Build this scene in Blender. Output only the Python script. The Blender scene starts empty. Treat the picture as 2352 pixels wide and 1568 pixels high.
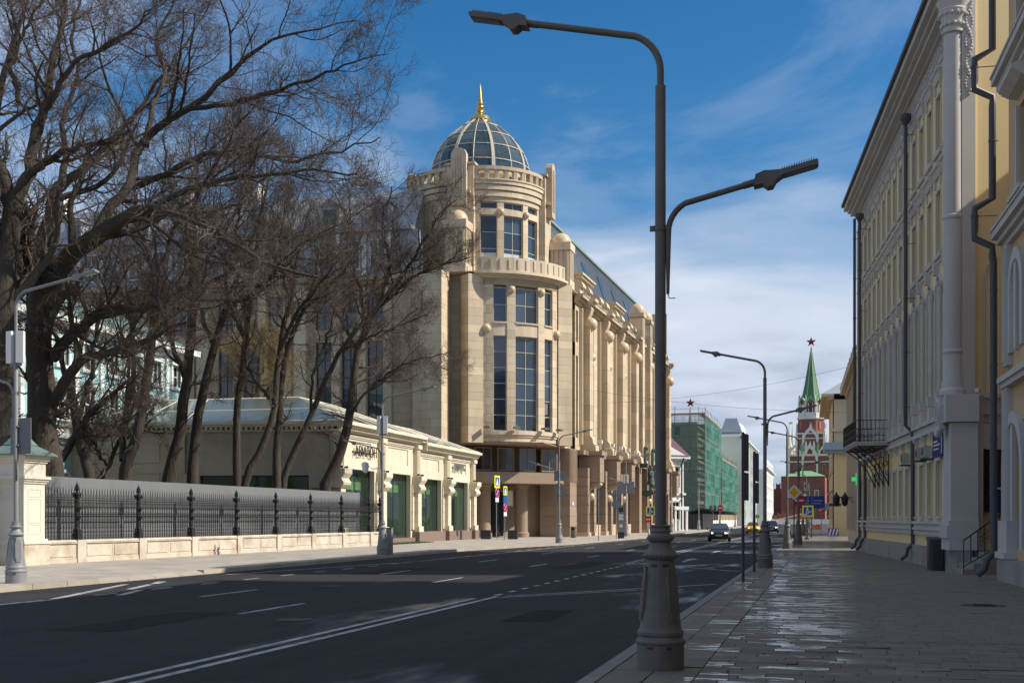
import bpy, math, random
import numpy as np
from mathutils import Vector, Matrix

scene = bpy.context.scene
COL = scene.collection
R = math.radians
PI = math.pi
rnd = random.Random(7)

# ------------------------------------------------------------------ camera
cam_d = bpy.data.cameras.new('camera')
cam = bpy.data.objects.new('camera', cam_d)
COL.objects.link(cam)
cam.location = (0, 0, 1.7)
cam.rotation_euler = (R(90), 0, R(14.305))
cam_d.sensor_width = 36
cam_d.lens = 42.86
cam_d.shift_y = (1191 - 784) / 2352
cam_d.clip_start = 0.2
cam_d.clip_end = 4000
scene.camera = cam

# ------------------------------------------------------------------ light
SKY_OFF = (-8.0, -5.4, 0.0)
SUN_EL, SUN_ANG = R(40), R(9)          # elevation; angle from +X towards +Y
sun_dir = Vector((math.cos(SUN_EL) * math.cos(SUN_ANG), math.cos(SUN_EL) * math.sin(SUN_ANG), math.sin(SUN_EL)))
sd = bpy.data.lights.new('sun', 'SUN')
sd.energy = 4.0
sd.angle = R(0.5)
sd.color = (1.0, 0.93, 0.82)
so = bpy.data.objects.new('sun', sd)
COL.objects.link(so)
so.rotation_euler = sun_dir.to_track_quat('Z', 'Y').to_euler()
so.location = (60, 10, 80)

world = bpy.data.worlds.new('World')
scene.world = world
world.use_nodes = True
wn, wl = world.node_tree.nodes, world.node_tree.links
wn.clear()
w_out = wn.new('ShaderNodeOutputWorld')
w_bg = wn.new('ShaderNodeBackground')
w_bg.inputs['Strength'].default_value = 0.10
sky = wn.new('ShaderNodeTexSky')
sky.sky_type = 'NISHITA'
sky.sun_disc = False
sky.sun_elevation = SUN_EL
sky.sun_rotation = R(90) - SUN_ANG
sky.air_density = 1.0
sky.dust_density = 0.35
sky.ozone_density = 2.2
tc = wn.new('ShaderNodeTexCoord')
sep = wn.new('ShaderNodeSeparateXYZ')
wl.new(tc.outputs['Generated'], sep.inputs[0])
def wmath(op, a, b=None, c=None, clamp=False):
    n = wn.new('ShaderNodeMath')
    n.operation = op
    n.use_clamp = clamp
    for i, v in enumerate((a, b, c)):
        if v is None:
            continue
        if isinstance(v, (int, float)):
            n.inputs[i].default_value = v
        else:
            wl.new(v, n.inputs[i])
    return n.outputs[0]
def wramp(v, stops):
    n = wn.new('ShaderNodeValToRGB')
    n.color_ramp.interpolation = 'EASE'
    e = n.color_ramp.elements
    while len(e) < len(stops):
        e.new(0.5)
    for i, (p, c) in enumerate(stops):
        e[i].position = p
        e[i].color = (c, c, c, 1) if isinstance(c, (int, float)) else (*c, 1)
    wl.new(v, n.inputs[0])
    return n.outputs[0]
zc = wmath('MAXIMUM', sep.outputs[2], 0.0)
den = wmath('ADD', zc, 0.16)
comb = wn.new('ShaderNodeCombineXYZ')
wl.new(wmath('DIVIDE', sep.outputs[0], den), comb.inputs[0])
wl.new(wmath('DIVIDE', sep.outputs[1], den), comb.inputs[1])
wl.new(wmath('MULTIPLY', zc, 1.2), comb.inputs[2])
off = wn.new('ShaderNodeVectorMath')
off.operation = 'ADD'
off.inputs[1].default_value = SKY_OFF
wl.new(comb.outputs[0], off.inputs[0])
cn = wn.new('ShaderNodeTexNoise')
cn.inputs['Scale'].default_value = 1.15
cn.inputs['Detail'].default_value = 8
cn.inputs['Roughness'].default_value = 0.52
cn.inputs['Distortion'].default_value = 0.35
wl.new(off.outputs[0], cn.inputs['Vector'])
# coverage: much cloud low over the horizon, thin wisps higher up
cover = wramp(zc, [(0.0, 0.48), (0.07, 0.40), (0.15, 0.28), (0.21, 0.18), (0.27, 0.06), (0.33, 0.02), (0.45, 0.04), (0.7, 0.12), (1.0, 0.12)])
cm = wmath('ADD', cn.outputs[0], cover)
mask = wramp(cm, [(0.44, 0.0), (0.60, 0.34), (0.80, 0.92), (1.0, 1.0)])
ci = wn.new('ShaderNodeTexNoise')          # thin high veil over the whole sky
ci.inputs['Scale'].default_value = 0.8
ci.inputs['Detail'].default_value = 9
ci.inputs['Roughness'].default_value = 0.62
ci.inputs['Distortion'].default_value = 1.2
wl.new(off.outputs[0], ci.inputs['Vector'])
veil = wramp(ci.outputs[0], [(0.44, 0.0), (0.58, 0.11), (0.74, 0.26)])
mask = wmath('MAXIMUM', mask, veil)
cn2 = wn.new('ShaderNodeTexNoise')
cn2.inputs['Scale'].default_value = 3.4
cn2.inputs['Detail'].default_value = 6
wl.new(off.outputs[0], cn2.inputs['Vector'])
shade = wmath('ADD', wmath('MULTIPLY', cn2.outputs[0], 0.55), wmath('MULTIPLY', zc, 1.3))
ccol = wramp(shade, [(0.2, (2.9, 3.4, 4.4)), (0.5, (4.6, 5.1, 6.1)), (0.75, (6.2, 6.5, 7.0))])
mixc = wn.new('ShaderNodeMix')
mixc.data_type = 'RGBA'
wl.new(mask, mixc.inputs[0])
hs_ = wn.new('ShaderNodeHueSaturation')
hs_.inputs['Saturation'].default_value = 1.42
hs_.inputs['Value'].default_value = 0.80
wl.new(sky.outputs[0], hs_.inputs['Color'])
wl.new(hs_.outputs[0], mixc.inputs[6])
wl.new(ccol, mixc.inputs[7])
wl.new(mixc.outputs[2], w_bg.inputs['Color'])
wl.new(w_bg.outputs[0], w_out.inputs[0])

vs = scene.view_settings
scene.display_settings.display_device = 'sRGB'
vs.view_transform = 'Standard'
vs.look = 'None'
vs.exposure = 0.55
vs.gamma = 1.0
vs.use_curve_mapping = False
scene.cycles.use_denoising = True
scene.cycles.max_bounces = 6
scene.cycles.transparent_max_bounces = 12

# ------------------------------------------------------------------ materials
MATS = {}
def mat(name, col, rough=0.7, var=0.12, scale=3.0, fine=40.0, bump=0.0, bscale=60.0, metal=0.0, spec=0.5,
        stain=None, stain_scale=0.6, stain_amt=0.5, stretch=(1, 1, 1), rand=0.0, wet=None, alpha=None, emit=None, rvar=0.0, bdist=0.02, joints=None):
    """Procedural surface: base colour with two scales of noise, optional stains, per-object tint, bump and wetness."""
    m = bpy.data.materials.new(name)
    m.use_nodes = True
    N, L = m.node_tree.nodes, m.node_tree.links
    b = N['Principled BSDF']
    b.inputs['Roughness'].default_value = rough
    b.inputs['Metallic'].default_value = metal
    b.inputs['Specular IOR Level'].default_value = spec
    g = N.new('ShaderNodeNewGeometry')
    mp = N.new('ShaderNodeMapping')
    mp.inputs['Scale'].default_value = stretch
    L.new(g.outputs['Position'], mp.inputs['Vector'])
    def noise(sc, det=4, ro=0.55):
        n = N.new('ShaderNodeTexNoise')
        n.inputs['Scale'].default_value = sc
        n.inputs['Detail'].default_value = det
        n.inputs['Roughness'].default_value = ro
        L.new(mp.outputs[0], n.inputs['Vector'])
        return n.outputs[0]
    def mth(op, a, bb, cl=False):
        n = N.new('ShaderNodeMath')
        n.operation = op
        n.use_clamp = cl
        for i, v in enumerate((a, bb)):
            if isinstance(v, (int, float)):
                n.inputs[i].default_value = v
            else:
                L.new(v, n.inputs[i])
        return n.outputs[0]
    n1 = noise(scale)
    n2 = noise(fine, 3)
    fac = mth('ADD', mth('MULTIPLY', mth('SUBTRACT', n1, 0.5), 2.6 * var), mth('MULTIPLY', mth('SUBTRACT', n2, 0.5), 1.6 * var))
    if rand:
        oi = N.new('ShaderNodeObjectInfo')
        fac = mth('ADD', fac, mth('MULTIPLY', mth('SUBTRACT', oi.outputs['Random'], 0.5), 2 * rand))
    val = mth('ADD', fac, 1.0)
    hsv = N.new('ShaderNodeHueSaturation')
    hsv.inputs['Color'].default_value = (*col, 1)
    L.new(val, hsv.inputs['Value'])
    out = hsv.outputs[0]
    if stain is not None:
        sn = noise(stain_scale, 6, 0.62)
        rp = N.new('ShaderNodeMapRange')
        rp.inputs[1].default_value = 0.46
        rp.inputs[2].default_value = 0.68
        rp.inputs[4].default_value = stain_amt
        L.new(sn, rp.inputs[0])
        mx = N.new('ShaderNodeMix')
        mx.data_type = 'RGBA'
        L.new(rp.outputs[0], mx.inputs[0])
        L.new(out, mx.inputs[6])
        mx.inputs[7].default_value = (*stain, 1)
        out = mx.outputs[2]
    if joints is not None:                 # mortar joints of far ashlar walls
        sx = N.new('ShaderNodeSeparateXYZ')
        L.new(g.outputs['Position'], sx.inputs[0])
        cb = N.new('ShaderNodeCombineXYZ')
        L.new(mth('ADD', sx.outputs[0], sx.outputs[1]), cb.inputs[0])
        L.new(sx.outputs[2], cb.inputs[1])
        bk = N.new('ShaderNodeTexBrick')
        bk.inputs['Scale'].default_value = 1.0
        bk.inputs['Brick Width'].default_value = joints[0]
        bk.inputs['Row Height'].default_value = joints[1]
        bk.inputs['Mortar Size'].default_value = 0.018
        bk.inputs['Color1'].default_value = (1.0, 1.0, 1.0, 1)
        bk.inputs['Color2'].default_value = (0.86, 0.85, 0.84, 1)
        bk.inputs['Mortar'].default_value = (0.62, 0.58, 0.54, 1)
        L.new(cb.outputs[0], bk.inputs['Vector'])
        mj = N.new('ShaderNodeMix')
        mj.data_type = 'RGBA'
        mj.blend_type = 'MULTIPLY'
        mj.inputs[0].default_value = 1.0
        L.new(out, mj.inputs[6])
        L.new(bk.outputs[0], mj.inputs[7])
        out = mj.outputs[2]
    L.new(out, b.inputs['Base Color'])
    if rvar:
        L.new(mth('ADD', rough, mth('MULTIPLY', mth('SUBTRACT', n1, 0.5), rvar), True), b.inputs['Roughness'])
    if bump:
        bp = N.new('ShaderNodeBump')
        bp.inputs['Strength'].default_value = bump
        bp.inputs['Distance'].default_value = bdist
        L.new(noise(bscale, 5, 0.6), bp.inputs['Height'])
        L.new(bp.outputs[0], b.inputs['Normal'])
    if alpha is not None:
        b.inputs['Alpha'].default_value = alpha
    if emit is not None:
        b.inputs['Emission Color'].default_value = (*emit[0], 1)
        b.inputs['Emission Strength'].default_value = emit[1]
    MATS[name] = m
    return m

def glass_mat(name, tint=(0.02, 0.03, 0.04), rough=0.03, trans=0.0):
    m = bpy.data.materials.new(name)
    m.use_nodes = True
    N, L = m.node_tree.nodes, m.node_tree.links
    b = N['Principled BSDF']
    b.inputs['Base Color'].default_value = (*tint, 1)
    b.inputs['Roughness'].default_value = rough
    b.inputs['Specular IOR Level'].default_value = 0.8
    oi = N.new('ShaderNodeObjectInfo')
    rp = N.new('ShaderNodeMapRange')
    rp.inputs[3].default_value = 0.4
    rp.inputs[4].default_value = 2.6
    L.new(oi.outputs['Random'], rp.inputs[0])
    hv = N.new('ShaderNodeHueSaturation')
    hv.inputs['Color'].default_value = (*tint, 1)
    L.new(rp.outputs[0], hv.inputs['Value'])
    L.new(hv.outputs[0], b.inputs['Base Color'])
    g = N.new('ShaderNodeNewGeometry')
    n = N.new('ShaderNodeTexNoise')
    n.inputs['Scale'].default_value = 0.55
    n.inputs['Detail'].default_value = 2
    L.new(g.outputs['Position'], n.inputs['Vector'])
    bp = N.new('ShaderNodeBump')
    bp.inputs['Strength'].default_value = 0.2
    bp.inputs['Distance'].default_value = 0.05
    L.new(n.outputs[0], bp.inputs['Height'])
    L.new(bp.outputs[0], b.inputs['Normal'])
    if trans:
        t = N.new('ShaderNodeBsdfTransparent')
        t.inputs[0].default_value = (0.72, 0.84, 0.76, 1)
        mx = N.new('ShaderNodeMixShader')
        fr = N.new('ShaderNodeLayerWeight')
        pw = N.new('ShaderNodeMath')
        pw.operation = 'POWER'
        pw.inputs[1].default_value = 4.0
        L.new(fr.outputs['Facing'], pw.inputs[0])
        mr = N.new('ShaderNodeMapRange')
        mr.inputs[3].default_value = 1 - trans
        mr.inputs[4].default_value = 1.0
        L.new(pw.outputs[0], mr.inputs[0])
        L.new(mr.outputs[0], mx.inputs[0])
        L.new(t.outputs[0], mx.inputs[1])
        L.new(b.outputs[0], mx.inputs[2])
        L.new(mx.outputs[0], N['Material Output'].inputs[0])
    MATS[name] = m
    return m

def wet_mat(name, col, var, scale, dry_rough, wet_rough, wscale, wstretch, lo, hi, rand=0.0, dark=0.55, bump=0.25, bscale=120.0, xr=None, streak=0.0):
    """Stone or asphalt that is damp in patches: the patches are darker and smooth."""
    m = bpy.data.materials.new(name)
    m.use_nodes = True
    N, L = m.node_tree.nodes, m.node_tree.links
    b = N['Principled BSDF']
    g = N.new('ShaderNodeNewGeometry')
    def nz(sc, det, st=(1, 1, 1), ro=0.55):
        mp = N.new('ShaderNodeMapping')
        mp.inputs['Scale'].default_value = st
        L.new(g.outputs['Position'], mp.inputs['Vector'])
        n = N.new('ShaderNodeTexNoise')
        n.inputs['Scale'].default_value = sc
        n.inputs['Detail'].default_value = det
        n.inputs['Roughness'].default_value = ro
        L.new(mp.outputs[0], n.inputs['Vector'])
        return n.outputs[0]
    def mth(op, a, bb, cl=False):
        n = N.new('ShaderNodeMath')
        n.operation = op
        n.use_clamp = cl
        for i, v in enumerate((a, bb)):
            if isinstance(v, (int, float)):
                n.inputs[i].default_value = v
            else:
                L.new(v, n.inputs[i])
        return n.outputs[0]
    w = nz(wscale, 3 if not streak else 7, wstretch)
    if rand:
        w = mth('ADD', w, mth('MULTIPLY', mth('SUBTRACT', g.outputs['Random Per Island'], 0.5), rand * 0.8))
    big = nz(0.16, 3, (1.6, 0.5, 1))
    w = mth('ADD', w, mth('MULTIPLY', mth('SUBTRACT', big, 0.5), 0.7))
    if rand:
        oi = N.new('ShaderNodeObjectInfo')
        w = mth('ADD', w, mth('MULTIPLY', mth('SUBTRACT', oi.outputs['Random'], 0.5), rand))
    if xr is not None:                     # the low strip of the pavement where water gathers
        sx = N.new('ShaderNodeSeparateXYZ')
        L.new(g.outputs['Position'], sx.inputs[0])
        d = mth('ABSOLUTE', mth('SUBTRACT', sx.outputs[0], xr[0]), 0)
        fall = mth('MULTIPLY', mth('MAXIMUM', mth('SUBTRACT', d, xr[1]), 0.0), xr[2])
        w = mth('SUBTRACT', w, fall)
    mr = N.new('ShaderNodeMapRange')
    mr.inputs[1].default_value = lo
    mr.inputs[2].default_value = hi
    L.new(w, mr.inputs[0])
    wet = mr.outputs[0]
    val = mth('ADD', mth('MULTIPLY', mth('SUBTRACT', nz(scale, 5), 0.5), var * 2.4), 1.0)
    val = mth('ADD', val, mth('MULTIPLY', mth('SUBTRACT', nz(70 if not streak else 26, 4), 0.5), var * (1.6 if not streak else 3.0)))
    if streak:                             # wheel tracks along the road, patches and oil drips
        val = mth('ADD', val, mth('MULTIPLY', mth('SUBTRACT', nz(1.0, 3, (1.5, 0.03, 1)), 0.5), streak * 1.6))
        val = mth('ADD', val, mth('MULTIPLY', mth('SUBTRACT', nz(0.35, 6, (1, 1, 1), 0.7), 0.5), streak))
    if rand:
        val = mth('ADD', val, mth('MULTIPLY', mth('SUBTRACT', oi.outputs['Random'], 0.5), 0.22))
    val = mth('MULTIPLY', val, mth('SUBTRACT', 1.0, mth('MULTIPLY', wet, 1 - dark)))
    hsv = N.new('ShaderNodeHueSaturation')
    hsv.inputs['Color'].default_value = (*col, 1)
    L.new(val, hsv.inputs['Value'])
    L.new(hsv.outputs[0], b.inputs['Base Color'])
    L.new(mth('ADD', 0.12, mth('MULTIPLY', wet, 0.85 if not streak else 0.35)), b.inputs['Specular IOR Level'])
    L.new(mth('ADD', dry_rough, mth('MULTIPLY', wet, wet_rough - dry_rough)), b.inputs['Roughness'])
    bp = N.new('ShaderNodeBump')
    bp.inputs['Distance'].default_value = 0.006
    L.new(mth('MULTIPLY', mth('SUBTRACT', 1.0, wet), bump), bp.inputs['Strength'])
    L.new(nz(bscale, 4), bp.inputs['Height'])
    L.new(bp.outputs[0], b.inputs['Normal'])
    MATS[name] = m
    return m

wet_mat('asphalt', (0.034, 0.034, 0.036), 0.30, 2.2, 0.85, 0.30, 0.6, (0.9, 0.22, 1), 0.55, 0.66, dark=0.66, bump=0.6, bscale=35, streak=0.5, xr=(-5.0, 2.2, 0.03))
wet_mat('paving', (0.215, 0.187, 0.155), 0.2, 1.6, 0.9, 0.19, 3.4, (0.7, 3.6, 1), 0.585, 0.615, rand=0.42, dark=0.78, xr=(-0.2, 0.9, 0.14))
mat('paving_joint', (0.035, 0.033, 0.031), 0.9)
mat('kerb_stone', (0.20, 0.185, 0.165), 0.75, 0.14, 2.5, 60, bump=0.2, rand=0.08)
mat('kerb_light', (0.36, 0.32, 0.26), 0.8, 0.14, 2.5, 60, bump=0.2, rand=0.08, stain=(0.2, 0.17, 0.13), stain_amt=0.4)
mat('road_paint', (0.42, 0.42, 0.41), 0.6, 0.25, 4, 30, stain=(0.08, 0.08, 0.085), stain_scale=5.0, stain_amt=0.85)
mat('soil', (0.09, 0.075, 0.05), 0.95, 0.25, 1.2, 20, bump=0.6, bscale=15, stain=(0.07, 0.10, 0.03), stain_amt=0.6)
mat('grass', (0.06, 0.12, 0.025), 0.9, 0.3, 4, 50, bump=0.6)
mat('lamp_grey', (0.155, 0.136, 0.116), 0.5, 0.10, 2, 30, bump=0.08, bscale=150, stain=(0.095, 0.085, 0.072), stain_amt=0.6, stain_scale=3)
mat('lamp_light_grey', (0.23, 0.235, 0.245), 0.5, 0.10, 2, 30, bump=0.08, bscale=150)
mat('lamp_lens', (0.16, 0.17, 0.18), 0.2, 0.1)
mat('white_plastic', (0.75, 0.74, 0.72), 0.45, 0.05)
mat('dark_metal', (0.035, 0.036, 0.038), 0.5, 0.15, 4, 40)
mat('iron', (0.014, 0.014, 0.015), 0.5, 0.2, 3, 40, bump=0.1)
mat('grey_board', (0.17, 0.178, 0.187), 0.6, 0.08, 0.7, 10, rand=0.05, stain=(0.13, 0.135, 0.14), stain_amt=0.5, stain_scale=0.5, stretch=(1, 1, 0.3))
mat('fence_stone', (0.55, 0.49, 0.40), 0.85, 0.12, 2.5, 30, bump=0.35, bscale=12, stain=(0.36, 0.27, 0.19), stain_scale=1.2, stain_amt=0.75, rand=0.06)
mat('gate_plaster', (0.63, 0.585, 0.49), 0.8, 0.06, 1, 20, bump=0.1, bscale=20)
mat('green_roof', (0.13, 0.19, 0.17), 0.5, 0.15, 2, 20)
mat('bark', (0.058, 0.045, 0.034), 0.95, 0.35, 3.0, 18, bump=1.0, bscale=10, bdist=0.09, stretch=(1, 1, 0.2), stain=(0.085, 0.08, 0.05), stain_amt=0.35, stain_scale=0.8)
mat('twig', (0.098, 0.070, 0.053), 0.9, 0.3, 0.6, 6)
mat('twig_tan', (0.26, 0.19, 0.08), 0.9, 0.3, 0.6, 6)

# ------------------------------------------------------------------ mesh helpers
class MB:
    """Collects shapes; build() links them as ONE mesh object."""
    def __init__(s):
        s.v, s.f = [], []
    def add(s, vs_, fs_):
        o = len(s.v)
        s.v += [tuple(p) for p in vs_]
        s.f += [tuple(i + o for i in f) for f in fs_]
        return s
    def poly(s, *pts):
        return s.add(pts, [tuple(range(len(pts)))])
    def box(s, x0, x1, y0, y1, z0, z1):
        return s.add([(x0, y0, z0), (x1, y0, z0), (x1, y1, z0), (x0, y1, z0), (x0, y0, z1), (x1, y0, z1), (x1, y1, z1), (x0, y1, z1)],
                     [(0, 3, 2, 1), (4, 5, 6, 7), (0, 1, 5, 4), (1, 2, 6, 5), (2, 3, 7, 6), (3, 0, 4, 7)])
    def tbox(s, x0, x1, y0, y1, z0, z1, ix, iy):
        """box whose top is inset by ix, iy"""
        return s.add([(x0, y0, z0), (x1, y0, z0), (x1, y1, z0), (x0, y1, z0),
                      (x0 + ix, y0 + iy, z1), (x1 - ix, y0 + iy, z1), (x1 - ix, y1 - iy, z1), (x0 + ix, y1 - iy, z1)],
                     [(0, 3, 2, 1), (4, 5, 6, 7), (0, 1, 5, 4), (1, 2, 6, 5), (2, 3, 7, 6), (3, 0, 4, 7)])
    def obox(s, c, sx, sy, sz, rz=0.0):
        ca, sa = math.cos(rz), math.sin(rz)
        pts = []
        for z in (-sz / 2, sz / 2):
            for x, y in ((-sx / 2, -sy / 2), (sx / 2, -sy / 2), (sx / 2, sy / 2), (-sx / 2, sy / 2)):
                pts.append((c[0] + x * ca - y * sa, c[1] + x * sa + y * ca, c[2] + z))
        return s.add(pts, [(0, 3, 2, 1), (4, 5, 6, 7), (0, 1, 5, 4), (1, 2, 6, 5), (2, 3, 7, 6), (3, 0, 4, 7)])
    def prism(s, poly, z0, z1):
        n = len(poly)
        s.add([(x, y, z0) for x, y in poly] + [(x, y, z1) for x, y in poly],
              [tuple(range(n - 1, -1, -1)), tuple(range(n, 2 * n))] + [(i, (i + 1) % n, n + (i + 1) % n, n + i) for i in range(n)])
        return s
    def prism_x(s, poly_yz, x0, x1):
        n = len(poly_yz)
        s.add([(x0, y, z) for y, z in poly_yz] + [(x1, y, z) for y, z in poly_yz],
              [tuple(range(n)), tuple(range(2 * n - 1, n - 1, -1))] + [(i, n + i, n + (i + 1) % n, (i + 1) % n) for i in range(n)])
        return s
    def prism_y(s, poly_xz, y0, y1):
        n = len(poly_xz)
        s.add([(x, y0, z) for x, z in poly_xz] + [(x, y1, z) for x, z in poly_xz],
              [tuple(range(n)), tuple(range(2 * n - 1, n - 1, -1))] + [(i, n + i, n + (i + 1) % n, (i + 1) % n) for i in range(n)])
        return s
    def lathe(s, prof, n=20, cx=0.0, cy=0.0, cz=0.0, a0=0.0, a1=2 * PI, cap=True):
        full = abs(a1 - a0 - 2 * PI) < 1e-6
        k = n if full else n + 1
        o = []
        for r, z in prof:
            for i in range(k):
                a = a0 + (a1 - a0) * i / n
                o.append((cx + r * math.cos(a), cy + r * math.sin(a), cz + z))
        fs_ = []
        for j in range(len(prof) - 1):
            for i in range(n):
                i2 = (i + 1) % k
                fs_.append((j * k + i, j * k + i2, (j + 1) * k + i2, (j + 1) * k + i))
        if cap and full:
            if prof[0][0] > 1e-4:
                fs_.append(tuple(range(k - 1, -1, -1)))
            if prof[-1][0] > 1e-4:
                fs_.append(tuple((len(prof) - 1) * k + i for i in range(k)))
        return s.add(o, fs_)
    def ringseg(s, r0, r1, z0, z1, a0, a1, n=4, cx=0.0, cy=0.0):
        """curved block between radii r0 < r1"""
        o = []
        for i in range(n + 1):
            a = a0 + (a1 - a0) * i / n
            c, q = math.cos(a), math.sin(a)
            o += [(cx + r0 * c, cy + r0 * q, z0), (cx + r1 * c, cy + r1 * q, z0), (cx + r1 * c, cy + r1 * q, z1), (cx + r0 * c, cy + r0 * q, z1)]
        fs_ = [(0, 1, 2, 3), (4 * n + 3, 4 * n + 2, 4 * n + 1, 4 * n)]
        for i in range(n):
            b = 4 * i
            for j in range(4):
                fs_.append((b + j, b + 4 + j, b + 4 + (j + 1) % 4, b + (j + 1) % 4))
        return s.add(o, fs_)
    def sphere(s, c, r, n=12, m=8, z0=-1.0):
        prof = []
        t0 = math.asin(max(-1, z0))
        for j in range(m + 1):
            t = t0 + (PI / 2 - t0) * j / m
            prof.append((max(r * math.cos(t), 1e-5), r * math.sin(t)))
        return s.lathe(prof, n, c[0], c[1], c[2])
    def tube(s, path, r, n=8, cap=True):
        P = [Vector(p) for p in path]
        rr = r if isinstance(r, (list, tuple)) else [r] * len(P)
        o, up = [], None
        for i, p in enumerate(P):
            t = (P[min(i + 1, len(P) - 1)] - P[max(i - 1, 0)]).normalized()
            if up is None:
                up = Vector((0, 0, 1)) if abs(t.z) < 0.9 else Vector((1, 0, 0))
            u = t.cross(up)
            if u.length < 1e-4:
                u = t.cross(Vector((0, 1, 0)))
            u.normalize()
            w = u.cross(t).normalized()
            up = w
            for k in range(n):
                a = 2 * PI * k / n
                q = p + rr[i] * (math.cos(a) * u + math.sin(a) * w)
                o.append(tuple(q))
        fs_ = []
        for i in range(len(P) - 1):
            for k in range(n):
                fs_.append((i * n + k, i * n + (k + 1) % n, (i + 1) * n + (k + 1) % n, (i + 1) * n + k))
        if cap:
            fs_.append(tuple(range(n - 1, -1, -1)))
            fs_.append(tuple((len(P) - 1) * n + k for k in range(n)))
        return s.add(o, fs_)
    def mesh(s, name='mesh', material=None, smooth=False, angle=35):
        me = bpy.data.meshes.new(name)
        me.from_pydata(s.v, [], s.f)
        if smooth:
            me.shade_smooth()
            me.set_sharp_from_angle(angle=R(angle))
        if material:
            me.materials.append(MATS[material])
        me.update()
        return me

def link(name, data, parent=None, loc=(0, 0, 0), rz=0.0):
    o = bpy.data.objects.new(name, data)
    COL.objects.link(o)
    o.location = loc
    o.rotation_euler = (0, 0, rz)
    if parent is not None:
        o.parent = parent
    return o
def tag(o, label=None, cat=None, group=None, kind=None):
    for k, v in (('label', label), ('category', cat), ('group', group), ('kind', kind)):
        if v:
            o[k] = v
    return o
def thing(name, label, cat, loc=(0, 0, 0), rz=0.0, group=None):
    return tag(link(name, None, None, loc, rz), label, cat, group)
def part(mb, name, material, parent, loc=(0, 0, 0), rz=0.0, smooth=False, angle=35):
    me = mb.mesh(name, material, smooth, angle) if isinstance(mb, MB) else mb
    return link(name, me, parent, loc, rz)
def copy_tree(o, parent=None):
    c = o.copy()
    COL.objects.link(c)
    c.parent = parent
    for ch in o.children:
        copy_tree(ch, c)
    return c

class Fr:
    """A wall's own frame: x runs along the wall (to the right seen from outside), -y points outwards."""
    def __init__(s, ox, oy, ang, oz=0.0):
        s.ox, s.oy, s.oz, s.a = ox, oy, oz, ang
        s.c, s.s = math.cos(ang), math.sin(ang)
    def w(s, x, y, z=0.0):
        return (s.ox + x * s.c - y * s.s, s.oy + x * s.s + y * s.c, s.oz + z)
    def put(s, mb, name, material, root, x=0.0, y=0.0, z=0.0, smooth=False, angle=35):
        p = s.w(x, y, z)
        rl = root.location
        return part(mb, name, material, root, (p[0] - rl[0], p[1] - rl[1], p[2] - rl[2]), s.a - root.rotation_euler[2], smooth, angle)

def wall_mesh(L, z0, z1, holes, depth, x0=0.0):
    """front face at y=0 with rectangular openings (xa, xb, za, zb) and their reveals going in by depth"""
    mb = MB()
    xs = sorted({x0, L} | {h[0] for h in holes} | {h[1] for h in holes})
    zs = sorted({z0, z1} | {h[2] for h in holes} | {h[3] for h in holes})
    for i in range(len(xs) - 1):
        xm = (xs[i] + xs[i + 1]) / 2
        hx = [h for h in holes if h[0] < xm < h[1]]
        if not hx:
            mb.poly((xs[i], 0, z0), (xs[i + 1], 0, z0), (xs[i + 1], 0, z1), (xs[i], 0, z1))
            continue
        for j in range(len(zs) - 1):
            zm = (zs[j] + zs[j + 1]) / 2
            if not any(h[2] < zm < h[3] for h in hx):
                mb.poly((xs[i], 0, zs[j]), (xs[i + 1], 0, zs[j]), (xs[i + 1], 0, zs[j + 1]), (xs[i], 0, zs[j + 1]))
    for a, b, c, d in holes:
        mb.poly((a, 0, c), (a, 0, d), (a, depth, d), (a, depth, c))
        mb.poly((b, 0, c), (b, depth, c), (b, depth, d), (b, 0, d))
        mb.poly((a, 0, c), (a, depth, c), (b, depth, c), (b, 0, c))
        mb.poly((a, 0, d), (b, 0, d), (b, depth, d), (a, depth, d))
    return mb
def frame_mesh(w, h, t=0.07, d=0.06, nx=1, nz=1, y=0.0, bar=0.05):
    """window frame with nx by nz lights, lower left at 0,0"""
    mb = MB()
    mb.box(0, t, y, y + d, 0, h).box(w - t, w, y, y + d, 0, h).box(t, w - t, y, y + d, 0, t).box(t, w - t, y, y + d, h - t, h)
    for i in range(1, nx):
        x = w * i / nx
        mb.box(x - bar / 2, x + bar / 2, y + .004, y + d - .004, t, h - t)
    for j in range(1, nz):
        z = h * j / nz
        mb.box(t, w - t, y + .007, y + d - .007, z - bar / 2, z + bar / 2)
    return mb
# ------------------------------------------------------------------ the setting: ground, road, pavements
def struct(mb, name, material, loc=(0, 0, 0)):
    return tag(part(mb, name, material, None, loc), kind='structure')
RZ = -0.13
ground = struct(MB().poly((-1500, -300, -0.30), (1500, -300, -0.30), (1500, 2600, -0.30), (-1500, 2600, -0.30)), 'ground', 'soil')
road = struct(MB().poly((-22, -60, RZ), (-2.3, -60, RZ), (-2.3, 520, RZ), (-22, 520, RZ)), 'road', 'asphalt')
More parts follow.
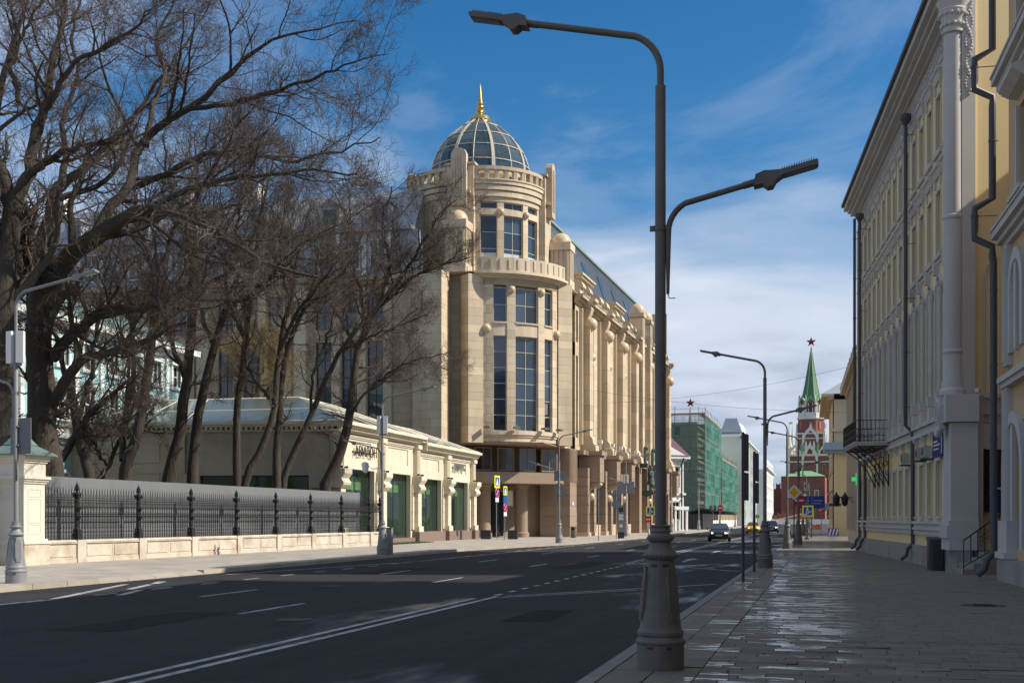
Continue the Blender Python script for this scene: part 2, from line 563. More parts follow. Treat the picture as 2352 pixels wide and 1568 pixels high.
# left kerb line (x at y)
KERB = [(-19.8, -60), (-19.8, 66), (-18.6, 76), (-17.2, 84), (-16.2, 114), (-16.6, 520)]
def kerb_x(y):
    for (xa, ya), (xb, yb) in zip(KERB, KERB[1:]):
        if ya <= y <= yb:
            return xa + (xb - xa) * (y - ya) / (yb - ya)
    return KERB[-1][0]
m = bpy.data.materials.new('left_paving')
m.use_nodes = True
N, L = m.node_tree.nodes, m.node_tree.links
g = N.new('ShaderNodeNewGeometry')
br = N.new('ShaderNodeTexBrick')
br.inputs['Scale'].default_value = 1.0
br.inputs['Brick Width'].default_value = 0.6
br.inputs['Row Height'].default_value = 0.3
br.inputs['Mortar Size'].default_value = 0.012
br.inputs['Color1'].default_value = (0.36, 0.325, 0.275, 1)
br.inputs['Color2'].default_value = (0.43, 0.39, 0.335, 1)
br.inputs['Mortar'].default_value = (0.17, 0.155, 0.13, 1)
L.new(g.outputs['Position'], br.inputs['Vector'])
nz = N.new('ShaderNodeTexNoise')
nz.inputs['Scale'].default_value = 0.7
nz.inputs['Detail'].default_value = 7
L.new(g.outputs['Position'], nz.inputs['Vector'])
mr = N.new('ShaderNodeMapRange')
mr.inputs[1].default_value = 0.3
mr.inputs[2].default_value = 0.7
mr.inputs[3].default_value = 0.75
mr.inputs[4].default_value = 1.12
L.new(nz.outputs[0], mr.inputs[0])
hs = N.new('ShaderNodeHueSaturation')
L.new(br.outputs[0], hs.inputs['Color'])
L.new(mr.outputs[0], hs.inputs['Value'])
L.new(hs.outputs[0], N['Principled BSDF'].inputs['Base Color'])
N['Principled BSDF'].inputs['Roughness'].default_value = 0.85
MATS['left_paving'] = m
mb = MB()
ys = [-60, 0, 30, 38, 66, 76, 84, 114, 200, 520]
mb.poly(*([(kerb_x(y) - 0.28, y, 0) for y in ys] + [(-140, 520, 0), (-140, -60, 0)]))
left_pavement = struct(mb, 'pavement', 'left_paving')
garden = struct(MB().poly((-29.2, 38.4, .03), (-28.2, 73, .03), (-30, 72.5, .03), (-52, 68, .03), (-60, 96, .03), (-110, 98, .03), (-110, 30, .03), (-45, 30, .03)), 'garden_soil', 'soil')
# kerb stones, left
for y in np.arange(8, 170, 1.5):
    ym = y + .75
    if not (20 < ym < 165):
        continue
    xa, xb = kerb_x(y), kerb_x(y + 1.5)
    low = 31.0 < ym < 36.5
    mb = MB()
    zt = 0.012 if not low else -0.075
    if ym > 84 or ym < 66:
        pass
    n = [(xa, y + .006, RZ - .05), (xb, y + 1.494, RZ - .05), (xb - .28, y + 1.494, RZ - .05), (xa - .28, y + .006, RZ - .05)]
    t = [(xa - .02, y + .012, zt), (xb - .02, y + 1.488, zt), (xb - .28, y + 1.488, zt if not low else .002), (xa - .28, y + .012, zt if not low else .002)]
    mb.add(n + t, [(4, 5, 6, 7), (0, 1, 5, 4), (1, 2, 6, 5), (2, 3, 7, 6), (3, 0, 4, 7)])
    part(mb, 'kerb_stone', 'kerb_light', left_pavement)
mb = MB()
for a, b in ((-60, 20), (165, 520)):
    xa, xb = kerb_x(a), kerb_x(b)
    mb.add([(xa, a, RZ - .05), (xb, b, RZ - .05), (xb - .28, b, RZ - .05), (xa - .28, a, RZ - .05), (xa, a, .012), (xb, b, .012), (xb - .28, b, .012), (xa - .28, a, .012)],
           [(4, 5, 6, 7), (0, 1, 5, 4), (1, 2, 6, 5), (2, 3, 7, 6), (3, 0, 4, 7)])
part(mb, 'kerb_run', 'kerb_light', left_pavement)
# small grass patch by the showroom
gp = MB()
for i in range(1500):
    x, y = rnd.uniform(-28.6, -27.2), rnd.uniform(74.8, 84)
    h, a = rnd.uniform(.05, .13), rnd.uniform(0, 6.28)
    dx, dy = .02 * math.cos(a), .02 * math.sin(a)
    gp.poly((x - dx, y - dy, 0), (x + dx, y + dy, 0), (x + rnd.uniform(-.05, .05), y + rnd.uniform(-.05, .05), h))
tag(part(gp, 'grass', 'grass', None), 'narrow strip of green grass at the foot of the pale showroom', 'grass', kind='stuff')

# right pavement: base, kerb stones and laid slabs
mb = MB().poly((-2.5, -60, -0.035), (40, -60, -0.035), (40, 36, -0.035), (14, 36, -0.035), (14, 520, -0.035), (-2.5, 520, -0.035))
right_pavement = struct(mb, 'footway', 'paving_joint')
kb = MB().add([(0, .004, RZ - .05), (.2, .004, RZ - .05), (.2, .996, RZ - .05), (0, .996, RZ - .05), (.015, .008, .004), (.196, .008, .004), (.196, .992, .004), (.015, .992, .004)],
              [(4, 5, 6, 7), (0, 1, 5, 4), (1, 2, 6, 5), (2, 3, 7, 6), (3, 0, 4, 7)]).mesh('kerb', 'kerb_stone')
for i in range(6, 140):
    part(kb, 'kerb_stone', None, right_pavement, (-2.5, float(i), 0))
mb = MB()
for y0, y1 in ((-60, 6), (140, 520)):
    mb.box(-2.5, -2.3, y0, y1, RZ - .05, .004)
part(mb, 'kerb_run', 'kerb_stone', right_pavement)
slabs = []          # (y, x, w, d)
row_r = random.Random(3)
def row(y, d, xa, xb, wl, off):
    x = xa - off
    while x < xb:
        w = row_r.choice(wl)
        a, b = max(x, xa), min(x + w, xb)
        if b - a > .04:
            slabs.append((y, a, b - a, d))
        x += w
y = 6.0
while y < 150:
    d = 0.24
    row(y, d, -1.33, 6.6 if y < 60 else 4.4, (0.4, 0.6, 0.6, 0.8), row_r.uniform(0, .5))
    y += d
y = 6.0
while y < 150:
    for a, b in ((-2.295, -1.83), (-1.83, -1.335)):
        slabs.append((y, a, b - a, .45))
    y += .45
def visible(s):
    y, x = s[0], s[1]
    return y > 9.5 and -3.2 < x < .149 * y + .5
vis = sorted([s for s in slabs if visible(s)], key=lambda s: s[0])
near, rest = vis[:300], vis[300:] + [s for s in slabs if not visible(s) and 0 < s[0]]
cache = {}
def slab_pts(w, d, t):
    g_, e = .004, .008
    b = [(g_, g_, -.06), (w - g_, g_, -.06), (w - g_, d - g_, -.06), (g_, d - g_, -.06)]
    m_ = [(g_, g_, -.006), (w - g_, g_, -.006), (w - g_, d - g_, -.006), (g_, d - g_, -.006)]
    tp = [(e, e, 0), (w - e, e, 0), (w - e, d - e, 0), (e, d - e, 0)]
    return m_ + tp
SF = [(4, 5, 6, 7), (0, 1, 5, 4), (1, 2, 6, 5), (2, 3, 7, 6), (3, 0, 4, 7)]
for y, x, w, d in near:
    k = (round(w, 2), round(d, 2))
    if k not in cache:
        cache[k] = MB().add(slab_pts(k[0], k[1], 0), SF).mesh('slab', 'paving')
    o = part(cache[k], 'paving_slab', None, right_pavement, (x, y, rnd.uniform(-.0025, .0025)))
    o.rotation_euler = (rnd.gauss(0, .009), rnd.gauss(0, .006), 0)
V, F = [], []
for y, x, w, d in rest:
    z = rnd.uniform(-.0025, .0025)
    tx, ty = rnd.gauss(0, .009), rnd.gauss(0, .006)
    o = len(V)
    for px, py, pz in slab_pts(w, d, 0):
        V.append((x + px, y + py, z + pz + tx * (py - d / 2) + ty * (px - w / 2)))
    F += [tuple(i + o for i in f) for f in SF]
me = bpy.data.meshes.new('slabs')
me.from_pydata(V, [], F)
me.materials.append(MATS['paving'])
tag(link('paving_field', me, right_pavement), kind='stuff')
# manhole cover in the footway
mh = thing('manhole_cover', 'round dark iron manhole cover set flush in the wet right pavement', 'manhole', (3.05, 25.5, 0))
part(MB().lathe([(.42, -.03), (.42, .008), (.36, .011), (.36, .007), (.30, .007), (.30, .011), (.1, .012), (1e-4, .012)], 28), 'cover', 'dark_metal', mh)
mb = MB()
for i in range(7):
    mb.obox((0, -.24 + .08 * i, .013), .36, .02, .008)
part(mb, 'tread_bars', 'dark_metal', mh)

# painted markings, each a thin sheet on the asphalt
def mark(name, pts, z=RZ + .004):
    part(MB().poly(*[(x, y, z) for x, y in pts]), name, 'road_paint', road)
def line(name, xa, ya, xb, yb, w=.12):
    d = Vector((xb - xa, yb - ya)).normalized()
    nx, ny = -d.y * w / 2, d.x * w / 2
    mark(name, [(xa - nx, ya - ny), (xb - nx, yb - ny), (xb + nx, yb + ny), (xa + nx, ya + ny)])
line('centre_line', -7.45, 6, -7.45, 27.8, .13)
line('centre_line', -7.78, 6, -7.78, 27.0, .13)
y = 28.2
while y < 62:
    line('centre_dash', -7.6, y, -7.6, y + .55, .14)
    y += 1.35
line('centre_line', -7.5, 62, -7.5, 150, .13)
line('centre_line', -7.85, 50, -7.85, 150, .13)
line('box_line', -7.3, 28.0, -2.9, 34.5, .11)
line('box_line', -7.3, 27.4, -4.6, 31.2, .09)
line('box_line', -7.3, 50.0, -2.8, 43.0, .11)
for y in (44, 52, 66, 80):
    for k in (-.55, .35):
        mark('arrow_mark', [(-5.3 + k, y), (-5.15 + k, y), (-5.15 + k, y + 3.2), (-4.9 + k, y + 3.2), (-5.22 + k, y + 4.6), (-5.55 + k, y + 3.2), (-5.3 + k, y + 3.2)]) if k < 0 else None
for xl in (-10.9, -14.2):
    y = 9.5 if xl > -12 else 14.0
    while y < 150:
        line('lane_dash', xl, y, xl, y + 3.0, .12)
        y += 12.0
y = 18
while y < 90:
    line('bus_dash', -16.9, y, -16.9, y + 1.0, .12)
    y += 2.6
line('edge_line', -19.0, 36.5, -17.2, 48, .12)
line('edge_line', -16.95, 48, -15.4, 130, .12)
line('edge_line', -17.0, 10, -17.0, 24, .12)
line('guide_line', -17.0, 24.3, -18.9, 30.4, .2)
line('guide_line', -16.35, 26, -17.0, 28, .2)
line('guide_line', -17.5, 28.3, -18.2, 30.5, .2)
line('guide_line', -18.3, 30.9, -18.7, 32.0, .25)

# repairs and covers in the carriageway
mat('asphalt_patch', (0.024, 0.024, 0.026), 0.88, 0.2, 3, 26, bump=0.5, bscale=40, spec=0.1)
for i, (x, y, w_, l_) in enumerate(((-12.4, 17.5, 1.3, 4.2), (-5.6, 21.0, .9, 3.0), (-15.4, 38, 1.6, 5), (-9.8, 44, 1.2, 7), (-11.8, 62, 2.0, 6))):
    part(MB().poly((x, y, RZ + .0035), (x + w_, y + .1, RZ + .0035), (x + w_ - .1, y + l_, RZ + .0035), (x + .05, y + l_ - .1, RZ + .0035)), 'repair_patch', 'asphalt_patch', road)
for x, y, lb in ((-9.3, 20.5, 'round iron manhole cover in the road left of the centre line'), (-13.0, 31.0, 'round iron manhole cover in the road in the second lane'), (-4.9, 36.5, 'round iron manhole cover in the road near the right kerb')):
    m_ = thing('road_manhole', lb, 'manhole', (x, y, RZ), 0, 'manhole covers in the road')
    part(MB().lathe([(.34, 0), (.34, .008), (.28, .010), (.28, .006), (1e-4, .006)], 24), 'cover', 'dark_metal', m_)
# ------------------------------------------------------------------ street lamps
BASE_PROF = [(.268, 0), (.268, .285), (.282, .30), (.282, .325), (.262, .345), (.25, .375), (.262, .39), (.262, .425), (.245, .45), (.238, .46),
             (.232, .49), (.160, 1.215), (.155, 1.235), (.178, 1.245), (.192, 1.265), (.192, 1.30), (.178, 1.325), (.150, 1.352), (.125, 1.40), (.114, 1.434),
             (.122, 1.442), (.143, 1.458), (.148, 1.485), (.143, 1.512), (.115, 1.53), (.108, 1.545), (.116, 1.555), (.116, 1.57), (.106, 1.58), (.102, 1.60), (.112, 1.612), (.112, 1.63), (.09, 1.635)]
def lamp_head(parent, x, z, ang, flip, detail, material):
    """flat LED head with a curved neck, at the end of an arm that points along +x (flip=-1: along -x)"""
    prof = [(-.05, -.055), (.05, -.06), (.09, -.11), (.15, -.115), (.20, -.06), (.28, -.028), (.66, -.028), (.68, -.01), (.68, .03), (.28, .034), (.2, .05), (.10, .075), (0, .06)]
    ca, sa = math.cos(ang), math.sin(ang)
    pts = [(x + flip * (px * ca - pz * sa), z + px * sa + pz * ca) for px, pz in prof]
    me = MB()
    n = len(pts)
    me.add([(a, -.055, b) for a, b in pts] + [(a, -.10, b) if 4 < i < 11 else (a, -.075, b) for i, (a, b) in enumerate(pts)], [])
    me = MB().prism_y(pts, -.095, .095)
    h = part(me, 'lamp_head', material, parent)
    if detail:
        fin = MB()
        for i in range(14):
            px = .29 + i * .027
            a, b = x + flip * (px * ca - .036 * sa), z + px * sa + .036 * ca
            fin.obox((a, 0, b + .012), .008, .15, .026)
        part(fin, 'cooling_fins', material, h)
        ln = MB()
        q = [(.30, -.0305), (.64, -.0305), (.64, -.036), (.30, -.036)]
        ln.prism_y([(x + flip * (a * ca - b * sa), z + a * sa + b * ca) for a, b in q], -.075, .075)
        part(ln, 'lens', 'lamp_lens', h)
        part(MB().tube([(x + flip * (-.16 * ca), 0, z - .16 * sa), (x + flip * (.02 * ca), 0, z + .02 * sa)], .042, 12), 'socket', material, h, smooth=True)
    return h
def arm_path(z0, rise, reach, bend, flip, z_bend):
    p = [(0, 0, z0), (0, 0, z_bend - bend)]
    for i in range(1, 8):
        a = PI / 2 * i / 8 * (1 - .12)
        p.append((flip * bend * (1 - math.cos(a)), 0, z_bend - bend + bend * math.sin(a)))
    e = p[-1]
    k = rise / reach
    p.append((flip * reach, 0, e[2] + (reach - abs(e[0])) * k))
    return p, (flip * reach, p[-1][2]), math.atan(k)
def street_lamp(loc, label, group, material, H=7.24, reach=1.62, flip=-1, low=None, detail=False, boxes=0, rise=.34, s=1.0):
    t = thing('street_lamp', label, 'lamp', loc, 0, group)
    n = 40 if detail else 18
    b = part(MB().lathe([(r * s, z) for r, z in BASE_PROF], n), 'base', material, t, smooth=True, angle=28)
    split = 6.62 if H < 7.4 else 5.4 + (H - 7.3)
    part(MB().lathe([(.064, 1.6), (.060, split - .01), (.055, split)], 16), 'pole', material, t, smooth=True)
    path, end, ang = arm_path(split - .02, rise, reach, .45, flip, H)
    part(MB().tube(path, .040, 12), 'arm', material, t, smooth=True)
    lamp_head(t, end[0] + flip * .02, end[1], ang, flip, detail, material)
    if low:
        lz, lr, lrise, lflip = low
        pts = [(lflip * .085, 0, lz - .75), (lflip * .09, 0, lz - .05)]
        for i in range(1, 7):
            a = PI / 2 * i / 7 * .8
            pts.append((lflip * (.09 + .36 * (1 - math.cos(a))), 0, lz - .05 + .36 * math.sin(a)))
        e = pts[-1]
        pts.append((lflip * lr, 0, e[2] + lrise))
        part(MB().tube(pts, [.018] + [.034] * (len(pts) - 1), 10), 'side_arm', material, t, smooth=True)
        lamp_head(t, lflip * lr, pts[-1][2], math.atan(lrise / (lr - abs(e[0]))), lflip, detail, material)
        part(MB().lathe([(.07, lz - .03), (.07, lz + .03)], 16).obox((-lflip * .095, 0, lz), .05, .03, .06).obox((lflip * .09, 0, lz), .06, .05, .03), 'clamp', material, t)
        if detail:
            part(MB().tube([(lflip * .085, 0, lz - .75), (lflip * .10, 0, lz - .80), (lflip * .17, 0, lz - .80)], .006, 5), 'hook', material, t)
    if detail:
        # beads round the two collars, hatch, bolt pockets, casting seam
        for rr, zz, br, nb in ((.189, 1.283, .019, 26), (.144, 1.485, .015, 22)):
            mb = MB()
            for i in range(nb):
                a = 2 * PI * i / nb
                mb.sphere((rr * math.cos(a), rr * math.sin(a), zz), br, 8, 5)
            part(mb, 'bead_ring', material, b, smooth=True)
        for a0 in (R(-38), R(200)):
            mb = MB()
            for k in range(7):
                z = .60 + .52 * k / 6
                r0 = .232 - (.072) * (z - .49) / .725
                w_ = .075 if k not in (0, 6) else .055
                mb.obox((r0 * math.cos(a0), r0 * math.sin(a0), z), .03, 2 * w_, .52 / 6 + .001, a0)
            part(mb, 'hatch', material, b)
            part(MB().obox((.224 * math.cos(a0), .224 * math.sin(a0), .585), .03, .05, .03, a0).sphere((.172 * math.cos(a0), .172 * math.sin(a0), 1.13), .016, 8, 5), 'hinge', material, b)
        for z, r0 in ((1.175, .162), (.255, .266)):
            for a0 in (R(-62), R(-108)):
                part(MB().obox((r0 * math.cos(a0), r0 * math.sin(a0), z), .02, .065, .026, a0), 'bolt_pocket', 'dark_metal', b)
        mb = MB()
        for a0 in (R(-84),):
            mb.tube([(.269 * math.cos(a0), .269 * math.sin(a0), .0), (.269 * math.cos(a0), .269 * math.sin(a0), .285)], .004, 4)
            mb.tube([(.233 * math.cos(a0), .233 * math.sin(a0), .49), (.161 * math.cos(a0), .161 * math.sin(a0), 1.21)], .004, 4)
        part(mb, 'seam', material, b)
    else:
        part(MB().obox((.20, -.05, .8), .03, .11, .45, 0), 'hatch', material, b)
        part(MB().obox((.02, -.262, .22), .1, .02, .04, 0), 'bolt_pocket', 'dark_metal', b)
    if boxes:
        zb = boxes
        for dx in (-.15, .15):
            part(MB().obox((dx, -.02, zb), .2, .14, .84, .25 * (1 if dx > 0 else -1)), 'antenna_box', 'white_plastic', t)
        part(MB().obox((0, 0, zb - .46), .34, .05, .06).obox((0, 0, zb + .3), .3, .05, .04), 'bracket', material, t)
    return t
GR = 'lamps along the right kerb'
lamps_r = [(-1.79, 13.85, 'tall dark grey street lamp with two arms, closest of all, on the right pavement'),
           (-1.96, 43.4, 'second street lamp from the camera in the right-hand row, two arms'),
           (-1.98, 71.5, 'third street lamp from the camera in the right-hand row'),
           (-1.6, 84.0, 'fourth street lamp of the right-hand row, beside the yellow diamond sign'),
           (-1.98, 128, 'fifth street lamp of the right-hand row, small and far down the pavement'),
           (-1.98, 158, 'sixth street lamp of the right-hand row, far beyond the yellow underpass sign'),
           (-1.98, 190, 'farthest street lamp of the right-hand row, near the red brick tower')]
for i, (x, y, lb) in enumerate(lamps_r):
    street_lamp((x, y, 0), lb, GR, 'lamp_grey', 7.24, 1.56, -1, (5.0, 1.08, .19, 1) if i != 2 else None, i == 0)
GL = 'lamps along the left kerb'
street_lamp((-20.75, 28.1, 0), 'pale grey street lamp with white antenna boxes beside the cream gate pillar', GL, 'lamp_light_grey', 7.75, 1.75, 1, (5.05, 1.0, .2, -1), True, 6.25)
street_lamp((-20.05, 54.0, 0), 'grey street lamp with white box in front of the pale showroom', GL, 'lamp_light_grey', 7.45, 1.9, 1, (4.75, 1.3, .25, -1), False, 6.1)
street_lamp((-18.1, 84.5, 0), 'grey street lamp at the brown stone corner of the domed building', GL, 'lamp_light_grey', 7.6, 1.7, 1, (4.9, 1.5, .4, -1))
street_lamp((-18.6, 118, 0), 'grey street lamp with white box in front of the bronze statue', GL, 'lamp_light_grey', 7.6, 1.9, 1, (5.0, 1.5, .4, -1), False, 5.6)
street_lamp((-18.4, 153, 0), 'far grey street lamp before the white house with purple roof', GL, 'lamp_light_grey', 7.6, 1.9, 1, (5.0, 1.5, .4, -1))
street_lamp((-18.2, 186, 0), 'thin distant street lamp before the green scaffold netting, left of the dark car', GL, 'lamp_light_grey', 7.6, 1.9, 1, None)
street_lamp((-18.0, 222, 0), 'thin distant street lamp before the green scaffold netting, above the dark car', GL, 'lamp_light_grey', 7.6, 1.9, 1, None)
street_lamp((-18.0, 262, 0), 'farthest street lamp of the left row before the second netted block', GL, 'lamp_light_grey', 7.6, 1.9, 1, None)
# sign boards hung on the first left lamp are seen from behind
sb = thing('traffic_sign', 'grey back of a traffic sign hung on the leftmost street lamp', 'sign', (-20.75, 28.0, 3.9))
part(MB().obox((.12, .14, .0), .62, .025, .95), 'plate', 'grey_board', sb)
part(MB().obox((.0, .09, .25), .2, .06, .05).obox((.0, .09, -.25), .2, .06, .05), 'bracket', 'lamp_light_grey', sb)
sb = thing('traffic_sign', 'dark round sign disc on the leftmost street lamp, seen edge-on', 'sign', (-20.75, 28.0, 3.0))
part(MB().lathe([(.3, -.012), (.3, .012)], 24), 'plate', 'lamp_grey', sb).rotation_euler = (R(90), 0, R(-53))
sb.children[0].location = (.0, .14, 0)

# ------------------------------------------------------------------ iron fence on stone base, grey hoarding, gate pillar
FA, FB = Vector((-28.5, 40.1)), Vector((-27.7, 74.4))
FL = (FB - FA).length
fr = Fr(FA.x, FA.y, math.atan2(FB.y - FA.y, FB.x - FA.x))
fence = thing('iron_fence', 'black wrought iron fence with spikes on a weathered pale stone base', 'fence', (FA.x, FA.y, 0))
posts = [2.17 + 4.29 * i for i in range(8)] + [FL - .25]
edges = [0] + posts
for i in range(len(edges) - 1):
    a, b = edges[i] + (.28 if i else 0), edges[i + 1] - .28
    if b - a < .3:
        continue
    k = max(1, round((b - a) / 2.1))
    for j in range(k):
        xa, xb = a + (b - a) * j / k + .006, a + (b - a) * (j + 1) / k - .006
        mb = MB().box(xa, xb, -.16, .2, .14, .74)
        pan = MB().box(xa + .12, xb - .12, -.185, -.15, .24, .66)
        p_ = fr.put(mb, 'stone_panel', 'fence_stone', fence)
        part(pan, 'raised_field', 'fence_stone', p_)
        fr.put(MB().box(xa, xb, -.2, .24, 0, .136 + rnd.uniform(-.004, .004)), 'plinth_stone', 'fence_stone', fence)
        fr.put(MB().box(xa - .004, xb + .004, -.22, .24, .745, .80).tbox(xa, xb, -.24, .24, .80, .88, 0, .1), 'coping_stone', 'fence_stone', fence)
for x in posts:
    fr.put(MB().box(x - .27, x + .27, -.24, .28, 0, .88), 'pier_stone', 'fence_stone', fence)
    mb = MB().box(x - .15, x + .15, -.15, .15, .88, 1.12).box(x - .11, x + .11, -.11, .11, 1.12, 1.3).lathe([(.085, 1.3), (.075, 1.35), (.075, 2.35), (.10, 2.37), (.10, 2.43), (.075, 2.45), (.075, 2.55)], 12, x)
    mb.box(x - .12, x + .12, -.12, .12, 2.55, 2.66).tbox(x - .16, x + .16, -.16, .16, 2.66, 2.74, .06, .06)
    po = fr.put(mb, 'post', 'iron', fence)
    part(MB().lathe([(.05, 2.74), (.05, 2.8), (.10, 2.86), (.11, 2.9), (.06, 2.95), (.10, 2.98), (.04, 3.03), (.05, 3.07), (.015, 3.11), (.004, 3.2)], 10, x), 'finial', 'iron', po, smooth=True)
    mb = MB()
    for z in (1.75, 2.1):
        for k in range(10):
            a = 2 * PI * k / 10
            mb.obox((x + .06 * math.cos(a), -.1, z + .06 * math.sin(a)), .035, .05, .035)
    part(mb, 'rosette', 'iron', po)
pick = MB().box(-.012, .012, -.012, .012, .88, 2.78).tbox(-.018, .018, -.018, .018, 2.52, 2.58, .012, .012).tbox(-.02, .02, -.008, .008, 2.78, 2.95, .018, .006)
pick.obox((0, 0, 1.95), .045, .03, .04).obox((0, 0, 1.22), .05, .03, .03)
pick = pick.mesh('picket', 'iron')
spike = MB().box(-.008, .008, -.008, .008, 2.1, 2.6).tbox(-.016, .016, -.008, .008, 2.6, 2.72, .014, .006)
spike = spike.mesh('spike', 'iron')
def ring(mb, cx, cz, r, t=.013, n=10, y=0.0, a0=0.0, a1=2 * PI):
    pts = [(cx + r * math.cos(a0 + (a1 - a0) * i / n), y, cz + r * math.sin(a0 + (a1 - a0) * i / n)) for i in range(n + 1)]
    mb.tube(pts, t / 2, 4, False)
for i in range(len(edges) - 1):
    a, b = edges[i] + (.16 if i else .05), edges[i + 1] - .16
    if b - a < .25:
        continue
    mb = MB()
    for z, h in ((.93, .03), (1.16, .03), (2.18, .03), (2.42, .04), (2.52, .02)):
        mb.box(a - .04, b + .04, -.017, .017, z, z + h)
    fr.put(mb, 'rail', 'iron', fence)
    n = max(2, round((b - a) / .185))
    orn = MB()
    for j in range(n + 1):
        x = a + (b - a) * j / n
        fr.put(pick, 'picket', None, fence, x)
        if j < n:
            xm = x + (b - a) / n / 2
            fr.put(spike, 'spike', None, fence, xm)
            ring(orn, xm, 2.31, .075)
            ring(orn, x, 1.04, .06)
            ring(orn, xm, 1.3, .085, a0=0, a1=PI)
            ring(orn, xm, 2.02, .075, a0=PI, a1=2 * PI)
            orn.tube([(xm - .075, 0, 2.02), (xm - .05, 0, 2.18)], .007, 4, False).tube([(xm + .075, 0, 2.02), (xm + .05, 0, 2.18)], .007, 4, False)
            orn.tube([(x, 0, 2.22), (xm, 0, 2.4), (x + (b - a) / n, 0, 2.22)], .007, 4, False)
    tag(fr.put(orn, 'scrollwork', 'iron', fence), kind='stuff')
hoard = thing('hoarding', 'plain grey sheet hoarding standing behind the iron fence', 'hoarding', (FA.x - .75, FA.y - .3, 0))
hf = Fr(FA.x - .75, FA.y - .3, fr.a)
x = 0.0
while x < FL - 1.6:
    w_ = min(3.0, FL - 1.5 - x)
    hf.put(MB().box(x + .003, x + w_ - .003, 0, .03, .1, 3.36 + rnd.uniform(-.004, .004)), 'sheet', 'grey_board', hoard)
    hf.put(MB().box(x - .03, x + .03, .03, .09, 0, 3.3), 'upright', 'lamp_grey', hoard)
    x += w_

def pillar(px, py, lbl, s=1.0, H=4.3):
    t = thing('gate_pillar', lbl, 'gate pillar', (px, py, 0), fr.a - R(90))
    w = .60 * s
    part(MB().box(-w - .12, w + .12, -w - .12, w + .12, 0, .78), 'plinth', 'fence_stone', t)
    part(MB().box(-w - .16, w + .16, -w - .16, w + .16, .78, .86).box(-w - .08, w + .08, -w - .08, w + .08, .86, .96), 'plinth_moulding', 'gate_plaster', t)
    sh = part(MB().box(-w, w, -w, w, .96, 3.0), 'shaft', 'gate_plaster', t)
    for k in range(4):
        mb = MB()
        q = w + .012
        for z0, z1 in ((1.15, 1.5), (1.55, 2.45), (2.5, 2.8)):
            mb.box(-w * .62, w * .62, -q, -w + .003, z0, z0 + .03).box(-w * .62, w * .62, -q, -w + .003, z1 - .03, z1).box(-w * .62, -w * .62 + .03, -q, -w + .003, z0 + .03, z1 - .03).box(w * .62 - .03, w * .62, -q, -w + .003, z0 + .03, z1 - .03)
        part(mb, 'panel_frame', 'gate_plaster', sh, rz=PI / 2 * k)
    mb = MB()
    for z, e, h in ((3.0, .05, .08), (3.08, .10, .08), (3.16, .16, .10), (3.26, .02, .5), (3.76, .07, .08), (3.84, .13, .1), (3.94, .20, .08)):
        mb.box(-w - e, w + e, -w - e, w + e, z, z + h - .001)
    part(mb, 'cornice', 'gate_plaster', t)
    e = w + .33
    part(MB().box(-e, e, -e, e, 4.02, 4.07).tbox(-e, e, -e, e, 4.07, 4.42, .55 * s, .55 * s).tbox(-e + .5 * s, e - .5 * s, -e + .5 * s, e - .5 * s, 4.42, 4.85, .3 * s, .3 * s), 'cap', 'green_roof', t)
    return t
pillar(-28.72, 39.15, 'cream gate pillar with moulded panels and green metal cap beside the fence')
gate = thing('iron_gate', 'black wrought iron gate leaf at the far left beside the cream pillar', 'gate', (-29.3, 38.4, 0))
gf = Fr(-29.3, 38.4, fr.a + R(10))
mb = MB()
for z in (.3, 1.2, 2.4, 2.7):
    mb.box(-2.2, 0, -.02, .02, z, z + .05)
gf.put(mb, 'rail', 'iron', gate)
for i in range(13):
    gf.put(MB().box(-.015, .015, -.015, .015, .1, 2.9).tbox(-.02, .02, -.01, .01, 2.9, 3.05, .018, .008), 'bar', 'iron', gate, -2.2 + i * .18)
orn = MB()
for i in range(12):
    for z in (.75, 1.0, 2.55):
        ring(orn, -2.11 + i * .18, z, .08)
tag(gf.put(orn, 'scrollwork', 'iron', gate), kind='stuff')
# ------------------------------------------------------------------ bare trees
def unit(a):
    return a / np.maximum(np.linalg.norm(a, axis=-1, keepdims=True), 1e-9)
def grow(rng, P, Rr, k, t0, t1, amin, amax, lratio, lmin, lmax, rratio, rmin, npts, wob, up, out=0.0):
    """k children for each parent polyline P (N, n, 3) with radii Rr (N, n)"""
    N_, n, _ = P.shape
    par = np.repeat(np.arange(N_), k)
    M = len(par)
    t = t0 + (t1 - t0) * ((np.tile(np.arange(k), N_) + rng.random(M)) / k)
    f = t * (n - 1)
    i = np.minimum(f.astype(int), n - 2)
    u = (f - i)[:, None]
    a, b = P[par, i], P[par, i + 1]
    p = a + (b - a) * u
    tan = unit(b - a)
    rad = Rr[par, i] * (1 - u[:, 0]) + Rr[par, i + 1] * u[:, 0]
    plen = np.linalg.norm(np.diff(P, axis=1), axis=2).sum(1)[par]
    q = unit(np.cross(tan, rng.normal(size=(M, 3))))
    ang = np.radians(amin + (amax - amin) * rng.random(M))[:, None]
    d = unit(tan * np.cos(ang) + q * np.sin(ang))
    ln = np.clip(plen * lratio * (1 - .55 * t) * (.6 + .8 * rng.random(M)), lmin, lmax)
    pts = [p]
    step = (ln / (npts - 1))[:, None]
    for j in range(npts - 1):
        pts.append(pts[-1] + d * step)
        d = unit(d + rng.normal(size=(M, 3)) * wob + np.array([0, 0, up]))
    r0 = np.maximum(rad * rratio * (.7 + .4 * rng.random(M)), rmin)
    tp = np.linspace(1, .3, npts)[None, :]
    return np.stack(pts, 1), np.maximum(r0[:, None] * tp, rmin * .6)
